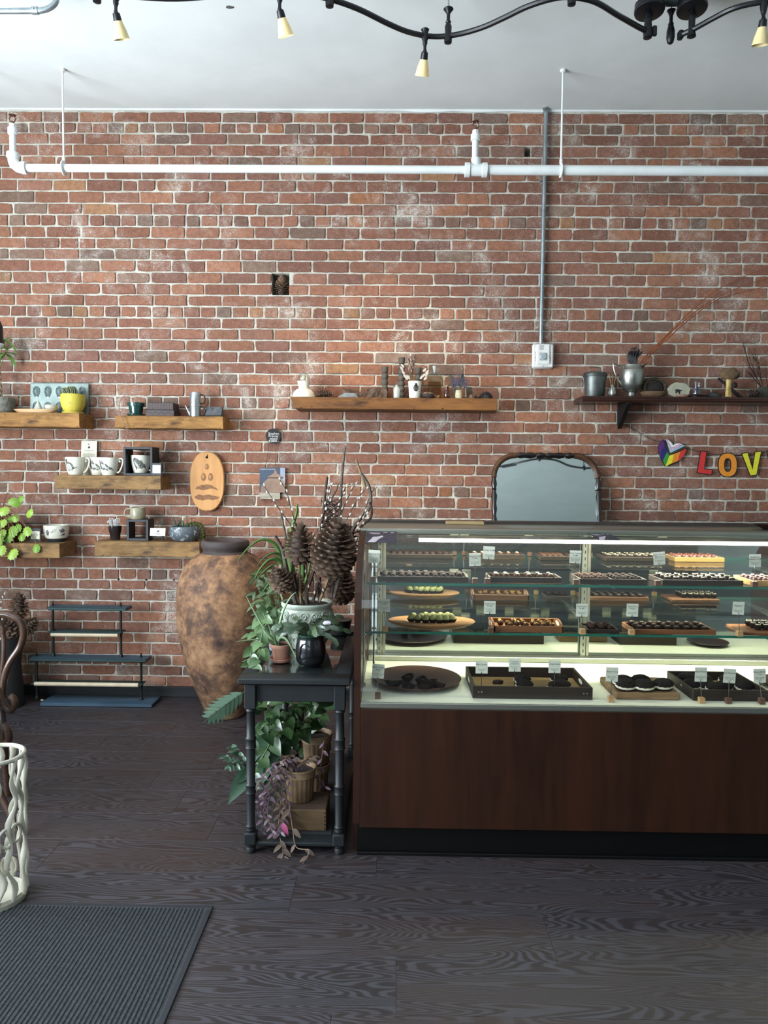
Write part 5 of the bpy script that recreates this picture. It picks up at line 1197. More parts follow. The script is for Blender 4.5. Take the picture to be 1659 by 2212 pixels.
for k in range(90):
    u = (k%15)/14; v = k//15; x0 = (-2+12*u)*s_; a = .55-.75*u
    b.tube(spline([(x0,.006*(v-2.5),70*s_),((x0-(10-12*u)*s_*.9),.006*(v-2.5),(84+3*(k%4))*s_),((x0-(6-14*u)*s_+4*s_),.007*(v-2.5),(100+3*((k*7)%5))*s_-abs(u-.4)*16*s_)], 3), .0011, 4, cap=False)
part(t, 'brush_bristles', b, mat('black_bristle', (20,20,24), .5))['kind'] = 'stuff'
M_WIL = mat('orange_willow', (150,84,46), .6, c2=(112,60,36), sc_=20)
for k in range(3):
    o = (-2, 3, 6)[k]; P = [V(a, c+o*.5*math.sin(i*1.7+k*2), 4.47+.03*i)-p for i, (a, c) in enumerate(((1385+o,784),(1410+o,757),(1450+o,716),(1500,668+o*2),(1550,632+o*3),(1600,610+o*4),(1652,590+o*5)))]
    for i in range(len(P)): P[i].y = min(P[i].y, WY-.04-p.y)
    b = B(); b.tube(spline(P, 6), [.0042*(1-.6*i/36) for i in range(37)], 6); part(t, 'willow_twig', b, M_WIL)
p = pos('G', 1411, 4.48); s_ = S(p); t = thing('bird_nest', 'brown woven bird nest tipped on its side', 'nest', p)
rs = random.Random(3); b = B(); c_ = Vector((0,0,23*s_))
for k in range(120):
    a0 = rs.uniform(0, 2*PI); rr_ = (.55+.45*rs.random())*27*s_; ln = rs.uniform(1.2, 2.6); y0 = rs.uniform(-.03,.03)*(1.4-rr_/(27*s_)); tl_ = rs.uniform(-.25,.25)
    b.tube([(c_.x+rr_*1.08*math.cos(a0+ln*q/6), y0+.012*math.sin(q+k), c_.z+rr_*.82*math.sin(a0+ln*q/6)+tl_*.008) for q in range(7)], .0013, 4, cap=False)
part(t, 'woven_grass', b, mat('nest_grass', (62,52,42), .95, c2=(86,72,56), sc_=30))['kind'] = 'stuff'
b = B(); b.blob((0,.01,23*s_), 24*s_, 16, .15, 2, 3, (1.05,.5,.8)); part(t, 'lining', b, mat('nest_lining', (36,32,28), .95, bump=.8, sc_=80))
b = B(); b.lathe(sil([(14,0),(24,4),(29,12),(28,13),(20,5),(2,3)], s_), 26, sy=.7, wob=.1); part(t, 'saucer_rim', b, mat('nest_rim', (112,86,62), .8, bump=.6, sc_=60))
p = pos('G', 1466, 4.46); s_ = S(p); t = thing('shell_slice', 'pale scalloped stone slice with a dark dancing mark', 'ornament', p)
b = B(); o = [(24*s_*math.cos(a)*(1+.05*math.sin(9*a)), 17*s_+17*s_*math.sin(a)*(1+.05*math.sin(7*a+1))) for a in [2*PI*k/36 for k in range(36)]]; b.prism([(x, max(z,.0)) for x, z in o], -.006, .006); part(t, 'slice', b, mat('pale_stone', (168,164,142), .7, c2=(140,138,120), sc_=14), False)
flat(t, 'dark_mark', [(x*s_, z*s_) for x, z in [(-10,17),(-4,19),(2,18),(8,16),(3,14),(2,8),(-1,10),(-3,14),(-6,9),(-8,11),(-7,15)]], -.0062, M_INK)
b = B(); b.blob((3*s_,-.016,3*s_), 13*s_, 10, .2, 2, 5, (1,.5,.32), flat=-3*s_); part(t, 'pink_foot', b, mat('pink_stone', (160,126,104), .7)); t.rotation_euler = (-.12,0,0)
p = pos('G', 1505, 4.47); s_ = S(p); t = thing('glass_cloche', 'small clear glass dome on a black turned base', 'glass dome', p)
b = B(); b.lathe(sil([(19,0),(19.5,2),(17,4),(18,5.5),(15,8),(1,8.4)], s_), 26); part(t, 'base', b, M_EBONY)
b = B(); b.lathe(sil([(14,8),(14,34),(12.6,40),(8.5,45.5),(2.5,47.6),(.2,47.8)], s_), 26, cap=(False,False)); part(t, 'dome', b, glass('dome_glass', (.96,.97,.97), 1.1))
b = B(); b.lathe(sil([(7,8),(7.6,20),(6,24),(2,25)], s_), 12, wob=.3); part(t, 'specimen', b, mat('dark_specimen', (40,42,52), .6, c2=(92,84,96), sc_=60))
b = B(); b.lathe(sil([(8.2,8.5),(8.2,37),(7,38),(1,38)], s_), 18, cap=(False,True)); part(t, 'inner_tube', b, glass('inner_tube_glass', (.9,.88,.92), 1.6))
p = pos('G', 1541, 4.50); s_ = S(p); b = B(); b.blob((0,0,5*s_), 17*s_, 12, .15, 1.5, 2, (1,.7,.55), flat=-5*s_); solo('river_stone', b, mat('dark_stone', (58,60,56), .7), 'dark rounded stone on the iron bracket shelf', 'stone', p)
p = pos('G', 1573, 4.47); s_ = S(p); t = thing('mushroom_carving', 'wooden mushroom figure with a gilded stem and mossy cap', 'ornament', p)
b = B(); b.lathe(sil([(7,2),(6,14),(5.4,30),(6.5,42)], s_), 14, wob=.25); part(t, 'stem', b, mat('gilded_wood', (150,122,58), .55, .2, c2=(196,172,110), sc_=24)); b = B(); b.blob((2*s_,0,53*s_), 20*s_, 16, .35, 2.2, 6, (1.05,.85,.6)); part(t, 'cap', b, mat('mossy_cap', (86,66,46), .95, c2=(116,94,66), sc_=30, bump=.8))
b = B(); b.lathe(sil([(15,0),(16,1),(9,3.5),(2,4)], s_), 16, wob=.6, sx=1.3); part(t, 'base', b, mat('straw_base', (150,126,84), .9, c2=(90,72,48), sc_=30))
p = pos('G', 1577, 4.545); s_ = S(p); b = B(); b.tube([(-27*s_,0,46*s_),(-8*s_,0,32*s_),(10*s_,0,16*s_),(26*s_,0,3.5*s_)], [.0075,.009,.0105,.012], 9); b.blob((8*s_,-.006,32*s_), 6*s_, 8, .2, 2, 3); solo('dark_branch', b, mat('dark_branch', (42,32,28), .7), 'thick dark stick leaning behind the mushroom figure', 'stick', p)
p = pos('G', 1626, 4.45); s_ = S(p); t = thing('pine_cone', 'dark pine cone lying at the right end of the iron bracket shelf', 'pine cone', p)
bd, sl = cone_joined(24*s_, 10*s_, rows=7, per=9, open_=.7, seed=5); Mx = TR(-12*s_,0,9*s_) @ RY(PI/2-.15); part(t, 'core', bd.tf(Mx), M_CONE); part(t, 'scales', sl.tf(Mx), M_CONE)
p = pos('G', 1650, 4.52); s_ = S(p); b = B(); b.blob((0,0,10*s_), 22*s_, 12, .3, 2, 9, (1.2,.6,.75), flat=-10*s_); solo('mossy_stone', b, mat('mossy_stone', (76,76,62), .9, c2=(54,52,44), sc_=14), 'large mossy grey stone at the right edge of the shelf', 'stone', p)
p = pos('G', 1655, 4.56); s_ = S(p); t = thing('bare_branch', 'bare twiggy dark branch rising at the right edge', 'branch', p); rs = random.Random(8)
M_TWG = mat('bare_twig', (52,36,30), .8); b = B()
def grow(b, p0, d, l, r, n):
    q = [Vector(p0)]
    for k in range(5): d = (d+Vector((rs.uniform(-.12,.12), rs.uniform(-.03,.03), rs.uniform(-.05,.1)))).normalized(); e = q[-1]+d*l/5; e.y = min(e.y, .025); q.append(e)
    b.tube(q, [r*(1-.12*k) for k in range(6)], 5, cap=False)
    if n:
        for k in (1, 2, 3, 4):
            if rs.random() < .8: grow(b, q[k], (d+Vector((rs.uniform(-.7,.5), rs.uniform(-.1,.1), .1))).normalized(), l*.6, r*.55, n-1)
for dx, dz in ((-.28,1),(-.55,1),(.1,1)): grow(b, (0,0,.02), Vector((dx,0,dz)).normalized(), .26, .0035, 2)
part(t, 'twigs', b, M_TWG)['kind'] = 'stuff'
# ---------- pine cone in the wall niche
nx = (HX0+HX1)/2; t = thing('pine_cone', 'upright pine cone tucked into the niche in the bricks', 'pine cone', (nx+.004, WY+.036, HZ0+.001))
bd, sl = cone_joined(.124, .046, rows=11, per=12, open_=.5, seed=9); part(t, 'core', bd, M_CONE); part(t, 'scales', sl, mat('niche_cone', (128,100,78), .7, c2=(78,58,46), sc_=14))  # lighter copy of the cone colour paints in light the dark niche lacks
# ================================================================== DISPLAY CASE
CF = 2.68; CX0 = atx(763, CF, .4); CX1 = CX0+2.12; CB = 3.47
DECK = V(1000, 1517, CF+.02).z-.004; ZU, ZL = 1.003, .805; MP = 3.36
t = thing('display_case', 'dark wood bakery display case with curved glass front and two glass shelves', 'display case', (CX0, CF, 0)); CO = Vector(t.location)
M_CASEW = wood('case_walnut', (33,16,9), (51,27,15), scale=5, rough=.38, stretch=(1,1,.1), bump=.04, coat=.15)
M_KICK = mat('black_kick', (8,8,9), .5, spec=.2); M_STEEL = mat('brushed_steel', (170,172,160), .3, .85, c2=(150,152,142), sc_=6, stretch=(.05,1,1)); M_CHROME = mat('chrome', (200,204,204), .12, 1.0)
M_DECK = mat('white_deck', (232,232,214), .3, c2=(226,226,206), sc_=3)
W = CX1-CX0; bp = V(900, 1790, CF).z
prof = [(0,.13),(0,.93),(.018,.99),(.065,1.048),(.14,1.1),(.23,1.143),(.33,1.174),(.42,1.187),(.79,1.187),(.79,.0),(.05,.0),(.05,.13)]
for x in (0, W-.026):                                    # end panels follow the curve of the glass
    b = B(); n = len(prof); vs = [(x, y, z) for y, z in prof]+[(x+.026, y, z) for y, z in prof]
    fs = [tuple(range(n)), tuple(range(2*n-1, n-1, -1))]+[(k, k+n, (k+1)%n+n, (k+1)%n) for k in range(n)]
    b.add(vs, fs); part(t, 'end_panel', b, M_CASEW, False)
b = B(); b.box((W/2,.012,(bp+DECK-.02)/2), (W-.052,.024,DECK-.02-bp), .002); part(t, 'front_panel', b, M_CASEW, False)
b = B(); b.box((W/2,.06,bp/2), (W-.03,.05,bp-.004), .004); b.box((W/2,.028,.006), (W-.03,.02,.012), .002); part(t, 'toe_kick', b, M_KICK, False)
b = B(); b.box((W/2,.36,DECK-.01), (W-.052,.70,.02), .001); part(t, 'deck', b, M_DECK, False)
b = B(); b.box((W/2,.004,DECK-.006), (W-.052,.012,.02), .002); part(t, 'glass_channel', b, M_STEEL, False)
b = B(); b.box((W/2,MP-CF-.03,DECK+.012), (W-.06,.055,.024), .003); part(t, 'door_track', b, M_STEEL, False)
M_CGL = glass('case_glass', (.98,.99,.985), .9)
gp = [(q[0]+.006, q[1]-.002) for q in prof[1:8]]; gp = [(.006,DECK)]+gp
b = B(); th_ = .006; n = len(gp); vs = []
gs = spline([(0,y,z) for y, z in gp], 4); n = len(gs)
for x in (.026, W-.026):
    for off in (0, th_):
        for i, q in enumerate(gs):
            tn = (gs[min(i+1,n-1)]-gs[max(i-1,0)]).normalized(); nn = Vector((0, tn.z, -tn.y)); vs.append((x, q.y+nn.y*off, q.z+nn.z*off))
fs = []
for i in range(n-1): fs += [(i, 2*n+i, 2*n+i+1, i+1), (n+i+1, 3*n+i+1, 3*n+i, n+i)]
fs += [(0, n, 3*n, 2*n), (n-1, 3*n-1, 4*n-1, 2*n-1)]
b.add(vs, fs); part(t, 'curved_glass', b, M_CGL, 'all')
b = B(); b.box((W/2,.605,1.190), (W,.37,.012), .003); b.box((W/2,.425,1.186), (W-.05,.014,.022), .003); part(t, 'top_panel', b, M_STEEL)
b = B(); b.box((W/2,.785,1.196), (W,.02,.03), .004); part(t, 'top_rear_edge', b, mat('dark_trim', (58,50,46), .5))
b = B(); lx0 = atx(905, 3.06, 1.157)-CX0; b.box(((lx0+W-.03)/2,.39,1.166), (W-.03-lx0,.035,.012), .002); part(t, 'lamp_housing', b, M_STEEL)
b = B(); b.tube([(lx0,.386,1.153),(W-.04,.386,1.153)], .0085, 10); part(t, 'led_tube', b, emit('led_white', (250,255,240), 9.0))
l = bpy.data.lights.new('case_led', 'AREA'); l.shape = 'RECTANGLE'; l.size = W-.15; l.size_y = .03; l.energy = 29; l.color = (1.0, .98, .78)
lo = bpy.data.objects.new('case_led', l); COL.objects.link(lo); lo.parent = t; lo.location = (W/2+.03,.39,1.142)
for zz, y0 in ((ZU, .185), (ZL, .215)):                       # glass shelves with green polished edges
    b = B(); b.box((W/2,(y0+MP-CF-.05)/2,zz-.005), (W-.07,MP-CF-.05-y0,.009)); part(t, 'glass_shelf', b, glass('shelf_glass', (.975,.99,.98), .8), False)
    b = B(); b.box((W/2,y0-.0015,zz-.005), (W-.07,.003,.0095)); part(t, 'shelf_edge', b, mat('green_glass_edge', (38,104,88), .1, coat=.5), False)
m_ = NT('door_mirror'); m_.base((.62,.66,.63,1)); M_DOORMIR = m_.set(.03, 1.0)
ups = [atx(820, MP-.05, .9)-CX0, atx(1265, MP-.05, .9)-CX0]; ups.append(2*ups[1]-ups[0])
for i in range(3):
    x0 = .03 if i == 0 else ups[i]; x1 = ups[i+1] if i < 2 else W-.03
    b = B(); b.box(((x0+x1)/2,MP-CF+.003,(DECK+.024+1.17)/2), (x1-x0,.006,1.17-DECK-.024)); part(t, 'sliding_door', b, M_DOORMIR, False)
    d = t.children[-1]
for x in ups:
    b = B(); b.box((x,MP-CF-.02,(DECK+1.17)/2), (.022,.018,1.17-DECK), .002); b.box((x+.02,MP-CF-.02,(DECK+1.17)/2), (.014,.014,1.17-DECK), .002); u_ = part(t, 'shelf_upright', b, M_STEEL)
    b = B()
    for k in range(18): b.box((x,MP-CF-.0295,DECK+.05+.03*k), (.004,.001,.014))
    part(u_, 'slots', b, M_INK, False)
    for zz, y0 in ((ZU,.2),(ZL,.23)):
        b = B(); b.add([(x-.002,MP-CF-.03,zz-.012),(x+.002,MP-CF-.03,zz-.012),(x+.002,y0,zz-.010),(x-.002,y0,zz-.010),(x-.002,MP-CF-.03,zz-.05),(x+.002,MP-CF-.03,zz-.05),(x+.002,y0,zz-.016),(x-.002,y0,zz-.016)], [(0,1,2,3),(4,7,6,5),(0,4,5,1),(2,6,7,3),(1,5,6,2),(0,3,7,4)]); part(u_, 'shelf_bracket', b, M_STEEL, False)
for px, yy in ((786, .22), (808, .33)):
    xx = atx(px, CF+yy, .8)-CX0; b = B(); b.tube([(xx,yy,DECK),(xx,yy,1.12)], .0035, 8); 
    for zz in (DECK+.006, ZL-.01, ZU-.01): b.lathe([(.008,-.006),(.009,0),(.008,.006)], 10, (xx,yy,zz))
    part(t, 'support_rod', b, M_CHROME)
# stickers on the curved glass
M_STK = mat('sticker_plum', (62,58,72), .5, c2=(44,42,54), sc_=60, lo=.45, hi=.6); M_STKW = mat('sticker_pale', (190,182,190), .5)
def sticker(name, x0, x1, u0, u1, label, skew=0.0):
    """u0..u1 index range along the glass curve; the decal lies just outside it"""
    seg = gs[u0:u1+1]; b = B(); vs = []; fs = []; n = len(seg)
    def pt(fx, fu, off):
        k = fu*(n-1); i = min(int(k), n-2); q = seg[i].lerp(seg[i+1], k-i); tn = (seg[i+1]-seg[i]).normalized(); nn = Vector((0,-tn.z,tn.y)); xx = x0+(x1-x0)*fx+skew*(1-fu)
        return (CO.x+xx, CO.y+q.y+nn.y*off, q.z+nn.z*off)
    t2 = thing(name, label, 'sticker', pt(.5, .5, .0008)); o2 = Vector(t2.location)
    def patch(nm, f0, f1, g0, g1, off, m):
        b = B(); K = 8; vs = [Vector(pt(f0+(f1-f0)*a, g0+(g1-g0)*k/K, off))-o2 for k in range(K+1) for a in (0, 1)]; b.add(vs, [(2*k, 2*k+1, 2*k+3, 2*k+2) for k in range(K)]); part(t2, nm, b, m, False)
    patch('sticker_sheet', 0, 1, 0, 1, .0008, M_STK)
    hand = [(.05,.02),(.30,.02),(.42,.2),(.56,.36),(.52,.44),(.40,.36),(.22,.34),(.14,.16)]
    b = B(); b.add([Vector(pt(a, c, .0014))-o2 for a, c in hand], [tuple(range(len(hand)))]); part(t2, 'printed_hand', b, M_STKW, False)
    b = B()
    for k, (f, g, w) in enumerate(((.25,.66,.36),(.3,.56,.3),(.62,.72,.14),(.85,.7,.1))):
        b.add([Vector(pt(f-w/2, g-.03, .0014))-o2, Vector(pt(f+w/2, g-.03, .0014))-o2, Vector(pt(f+w/2, g+.03, .0014))-o2, Vector(pt(f-w/2, g+.03, .0014))-o2], [(0,1,2,3)])
    part(t2, 'printed_lines', b, M_STKW, False)
xa = lambda px: atx(px, 3.03, 1.17)-CX0
sticker('sticker', xa(792), xa(857), n-8, n-1, 'plum coloured payment sticker at the left corner of the curved glass')
sticker('sticker', xa(1276), xa(1324), n-6, n-1, 'small plum sticker folded over the glass above the middle upright', .02)
p = V(1003, 1129, 3.55); b = B(); b.box((0,0,0), (80*S(p),.05,.012), .002); 
# things behind and on the case
tz = 1.197
p = Vector((atx(1003, 3.42, tz+.01), 3.40, tz)); s_ = S(p); b = B(); b.box((0,0,.0065), (81*s_,.06,.013), .002); solo('wooden_strip', b, wood('pale_strip', (150,128,92), (176,152,112), scale=5), 'pale wooden strip lying on top of the display case', 'wood strip', p, smooth=False)
p = Vector((atx(1662, 3.30, tz+.02), 3.30, tz)); s_ = S(p); b = B(); b.lathe(sil([(12,0),(14,1),(32,10),(33,10.5),(30,9),(10,3),(1,2.6)], s_), 26); solo('top_dish', b, mat('dark_dish', (44,24,20), .4), 'dark shallow dish on the case at the right edge', 'dish', p)

# ---------- chocolates
M_CUP = mat('brown_paper_cup', (34,25,21), .8, spec=.12); M_CHOC = mat('dark_chocolate', (40,24,19), .7, c2=(30,18,14), sc_=60, spec=.12); M_MILK = mat('milk_chocolate', (60,37,26), .7, spec=.12)
M_CREAM = mat('cream_top', (222,214,190), .5); M_GREEN = mat('green_dust', (134,134,84), .7, c2=(110,112,70), sc_=40); M_GOLD = mat('gold_flake', (206,166,70), .6); M_PINK = mat('pink_top', (150,82,74), .5); M_PINKC = mat('berry_choc', (84,44,38), .4)
def cup_mesh():
    b = B(); n = 24; pr = [(.0088,0),(.0118,.006),(.0150,.0135)]; vs = []; fs = []
    for i, (r, z) in enumerate(pr):
        for k in range(n): q = 1+(.07 if k%2 else -.05)*(i+.4)/2; a = 2*PI*k/n; vs.append((r*q*math.cos(a), r*q*math.sin(a), z))
    for i in range(2):
        for k in range(n): a = i*n+k; d = i*n+(k+1)%n; fs.append((a,d,d+n,a+n))
    fs.append(tuple(range(n-1,-1,-1))); b.add(vs, fs); return b.mesh('paper_cup', False)
CUP = cup_mesh(); CUP.materials.append(M_CUP)
def dome(name, m, pr):
    b = B(); b.lathe(pr, 16); me = b.mesh(name, 'all'); me.materials.append(m); return me
BALL = [(.006,.002),(.0112,.007),(.0126,.0135),(.0108,.0195),(.006,.0232),(.001,.0242)]
EGG = [(.006,.002),(.0118,.007),(.0126,.014),(.0105,.022),(.0062,.0275),(.001,.029)]
FLATP = [(.006,.002),(.0118,.007),(.0128,.0125),(.0118,.0165),(.0085,.0182),(.001,.0186)]
ME = {'dark': dome('truffle', M_CHOC, BALL), 'green': dome('truffle', M_GREEN, EGG), 'milk': dome('truffle', M_MILK, BALL), 'pink': dome('truffle', M_PINKC, BALL), 'patty': dome('truffle', M_CHOC, FLATP)}
def topping(kind):
    b = B(); rs = random.Random(4)
    if kind == 'white': b.blob((0,0,.0215), .0072, 9, .4, 2.5, 2, (1.15,1,.5)); return b, M_CREAM
    if kind == 'rim': b.tube([(.0088*math.cos(a), .0088*math.sin(a), .0222-.0002*k) for k, a in enumerate([2*PI*k/14 for k in range(14)])], .0018, 5, closed=True); return b, M_CREAM
    if kind == 'flake':
        for k in range(9): a = k*2.4; r = .003+.006*((k*3)%4)/4; b.box((0,0,0), (.007,.0022,.0012), 0, TR(r*math.cos(a), r*math.sin(a), .0235-.0003*k) @ RZ(a*1.7) @ RY(.5*math.sin(k*2.)) )
        return b, M_GOLD
    if kind == 'pink': b.lathe([(.0085,.0205),(.006,.0238),(.001,.0250)], 10); return b, M_PINK
    if kind == 'seed':
        for k in range(6): a = k*1.05; b.blob((.005*math.cos(a), .005*math.sin(a), .0185), .0021, 6, .2)
        return b, mat('cocoa_seed', (120,110,96), .6)
TOPS = {}
for k in ('white', 'rim', 'flake', 'pink', 'seed'):
    bb_, m = topping(k); me = bb_.mesh('topping', True); me.materials.append(m); TOPS[k] = me
def truffle(p, kind, top, label, group, s_=1.0, cup=True, rz=0.0):
    o = link('truffle', ME[kind]); o.matrix_basis = TR(*p) @ RZ(rz) @ SC(s_); tag(o, label, 'chocolate', group)
    if cup: link('paper_cup', CUP, o)
    if top: link('topping', TOPS[top], o)
    return o
ORD = ['first','second','third','fourth','fifth','sixth','seventh','eighth','ninth','tenth']
def place_words(i, nx, j, ny):
    r = {1: [''], 2: ['front row', 'back row'], 3: ['front row', 'middle row', 'back row'], 4: ['front row', 'second row', 'third row', 'back row']}[ny][j]
    return '%s from left, %s' % (ORD[i], r)
def rows(x0, x1, y0, y1, z, nx, ny, kind, top, label, group, s_=1.0, cup=True, jit=.15, skip=()):
    rs = random.Random(nx*31+ny); 
    for j in range(ny):
        for i in range(nx):
            if (i, j) in skip: continue
            dx, dy = (x1-x0)/nx, (y1-y0)/ny
            truffle((x0+dx*(i+.5+rs.uniform(-jit,jit)*.5), y0+dy*(j+.5+rs.uniform(-jit,jit)*.4), z), kind, top, label+', '+place_words(i, nx, j, ny), group, s_*rs.uniform(.95,1.04), cup, rs.uniform(0,6))
M_TRD = wood('tray_dark_oak', (26,20,16), (48,36,28), scale=6, rough=.6); M_TRM = wood('tray_mid', (84,52,32), (128,84,52), scale=6, rough=.5); M_TRL = wood('tray_light', (168,124,72), (206,162,104), scale=6, rough=.5); M_TRIN = wood('tray_floor_oak', (92,74,48), (138,112,76), scale=5, rough=.6)
def tray(px0, px1, Y0, dep, z, h, m, label, th=.007, mi=None, name='serving_tray', handles=False, flare=0.0, rivets=False, div=False):
    xa_, xb_ = atx(px0, Y0, z), atx(px1, Y0, z); w = xb_-xa_; t = thing(name, label, 'tray', ((xa_+xb_)/2, Y0, z+.0006)); f = flare
    b = B(); b.box((0,dep/2,.003), (w-.002,dep-.002,.006)); part(t, 'tray_floor', b, mi or m, False)
    def wall(nm, c, d):
        b = B(); b.box(c, d, .0015); part(t, nm, b, m, False)
    wall('front_wall', (0,th/2,h/2), (w,th,h)); wall('back_wall', (0,dep-th/2,h/2), (w,th,h))
    for sg in (-1, 1):
        if handles:                                # side boards rise to a rounded grip with a slot
            b = B(); hh = h*1.45; n_ = 8; y0h, y1h = dep*.28, dep*.72
            x = sg*(w/2-th/2); 
            o_ = [(0,0),(dep,0),(dep,h)]+[(dep*.5+(dep*.34)*math.cos(a), h+(hh-h)*math.sin(a)) for a in [PI*k/n_ for k in range(n_+1)]]+[(0,h)]
            i_ = [(dep*.5+.022*math.cos(a)*1.6, h*.88+.009*math.sin(a)) for a in [2*PI*k/12 for k in range(12)]]
            no = len(o_); vs = []
            for xx in (x-th/2, x+th/2): vs += [(xx, p_[0], p_[1]) for p_ in o_]
            fs = [tuple(range(no)), tuple(range(2*no-1, no-1, -1))]+[(k, k+no, (k+1)%no+no, (k+1)%no) for k in range(no)]
            b.add(vs, fs); s2 = part(t, 'side_wall', b, m, False)
            b = B(); 
            for xx in (x-th/2-.0006, x+th/2+.0006): b.add([(xx, q[0], q[1]) for q in i_], [tuple(range(12))])
            part(s2, 'grip_slot', b, M_INK if m is not M_TRM else M_DECK, False)
        else: wall('side_wall', (sg*(w/2-th/2),dep/2,h/2), (th,dep-2*th,h))
    if rivets:
        for sg in (-1, 1):
            for k in (0, 1):
                b = B(); b.lathe([(.0038,0),(.003,.0016),(.001,.002)], 10, M=TR(sg*(w/2-.022-.012*k),-.0003,h*.55) @ RX(PI/2)); part(t, 'rivet', b, M_CHROME)
    if div: wall('divider', (0,dep/2,h*.45), (th*.7,dep-2*th,h*.9))
    return xa_, xb_
# upper shelf
U = ZU+.0066
a_, c_ = tray(815, 1012, 2.885, .15, ZU, .021, M_TRD, 'long dark tray of plain truffles, leftmost on the upper shelf'); rows(a_+.012, c_-.012, 2.895, 3.03, U, 10, 4, 'dark', None, 'dark truffle in the leftmost upper tray', 'plain dark truffles, leftmost upper tray', skip=((9,0),(8,3)))
a_, c_ = tray(1057, 1214, 2.885, .13, ZU, .023, M_TRD, 'black tray with white topped truffles on the upper shelf', mi=M_TRL); rows(a_+.012, c_-.012, 2.93, 3.0, U, 6, 2, 'milk', 'white', 'white topped truffle in the black tray', 'white topped truffles', 1.05)
a_, c_ = tray(1253, 1398, 2.885, .16, ZU, .02, M_TRD, 'dark divided tray of small truffles right of the middle upright', div=True); rows(a_+.01, (a_+c_)/2-.006, 2.895, 3.035, U, 4, 4, 'milk', None, 'small truffle in the divided tray left half', 'small truffles in the divided tray', .92); rows((a_+c_)/2+.006, c_-.01, 2.895, 3.035, U, 4, 4, 'dark', None, 'small truffle in the divided tray right half', 'small truffles in the divided tray', .92)
a_, c_ = tray(1431, 1606, 2.885, .16, ZU, .02, M_TRD, 'long dark tray of white ringed truffles on the upper shelf'); rows(a_+.012, c_-.012, 2.895, 3.035, U, 8, 3, 'dark', 'rim', 'white ringed truffle on the upper shelf', 'white ringed truffles', 1.08)
a_, c_ = tray(1624, 1760, 2.885, .16, ZU, .022, M_TRL, 'light wooden tray of pink truffles at the right edge'); rows(a_+.012, c_-.012, 2.895, 3.035, U, 6, 4, 'pink', 'pink', 'pink topped truffle at the right edge', 'pink topped truffles')
# lower shelf
Lz = ZL+.0066
p = Vector((atx(932, 3.0, ZL), 3.0, ZL+.0006)); s_ = S(p); t = thing('oval_board', 'thick oval wooden dish carrying green dusted truffles', 'tray', p)
b = B(); b.lathe([(.7,0),(.8,.003),(.97,.016),(1.0,.022),(.98,.026),(.62,.024),(.55,.016),(.3,.014)], 40, sx=94*s_, sy=.105); part(t, 'dish', b, wood('oval_acacia', (104,72,44), (146,106,68), scale=4, rough=.45))
for k, (dx, dy) in enumerate(((-44,-.022),(-30,-.03),(-14,-.038),(2,-.03),(16,-.038),(30,-.032),(44,-.024),(-38,.008),(-22,0),(-6,.004),(10,.0),(26,.004),(42,.008),(20,.03),(36,.034),(4,.03),(-12,.03))): truffle((p.x+dx*s_, p.y+dy, ZL+.0215), 'green', None, 'green dusted truffle on the oval dish, '+(place_words(k, 7, 0, 3) if k < 7 else (place_words(k-7, 6, 1, 3) if k < 13 else place_words((2,3,1,0)[k-13], 4, 2, 3))), 'green dusted truffles', 1.12, True, k)
a_, c_ = tray(1066, 1218, 2.9, .17, ZL, .026, M_TRM, 'brown wooden tray with raised handles and gold flecked truffles', handles=True); rows(a_+.02, c_-.02, 2.935, 3.04, Lz, 7, 3, 'milk', 'flake', 'gold flaked truffle in the handled tray', 'gold flaked truffles', 1.0, False, .4, ((0,0),(1,2),(2,0)))
a_, c_ = tray(1268, 1338, 2.9, .13, ZL, .016, M_TRD, 'short black tray of glossy round chocolates'); rows(a_+.012, c_-.012, 2.91, 3.0, Lz, 3, 3, 'dark', None, 'glossy chocolate in the short black tray', 'glossy chocolates in the short tray', 1.0)
a_, c_ = tray(1368, 1547, 2.9, .15, ZL, .019, M_TRM, 'long brown tray of flat chocolates in dark cups'); rows(a_+.014, c_-.014, 2.91, 3.04, Lz, 8, 3, 'patty', 'seed', 'flat chocolate in the long brown tray', 'flat chocolates in the long tray', 1.15)
p = Vector((atx(1640, 2.96, ZL), 2.9, ZL+.0006)); t = solo('serving_board', B().box((.03,.08,.007), (.24,.16,.014), .003), M_TRM, 'reddish wooden board at the right end of the lower shelf', 'board', p, smooth=False)
rows(p.x-.03, p.x+.15, 2.92, 3.04, ZL+.0152, 6, 3, 'dark', 'rim', 'white ringed chocolate on the reddish board', 'chocolates on the reddish board', 1.05)
# deck
Dz = DECK+.0006
p = G(900, 1474, DECK); p.z = Dz; s_ = S(p); t = thing('round_plate', 'large round dark wooden plate on the white deck', 'plate', p)
b = B(); b.lathe([(.6,0),(.72,.004),(.96,.016),(1.0,.021),(.985,.023),(.7,.011),(.3,.009)], 48, sx=96*s_, sy=96*s_); part(t, 'plate', b, wood('plate_walnut', (44,24,18), (72,42,32), scale=4, rough=.35))
def leaf_choc():
    b = B(); n = 22; vs = []; fs = []
    for i, (r, z) in enumerate(((.6,0),(.85,.008),(1.0,.017))):
        for k in range(n): a = 2*PI*k/n; q = 1+(.05 if k%2 else -.05)*i; vs.append((r*q*.033*math.cos(a), r*q*.022*math.sin(a), z+(.004*math.cos(a)**2)*i))
    for i in range(2):
        for k in range(n): a = i*n+k; d = i*n+(k+1)%n; fs.append((a,d,d+n,a+n))
    fs.append(tuple(range(n-1,-1,-1))); b.add(vs, fs); return b.mesh('paper_wrap', False)
LCW = leaf_choc(); LCW.materials.append(mat('dark_paper', (30,25,23), .8, spec=.15))
b = B(); b.blob((0,0,.011), .019, 12, .35, 2.2, 3, (1.2,.8,.5)); LCB = b.mesh('chocolate_snap', True); LCB.materials.append(M_CHOC)
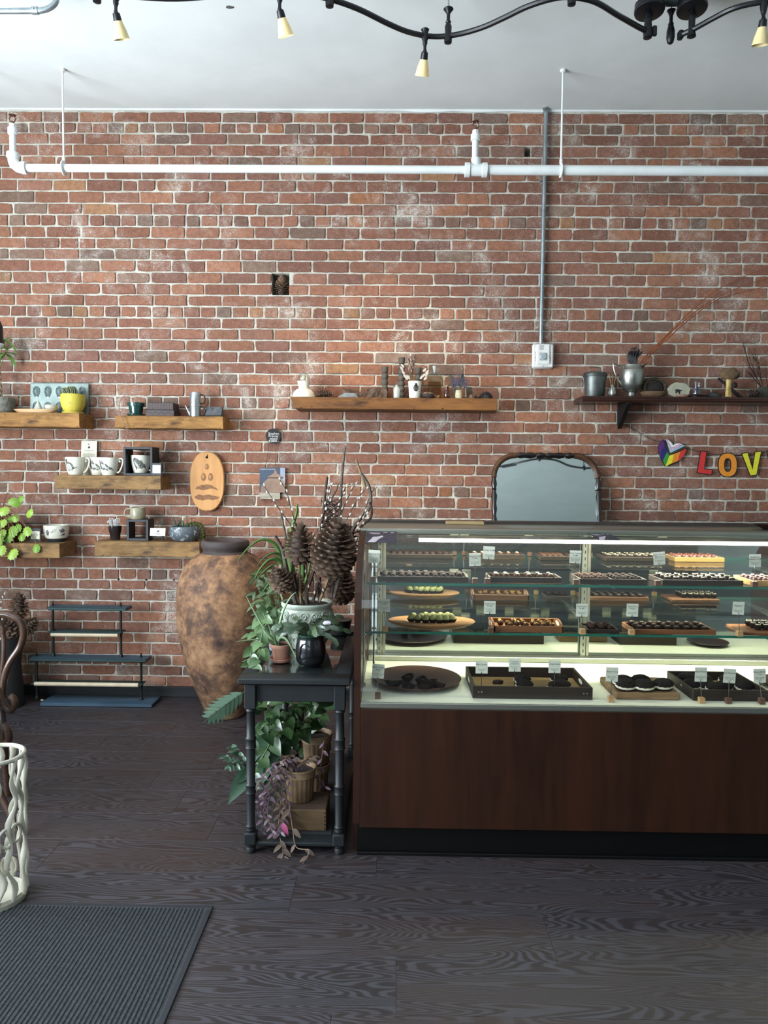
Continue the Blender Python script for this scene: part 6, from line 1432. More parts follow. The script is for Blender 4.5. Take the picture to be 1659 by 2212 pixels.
for k, (px, py) in enumerate(((850,1480),(880,1468),(882,1486),(917,1488),(910,1474),(946,1484),(925,1478))):
    q = G(px, py, DECK+.018); o = link('chocolate_snap', LCB); o.matrix_basis = TR(q.x, q.y, DECK+.0125) @ RZ(k*1.1); tag(o, 'maple chocolate snap on the round plate, '+('leftmost','at the back left','front, second from left','front, second from right','behind the middle','rightmost','between the two on the right')[k], 'chocolate', 'maple snaps on the round plate'); link('paper_wrap', LCW, o)
def clam(top=True):
    """two fluted dark shells holding cream, like an oval sandwich, lying tilted"""
    def shell(sg):
        b = B(); n = 26; vs = []; fs = []
        for i, (r, z) in enumerate(((1,.004),(.86,.013),(.5,.020),(.05,.022))):
            for k in range(n): a = 2*PI*k/n; q = 1+(.04 if k%2 else -.04)*(i < 3); vs.append((r*q*.036*math.cos(a), r*q*.024*math.sin(a), sg*z))
        for i in range(3):
            for k in range(n): a = i*n+k; d = i*n+(k+1)%n; fs.append((a,d,d+n,a+n) if sg > 0 else (a,a+n,d+n,d))
        b.add(vs, fs); return b
    return shell(1), shell(-1)
s1, s2 = clam(); SH1, SH2 = s1.mesh('fluted_paper', False), s2.mesh('fluted_paper', False)
for m_ in (SH1, SH2): m_.materials.append(mat('dark_paper', (30,25,23), .8, spec=.15))
b = B(); b.lathe([(.95,-.005),(1.03,-.0018),(1.03,.0018),(.95,.005)], 24, sx=.036, sy=.024); CRM = b.mesh('cream_filling', True); CRM.materials.append(M_CREAM)
CLN = {}
def clamshell(px, py, zz, rz, tilt, label, group, s_=1.0):
    CLN[group] = CLN.get(group, -1)+1; label += ', %s counted from the left back' % ORD[CLN[group]]
    q = G(px, py, zz); o = link('filled_chocolate', CRM); o.matrix_basis = TR(q.x, q.y, zz+.017*s_) @ RZ(rz) @ RX(tilt) @ SC(s_); tag(o, label, 'chocolate', group)
    link('fluted_paper', SH1, o); link('fluted_paper', SH2, o)
tray(1021, 1280, 2.76, .29, DECK, .047, M_TRD, 'large black wooden tray with slotted handles on the white deck', mi=M_TRIN, th=.010, rivets=True, handles=False)
tr = [o for o in bpy.data.objects if o.get('label', '').startswith('large black wooden tray')][0]
for sd in [c for c in tr.children if c.name.startswith('side_wall')]:
    sx_ = -1 if sd.data.vertices[0].co.x < 0 else 1; xx = sx_*(atx(1280,2.76,DECK)-atx(1021,2.76,DECK))/2; b = B()
    for e in (.0006, .0106): b.add([(xx-sx_*e+sx_*.0012*(e < .001), .145+.03*math.cos(a), .03+.009*math.sin(a)) for a in [2*PI*k/14 for k in range(14)]], [tuple(range(14))])
    part(sd, 'grip_slot', b, M_DECK, False)
for k, (px, py, rz, tl_) in enumerate(((1128,1478,.3,.45),(1133,1490,.2,.3),(1208,1476,-.2,.4),(1213,1490,-.1,.25),(1199,1492,.6,.15))): clamshell(px, py, DECK+.007, rz, tl_, 'fluted cluster in the large black tray', 'cashew clusters in the black tray')
q = G(1075, 1484, DECK+.007); o = link('chocolate_snap', LCB); o.matrix_basis = TR(q.x, q.y, DECK+.016); tag(o, 'single lumpy chocolate lying at the left in the black tray', 'chocolate')
xa_, xb_ = atx(1330, 2.77, DECK), atx(1470, 2.77, DECK); b = B(); b.box(((xb_-xa_)/2,.11,.014), (xb_-xa_,.22,.028), .004); solo('serving_board', b, wood('live_edge_board', (74,54,38), (150,118,82), scale=5, rough=.6), 'thick live edge board carrying filled oval chocolates', 'board', (xa_, 2.77, Dz), smooth=False)
for k, (px, py) in enumerate(((1345,1483),(1352,1491),(1383,1482),(1391,1492),(1432,1490))): clamshell(px, py, DECK+.029, .1*(k%3), .3, 'white filled chocolate on the live edge board', 'filled chocolates on the live edge board', 1.15)
tray(1497, 1660, 2.77, .27, DECK, .042, M_TRD, 'square edged dark tray of filled chocolates at the right of the deck', mi=M_TRIN, th=.009)
for k, (px, py) in enumerate(((1485,1476),(1492,1490),(1520,1480),(1527,1492),(1545,1497),(1570,1480),(1590,1488),(1608,1494),(1563,1494))): clamshell(px, py, DECK+.007, .25*(k%3)-.1, .35, 'filled fluted chocolate in the right hand dark tray', 'filled chocolates in the right tray', 1.1)
p = G(1690, 1480, DECK); p.z = Dz; b = B(); b.lathe([(.05,0),(.07,.004),(.1,.016),(.098,.018),(.06,.008),(.02,.008)], 36); solo('round_plate', b, mat('plate_walnut2', (50,28,22), .35), 'dark round plate cut off at the right edge of the deck', 'plate', p)
# ---------- sign holders
M_CARD = mat('sign_card', (206,208,192), .7); M_BLOCKL = wood('block_beech', (150,116,78), (184,148,104), scale=10, rough=.6); M_BLOCKD = wood('block_walnut', (70,46,34), (104,72,54), scale=10, rough=.6)
def sign(bx, by, cx, cy, Y, z, title, sub, dark=False, rot=0.0, block=True, wh=(25, 28)):
    p = Vector((atx(bx, Y, z), Y, z+.0006)); s_ = S(p); t = thing('sign_holder', 'small card sign reading %s %s' % (title.replace('\n', ' '), 'on a dark block' if dark else ('on a pale block' if block else 'clipped inside the black tray')), 'sign', p, 0, 'product signs in the display case')
    if block: b = B(); b.box((0,0,.0105), (.021,.021,.021), .0012); part(t, 'block', b, M_BLOCKD if dark else M_BLOCKL, False)
    c = V(cx, cy, Y)-p; w, h = wh[0]*s_, wh[1]*s_
    b = B(); b.tube([(0,0,.018 if block else .0),(c.x*.9,0,c.z-h*.5+.004)], .0013, 6); b.tube([(c.x*.9-.002,-.001,c.z-h*.5-.004),(c.x*.9-.001,-.001,c.z-h*.5+.008)], .0011, 5); part(t, 'wire_clip', b, M_CHROME)
    cd = link('card', B().box((0,0,0), (w,.0008,h)).mesh('card'), t, M_CARD, TR(*c) @ RY(rot))
    lettering(cd, title, h*.16, (0,-.0006,h*.2), M_INK, M=TR(0,-.0006,h*.2) @ RX(PI/2)); lettering(cd, sub, h*.098, (0,-.0006,-h*.22), M_INK, M=TR(0,-.0006,-h*.22) @ RX(PI/2))
Yu, Yl, Yd = 2.865, 2.885, 2.745
for a in ((806,1253,808,1202,'Maple Log Fruit','Dark Chocolate\nCranberries\nMaple Sugar',True,.05),(1026,1255,1026,1209,'Caramel Swirl\nTruffle','Dark Chocolate\nSmoky Sea Salt',True,-.04),(1053,1256,1056,1194,'Orange Truffle','Milk Chocolate\nOrange Oil',True,.05),
   (1244,1259,1243,1203,'Burnt Caramel\nTruffle','Dark Chocolate\nBurnt Caramel',True,.03),(1420,1265,1424,1206,'Black, Sea-Salt\nBon-bons','Dark Chocolate\nSea Salt',True,-.08),(1629,1266,1631,1211,'Strawberry\nRosemary Truffle','Dark Chocolate\nRosemary',True,-.03)): sign(a[0],a[1],a[2],a[3],Yu,ZU,a[4],a[5],a[6],a[7])
for a in ((832,1357,830,1308,'Lemon Pistachio\nTruffle','Dark Chocolate\nLemon Oil',False,0),(1060,1362,1058,1312,'Queen Bee\nTruffle','Dark Chocolate\nOrange\nEarl Grey Tea',True,.0),(1258,1366,1257,1318,'Macadamia\nTruffle','Dark Chocolate\nMacadamias',False,.0),(1364,1368,1366,1318,'Deep Mint\nPatties','Dark Chocolate\nPeppermint Oil',False,.02),(1597,1371,1595,1314,'Raspberry','Dark Chocolate\nRaspberries',False,.04)): sign(a[0],a[1],a[2],a[3],Yl,ZL,a[4],a[5],a[6],a[7])
for a in ((816,1503,817,1450,'Maple Nugget\nSnap','Dark or Milk Chocolate\n& Maple Sugar',True,.06),(1319,1512,1322,1457,'Peanut Trios','Peanut Butter\nMilk Chocolate\nSea Salt',False,.03),(1515,1517,1514,1457,'Caramel Pistachio','Dark Chocolate\nCaramel Pistachio\nSea Salt',False,.0),(1573,1518,1576,1460,'Maple Macadamia','Dark Chocolate\nMaple Caramel\nSea Salt',True,.05),(1645,1519,1641,1460,'Peanut Butter\nCup','Milk Chocolate\nPeanut Butter\nSea Salt',True,-.05)): sign(a[0],a[1],a[2],a[3],Yd,DECK,a[4],a[5],a[6],a[7],True,(26,31))
for a in ((1040,1484,1040.5,1441,'Milk Clusters','Milk Chocolate\nAlmonds'),(1111,1486,1112,1437,'Cashew\nClusters','Milk Chocolate\nCashews\nSea Salt'),(1198,1488,1198,1440,'Crispy Clouds','Milk Chocolate\nCrisped Rice')): sign(a[0],a[1],a[2],a[3],2.80,DECK+.006,a[4],a[5],False,.0,False,(26,28))
# ================================================================== SIDE TABLE WITH PLANTS
TF, TB = 2.66, 3.62; TX0, TX1 = atx(512, TF, .68), atx(757, TF, .68); TZ = V(630, 1467, TF).z
M_BLUEBLK = mat('blue_black_paint', (21,26,30), .5, c2=(15,19,22), sc_=10, stretch=(1,1,1))
t = thing('side_table', 'narrow blue black table with turned legs full of plants', 'table', ((TX0+TX1)/2, TF, 0)); w = TX1-TX0; dp = TB-TF
fw = .062
for nm, c, d in (('top_board', (0,.045,TZ-.012), (w,.09,.024)), ('top_board', (0,dp-.045,TZ-.012), (w,.09,.024)), ('top_board', (-w/2+fw/2,dp/2,TZ-.012), (fw,dp-.18,.024)), ('top_board', (w/2-fw/2,dp/2,TZ-.012), (fw,dp-.18,.024))):
    b = B(); b.box(c, d, .005); part(t, nm, b, M_BLUEBLK)
b = B(); b.box((0,dp/2,TZ-.022), (w-.016,dp-.016,.012), .004); part(t, 'moulding', b, M_BLUEBLK)
b = B(); b.box((0,dp/2,TZ-.009), (w-2*fw,dp-.18,.003)); part(t, 'tinted_inlay', b, mat('woven_inlay', (58,58,56), .6, c2=(38,40,42), sc_=18), False)
b = B(); b.box((0,dp/2,TZ-.004), (w-2*fw+.002,dp-.178,.005)); part(t, 'glass_inlay', b, glass('table_glass', (.85,.9,.9), 1.3), False)
zq = lambda y: 1.43-(y-1018.5)*2.72/1600
ap = zq(1521)
LX = (-w/2+.041, w/2-.041); LY = (.05, dp-.055)
b = B(); b.box((0,LY[0]+.006,(ap+TZ-.03)/2), (w-.1,.018,TZ-.03-ap), .002); part(t, 'apron', b, M_BLUEBLK); b = B(); b.box((0,LY[1],(ap+TZ-.03)/2), (w-.1,.018,TZ-.03-ap), .002); part(t, 'apron', b, M_BLUEBLK)
for x in LX: b = B(); b.box((x,dp/2,(ap+TZ-.03)/2), (.018,dp-.12,TZ-.03-ap), .002); part(t, 'apron', b, M_BLUEBLK)
def leg():
    b = B(); z = zq; sq = .042
    b.box((0,0,(z(1478)+z(1536))/2), (sq,sq,z(1478)-z(1536)), .003); b.box((0,0,(z(1812)+z(1840))/2), (.046,.046,z(1812)-z(1840)), .005)
    pr = [(.014,0),(.018,.003),(.0185,.02),(.016,.024),(.0155,z(1848)),(.018,z(1846)),(.018,z(1841)),(.012,z(1838))]
    b.lathe(pr, 16)
    pr = [(.012,z(1812)),(.019,z(1808)),(.0165,z(1803)),(.019,z(1799)),(.0155,z(1795)),(.0165,z(1727)),(.0205,z(1725)),(.0185,z(1722)),(.0185,z(1710)),(.0205,z(1707)),(.0165,z(1704)),(.0175,z(1626)),(.0215,z(1624)),(.019,z(1620)),(.019,z(1607)),(.0215,z(1603)),(.017,z(1600)),(.0155,z(1545)),(.019,z(1541)),(.016,z(1537)),(.012,z(1534))]
    b.lathe(pr, 16); return b.mesh('leg', True)
LEG = leg(); LEG.materials.append(M_BLUEBLK)
for x in LX:
    for y in LY: link('leg', LEG, t, None, TR(x, y, 0))
SZ = V(630, 1818, TF+.04).z
b = B(); b.box((0,dp/2,SZ-.009), (w-.05,dp-.07,.018), .005); part(t, 'lower_shelf', b, M_BLUEBLK); b = B(); b.box((0,dp/2,SZ+.0005), (w-.15,dp-.2,.003)); part(t, 'cane_panel', b, mat('dark_cane', (40,42,44), .7, bump=.8, sc_=120), False)
TZ += .0006
def tp(px, py, Z=None): q = G(px, py, TZ if Z is None else Z); q.z = TZ if Z is None else Z; return q
# ---- relief planter with sticks and cones
PY = 3.17; p = Vector((atx(663, PY, TZ), PY, TZ)); s_ = S(p)
M_CEL = mat('celadon_glaze', (190,200,184), .4, c2=(150,160,146), sc_=22, coat=.25)
t = thing('relief_planter', 'pale celadon planter with scroll relief holding dry branches and cones', 'planter', p)
pr = [(36,0),(38,3),(44,16),(51,34),(55,54),(55,70),(52,82),(51,86),(55,90),(55.5,95),(53,98),(49,97),(47,90),(46,60)]
b = B(); b.lathe(sil(pr, s_), 48, cap=(True,True)); part(t, 'pot', b, M_CEL)
def prad(z):
    for (r0, z0), (r1, z1) in zip(pr[:9], pr[1:9]):
        if z0 <= z/s_ <= z1: return (r0+(r1-r0)*(z/s_-z0)/(z1-z0))*s_
    return 52*s_
def scroll(cx, cz, R_, turns, sg):
    out = []
    for k in range(26):
        u = k/25; a = sg*turns*2*PI*u; r = R_*(1-u)+.002; x, z = cx+r*math.cos(a)*1.0, cz+r*math.sin(a); rr_ = prad(z)+.001; th = x/rr_-PI/2; out.append((rr_*math.cos(th), rr_*math.sin(th), z))
    return out
b = B()
for i in range(11):
    cx = (i-5)*.046
    b.tube(scroll(cx, 74*s_, .016, 1.6, 1 if i%2 else -1), .0036, 6); b.tube(scroll(cx+.012, 50*s_, .021, 1.4, -1 if i%2 else 1), .0040, 6); b.tube(scroll(cx*.85, 24*s_, .016, 1.5, 1 if i%2 else -1), .0036, 6)
    P = []
    for k in range(8): z = (10+9.5*k)*s_; rr_ = prad(z)+.001; th = (cx+.02+.009*math.sin(k*1.4+i))/rr_-PI/2; P.append((rr_*math.cos(th), rr_*math.sin(th), z))
    b.tube(P, .0038, 6)
part(t, 'scroll_relief', b, M_CEL)
b = B(); b.lathe([(.001,92*s_),(48*s_,92*s_)], 22, cap=(False,False)); part(t, 'dry_filling', b, mat('dry_filling', (40,32,26), .95))
M_STK1 = mat('grey_stick', (96,86,76), .85, c2=(70,60,52), sc_=30); M_STK2 = mat('brown_stick', (70,52,42), .8, c2=(48,36,30), sc_=30); M_STK3 = mat('tan_stick', (142,116,80), .7)
def stick(t, O, pts, r0, r1, m, Y0=PY, dY=0.0, name='stick'):
    P = [V(a, c, Y0+dY*i/(len(pts)-1))-O for i, (a, c) in enumerate(pts)]; sp = spline(P, 5); n = len(sp); b = B(); b.tube(sp, [r0+(r1-r0)*k/(n-1) for k in range(n)], 7); part(t, name, b, m); return sp
for pts, r0, r1, m, dY in (([(640,1305),(620,1232),(611,1190),(603,1172),(594,1157)],.011,.006,M_STK1,-.06), ([(646,1300),(632,1260),(631,1225),(629,1210)],.007,.004,M_STK1,-.02), ([(618,1165),(612,1135),(608,1115),(607,1102)],.006,.004,M_STK1,.02),
    ([(650,1305),(647,1240),(646,1200)],.0055,.005,M_STK3,-.05), ([(690,1300),(692,1170),(700,1090),(707,1030)],.008,.005,M_STK2,.02), ([(716,1290),(733,1130),(738,1040),(745,967)],.0075,.005,M_STK1,.05),
    ([(722,1290),(760,1150),(790,1110),(801,1085),(797,1050),(780,1022)],.009,.006,M_STK1,-.04), ([(772,1150),(782,1135),(800,1120),(803,1100),(798,1085)],.006,.005,M_STK2,-.03), ([(790,1055),(784,1035),(776,1012),(769,993)],.0065,.0045,M_STK3,-.04),
    ([(664,1305),(662,1280),(672,1250),(680,1225)],.010,.008,M_STK2,-.03), ([(690,1300),(705,1262),(712,1240)],.007,.006,M_STK3,-.05), ([(676,1300),(688,1255),(694,1235)],.007,.006,M_STK2,-.06),
    ([(655,1305),(641,1262),(636,1240)],.007,.005,M_STK2,-.02), ([(740,1250),(752,1230),(770,1205)],.008,.008,M_STK2,.1), ([(611,1295),(604,1270),(600,1255)],.006,.005,M_STK3,.03),
    ([(719,1100),(716,1080),(726,1060),(731,1045)],.004,.003,M_STK1,.06)): stick(t, p, pts, r0, r1, m, PY, dY)
M_BUD = mat('willow_bud', (206,200,186), .9, c2=(178,170,154), sc_=40); M_WST = mat('willow_stem', (52,38,34), .7)
b = B(); b.blob((0,0,0), 1, 8, .12, 1.5, 1, (.6,.6,1)); BUD = b.mesh('catkin', 'all'); BUD.materials.append(M_BUD)
for k, pts in enumerate(([(640,1150),(612,1112),(590,1080),(566,1042)],[(645,1150),(632,1110),(618,1060),(600,1030)],[(666,1290),(662,1220),(658,1170),(650,1140)],[(690,1200),(700,1130),(712,1080),(716,1040)],[(700,1290),(668,1190),(690,1140)],[(730,1130),(745,1090),(757,1065),(770,1040)],
    [(735,1160),(750,1120),(775,1075),(795,1050)],[(765,1140),(785,1110),(800,1070),(812,1050)],[(678,1300),(676,1240),(664,1200)],[(700,1290),(690,1245),(692,1230)],[(690,1150),(700,1105),(708,1075),(712,1042)],[(725,1100),(740,1070),(748,1050),(760,1046)],[(758,1200),(772,1165),(783,1130),(793,1105)])):
    sp = stick(t, p, pts, .0024, .0012, M_WST, PY-.03, .03*(k%3), 'willow_stem')
    for i in range(2, len(sp)-1, 2):
        d = (sp[i+1]-sp[i-1]).normalized(); sd = (1 if i%4 else -1)
        link('catkin', BUD, t, None, TR(*(sp[i]+Vector((.0045*sd,-.004,0)))) @ frame_to(d) @ RY(PI/2) @ SC(.0075))
def cone(t, O, px, py, hpx, wpx, Y, axis, label=None, rows=10, per=12, open_=.5, seed=1, sw=1.0, single=False, m=None):
    c = V(px, py, Y)-O; sz = S(c+O); h, r = hpx*sz, wpx*sz/2; bd, ms = cone_mesh(h, r, rows, per, open_, sw, seed); a = Vector(axis).normalized(); Q = Vector((0,0,1)).rotation_difference(a).to_matrix().to_4x4(); M0 = TR(*(c-a*h/2)) @ Q
    cn = link('pine_cone', None, t); cn.matrix_basis = M0; part(cn, 'core', bd, M_CONE)
    if single:
        for M in ms: link('cone_scale', SCALE_ME, cn, None, M)
    else:
        g = B()
        for M in ms: n0 = len(g.v); g.add(SCALE_B.v, SCALE_B.f); g.tf(M, n0)
        part(cn, 'scales', g, m or M_CONEL)
cone(t, p, 722, 1188, 132, 94, 3.05, (.18,-.25,1), rows=12, per=15, open_=.42, seed=2, sw=.95, single=True)
cone(t, p, 647, 1176, 88, 70, 3.09, (.05,-.2,1), rows=8, per=9, open_=.55, seed=4, sw=1.1, single=True)
cone(t, p, 607, 1252, 60, 52, 3.12, (-.25,-.4,.9), rows=9, per=10, open_=.5, seed=5)
cone(t, p, 640, 1262, 46, 40, 3.25, (.2,-.2,.9), rows=8, per=9, open_=.5, seed=6)
cone(t, p, 752, 1178, 90, 46, 3.24, (.2,.1,1), rows=9, per=10, open_=.5, seed=7)
nst = link('twig_nest', None, t); q0 = V(716, 1118, 3.2)-p; b = B(); rs = random.Random(12)
for k in range(70):
    a0 = rs.uniform(0, 6.28); r1 = rs.uniform(.015, .05); z0 = rs.uniform(-.07,.07); b.tube([(q0.x+r1*math.cos(a0+i*.5)*.9, q0.y+r1*math.sin(a0+i*.5)*.6, q0.z+z0+.012*math.sin(i+k)) for i in range(6)], .0016, 4, cap=False)
part(nst, 'twigs', b, mat('nest_twig', (44,34,30), .9))
# ---- dark pot with cone at the back
p = Vector((atx(737, 3.44, TZ), 3.44, TZ)); s_ = S(p); t = thing('cone_pot', 'black pot on a saucer with a large pine cone at the table back', 'potted plant', p)
b = B(); b.lathe(sil([(20,0),(27,1),(29,6),(27,6),(20,3)], s_), 26); part(t, 'saucer', b, M_BLKP); b = B(); b.lathe(sil([(17,3),(23,28),(24,30),(21,30)], s_), 26); part(t, 'pot', b, M_BLKP)
cone(t, p, 736, 1265, 82, 66, 3.42, (.15,-.3,1), rows=10, per=12, open_=.5, seed=8)
# ---- aloe in terracotta
p = tp(607, 1428); s_ = S(p); t = thing('aloe_pot', 'small terracotta pot with a spiky aloe', 'potted plant', p)
M_TER = mat('terracotta', (176,128,106), .85, c2=(158,112,92), sc_=16)
b = B(); b.lathe(sil([(14,0),(21,1),(24,7),(23,8),(18,4),(1,3)], s_), 28); part(t, 'saucer', b, M_TER); b = B(); b.lathe(sil([(16,3),(17,5),(20,30),(22,30.5),(23,38),(22,38.5),(20.5,36),(19.5,31)], s_), 28, cap=(True,False)); part(t, 'pot', b, M_TER)
b = B(); b.lathe([(.001,33*s_),(20.5*s_,34*s_)], 18, cap=(False,False)); part(t, 'soil', b, M_SOIL)
M_ALOE = leaf_mat('aloe_green', (78,104,66), (132,156,118), .4)
def strap(t, P, w0, m, name='leaf', fold=.5, tipw=.08):
    sp = spline(P, 6); n = len(sp); b = B(); vs = []; fs = []
    for i in range(n):
        tn = (sp[min(i+1,n-1)]-sp[max(i-1,0)]).normalized(); sd = tn.cross(Vector((0,-1,.25))); sd = sd.normalized() if sd.length > 1e-4 else Vector((1,0,0)); nn = sd.cross(tn); u = i/(n-1); wd = w0*((1-u)**.7*(.75+.25*math.sin(PI*min(1,u*2)))+tipw*(u < .98))
        vs += [sp[i]+sd*wd/2, sp[i]-nn*wd*fold*.6, sp[i]-sd*wd/2, sp[i]+nn*wd*.12]
    for i in range(n-1):
        for k in range(4): a = i*4+k; c = i*4+(k+1)%4; fs.append((a, c, c+4, a+4))
    fs.append((0,1,2,3)); fs.append((4*n-1,4*n-2,4*n-3,4*n-4)); b.add(vs, fs); return part(t, name, b, m, 'all')
AY = p.y
for pts, w_, dy in (([(597,1395),(580,1370),(560,1340),(530,1284)],.017,-.02),([(598,1394),(588,1368),(578,1345),(567,1322)],.014,.02),([(600,1394),(602,1360),(612,1320),(628,1290),(640,1279)],.016,.02),([(596,1394),(575,1382),(545,1382),(510,1386)],.014,-.04),([(596,1394),(583,1387),(570,1395),(555,1415),(535,1425),(522,1430)],.012,-.03),
    ([(600,1393),(606,1377),(620,1382),(635,1410),(648,1432),(658,1441)],.015,-.05),([(599,1394),(594,1380),(588,1360)],.012,-.03)):
    strap(t, [V(a, c, AY-.0+dy*i/(len(pts)-1))-p for i, (a, c) in enumerate(pts)], w_, M_ALOE)
# ---- black face pot
p = tp(671, 1434); s_ = S(p); t = thing('face_pot', 'black glazed pot with a sleeping face and leafy cactus', 'potted plant', p)
M_BGL = mat('black_glaze', (16,18,22), .22, coat=.5)
pr = [(20,0),(26,2),(31,10),(33,24),(32,40),(29.5,54),(28,59),(29,62),(27,62),(26,56)]; b = B(); b.lathe(sil(pr, s_), 36, cap=(True,False)); part(t, 'pot', b, M_BGL)
b = B(); b.lathe(sil([(26.5,56),(28.2,58),(28.4,66),(27,66),(25.8,58)], s_), 30, cap=(False,False)); part(t, 'inner_liner', b, mat('green_liner', (26,56,44), .3)); b = B(); b.lathe([(.001,57*s_),(26.5*s_,57*s_)], 20, cap=(False,False)); part(t, 'soil', b, M_SOIL)
fp = lambda a, z, o=.0015: ((lambda r: (r*math.cos(a), r*math.sin(a), z*s_))(((33-.004*(z-24)**2) if z > 24 else 33-.01*(24-z)**2)*s_+o))
b = B(); b.tube([fp(-2.25,18),fp(-2.2,30),fp(-2.15,42),fp(-2.05,48),fp(-1.85,50),fp(-1.65,47),fp(-1.55,43)], .0028, 6); part(t, 'brow_and_nose', b, M_BGL); b = B(); b.tube([fp(-1.98,40),fp(-1.86,37),fp(-1.72,39)], .0016, 6); part(t, 'closed_eye', b, M_BGL); b = B(); b.tube([fp(-2.0,14),fp(-1.9,13),fp(-1.78,14.5)], .0024, 6); part(t, 'mouth', b, M_BGL)
SEG = leaf_mesh('leaf_segment', 1, .52, .25, .12, lambda u: (.55+.45*math.sin(PI*u))*(1 if u < .97 else .4)*(1+.12*math.sin(u*18))); M_XC = leaf_mat('cactus_leaf', (34,50,36), (72,92,66), .35)
rs = random.Random(15)
for k in range(26):
    a = k*2.4+.3; q = Vector((10*s_*math.cos(a)*rs.random(), 10*s_*math.sin(a)*rs.random(), 60*s_)); el = rs.uniform(.5,1.2); d = Vector((math.cos(a)*math.cos(el)*1.2, math.sin(a)*math.cos(el), math.sin(el)))
    for j in range(rs.choice((2,3,3,4))):
        l_ = rs.uniform(.036,.050); place_leaf(t, SEG, M_XC, q, d, rs.uniform(-.5,.5), l_, 'leaf_segment', up=(0,-.8,.6)); q = q+d.normalized()*l_*.93; d = (d.normalized()+Vector((math.cos(a)*.25, math.sin(a)*.2, -.38))).normalized()
b = B(); b.blob((0,0,0), 1, 10, .4, 2, 3, (.018,.012,.008)); part(t, 'pale_flower', b, mat('pale_lilac', (206,196,210), .6), True, TR(36*s_,-.02,92*s_))
# ---- grey pot with climbing vine, left side of the table
p = tp(597, 1388); p.y = 3.10; p.x = atx(597, 3.10, TZ); s_ = S(p); t = thing('vine_pot', 'plain grey pot with a trailing heart leaf vine', 'potted plant', p)
b = B(); b.lathe(sil([(14,0),(15,1),(20,48),(21,52),(19,52),(18,46)], s_), 28, cap=(True,True)); part(t, 'pot', b, mat('grey_ceramic', (132,138,138), .5))
HRT = leaf_mesh('leaf', 1, .8, .28, .14, lambda u: (math.sin(PI*min(1, (u*.93+.07))**.62))**.8); M_POT = leaf_mat('pothos_green', (44,68,40), (92,120,72), .3)
def vine(t, O, pts, Y0, Y1, m_leaf, size, every=2, me=HRT, m_st=None, r=.0025, seed=0, side=.8, name='leaf'):
    rs = random.Random(seed); P = [V(a, c, Y0+(Y1-Y0)*i/(len(pts)-1))-O for i, (a, c) in enumerate(pts)]; sp = spline(P, 5); b = B(); b.tube(sp, r, 6); part(t, 'vine', b, m_st or mat('vine_stem', (92,110,70), .6))
    for i in range(1, len(sp), every):
        d = (sp[i]-sp[i-1]).normalized(); sg = 1 if (i//every)%2 else -1; dd = (d*.5+Vector((sg*side, -.55, rs.uniform(-.6,.15)))).normalized()
        place_leaf(t, me, m_leaf, sp[i], dd, rs.uniform(-.4,.4), size*rs.uniform(.75,1.2), name, up=(0,-.7,.6))
for k, pts in enumerate(([(597,1335),(575,1318),(560,1345),(548,1385),(540,1425)],[(597,1335),(570,1350),(555,1400),(530,1448)],[(597,1335),(590,1320),(574,1330),(566,1370),(560,1410)],[(597,1335),(585,1352),(570,1395),(552,1440)])): vine(t, p, pts, 3.08, 2.86-.02*k, M_POT, .050, 2, seed=k)
# ---- bamboo-like palm and ferny bush behind
p = Vector((atx(640, 3.5, TZ), 3.52, TZ)); s_ = S(p); t = thing('bamboo_plant', 'tall potted plant with long strap leaves arching behind the planter', 'potted plant', p)
b = B(); b.lathe(sil([(24,0),(30,44),(32,46),(28,46)], s_), 24); part(t, 'pot', b, mat('dark_clay', (64,52,46), .7))
M_STRAP = leaf_mat('bamboo_leaf', (44,74,38), (92,122,62), .35)
for pts, w_ in (([(640,1290),(625,1200),(628,1150),(640,1110),(643,1086)],.036),([(625,1260),(600,1185),(570,1165),(540,1180),(512,1213)],.022),([(628,1265),(605,1215),(585,1208),(565,1225),(550,1250)],.026),([(632,1270),(612,1235),(590,1222),(570,1235),(545,1265)],.024),([(640,1270),(622,1240),(600,1245),(580,1262),(560,1290)],.024),
    ([(650,1280),(655,1230),(650,1180),(655,1150)],.026),([(650,1280),(665,1240),(672,1200)],.022),([(630,1280),(610,1250),(590,1235)],.022),([(626,1262),(606,1204),(590,1195),(570,1205),(556,1222)],.018)): strap(t, [V(a, c, 3.46-.03*i)-p for i, (a, c) in enumerate(pts)], w_, M_STRAP, fold=.15)
b = B(); b.tube([(0,0,46*s_),(-.02,-.05,.30)], .006, 7); part(t, 'cane', b, M_STK3)
p = Vector((TX0+.005, 3.80, 0)); t = thing('fern_bush', 'dense soft green foliage growing between the urn and the table', 'plant', p)
b = B(); b.lathe([(.09,0),(.11,.22),(.12,.24),(.10,.24)], 22); part(t, 'pot', b, mat('dark_clay', (64,52,46), .7))
FL = B(); fr = leaf_mesh('frond', 1, .3, .3, .1); M_FERN = leaf_mat('fern_green', (38,58,34), (80,102,60), .5); rs = random.Random(31); stb = B()
for k in range(150):
    px, py = rs.uniform(548, 622), rs.uniform(1225, 1400); Y = rs.uniform(3.68, 3.92); q = V(px, py, Y)-p
    if k%3 == 0: stb.tube(spline([(0,0,.24),(q.x*.5,q.y*.5,.24+(q.z-.24)*.6),q], 4), .0014, 4, cap=False)
    a = rs.uniform(0, 6.28); place_leaf(t, fr, M_FERN, q, (math.cos(a), -.5, rs.uniform(-.9,.4)), rs.uniform(-.5,.5), rs.uniform(.045,.08), 'leaf', up=(0,-.8,.5))
part(t, 'stems', stb, mat('vine_stem', (92,110,70), .6))
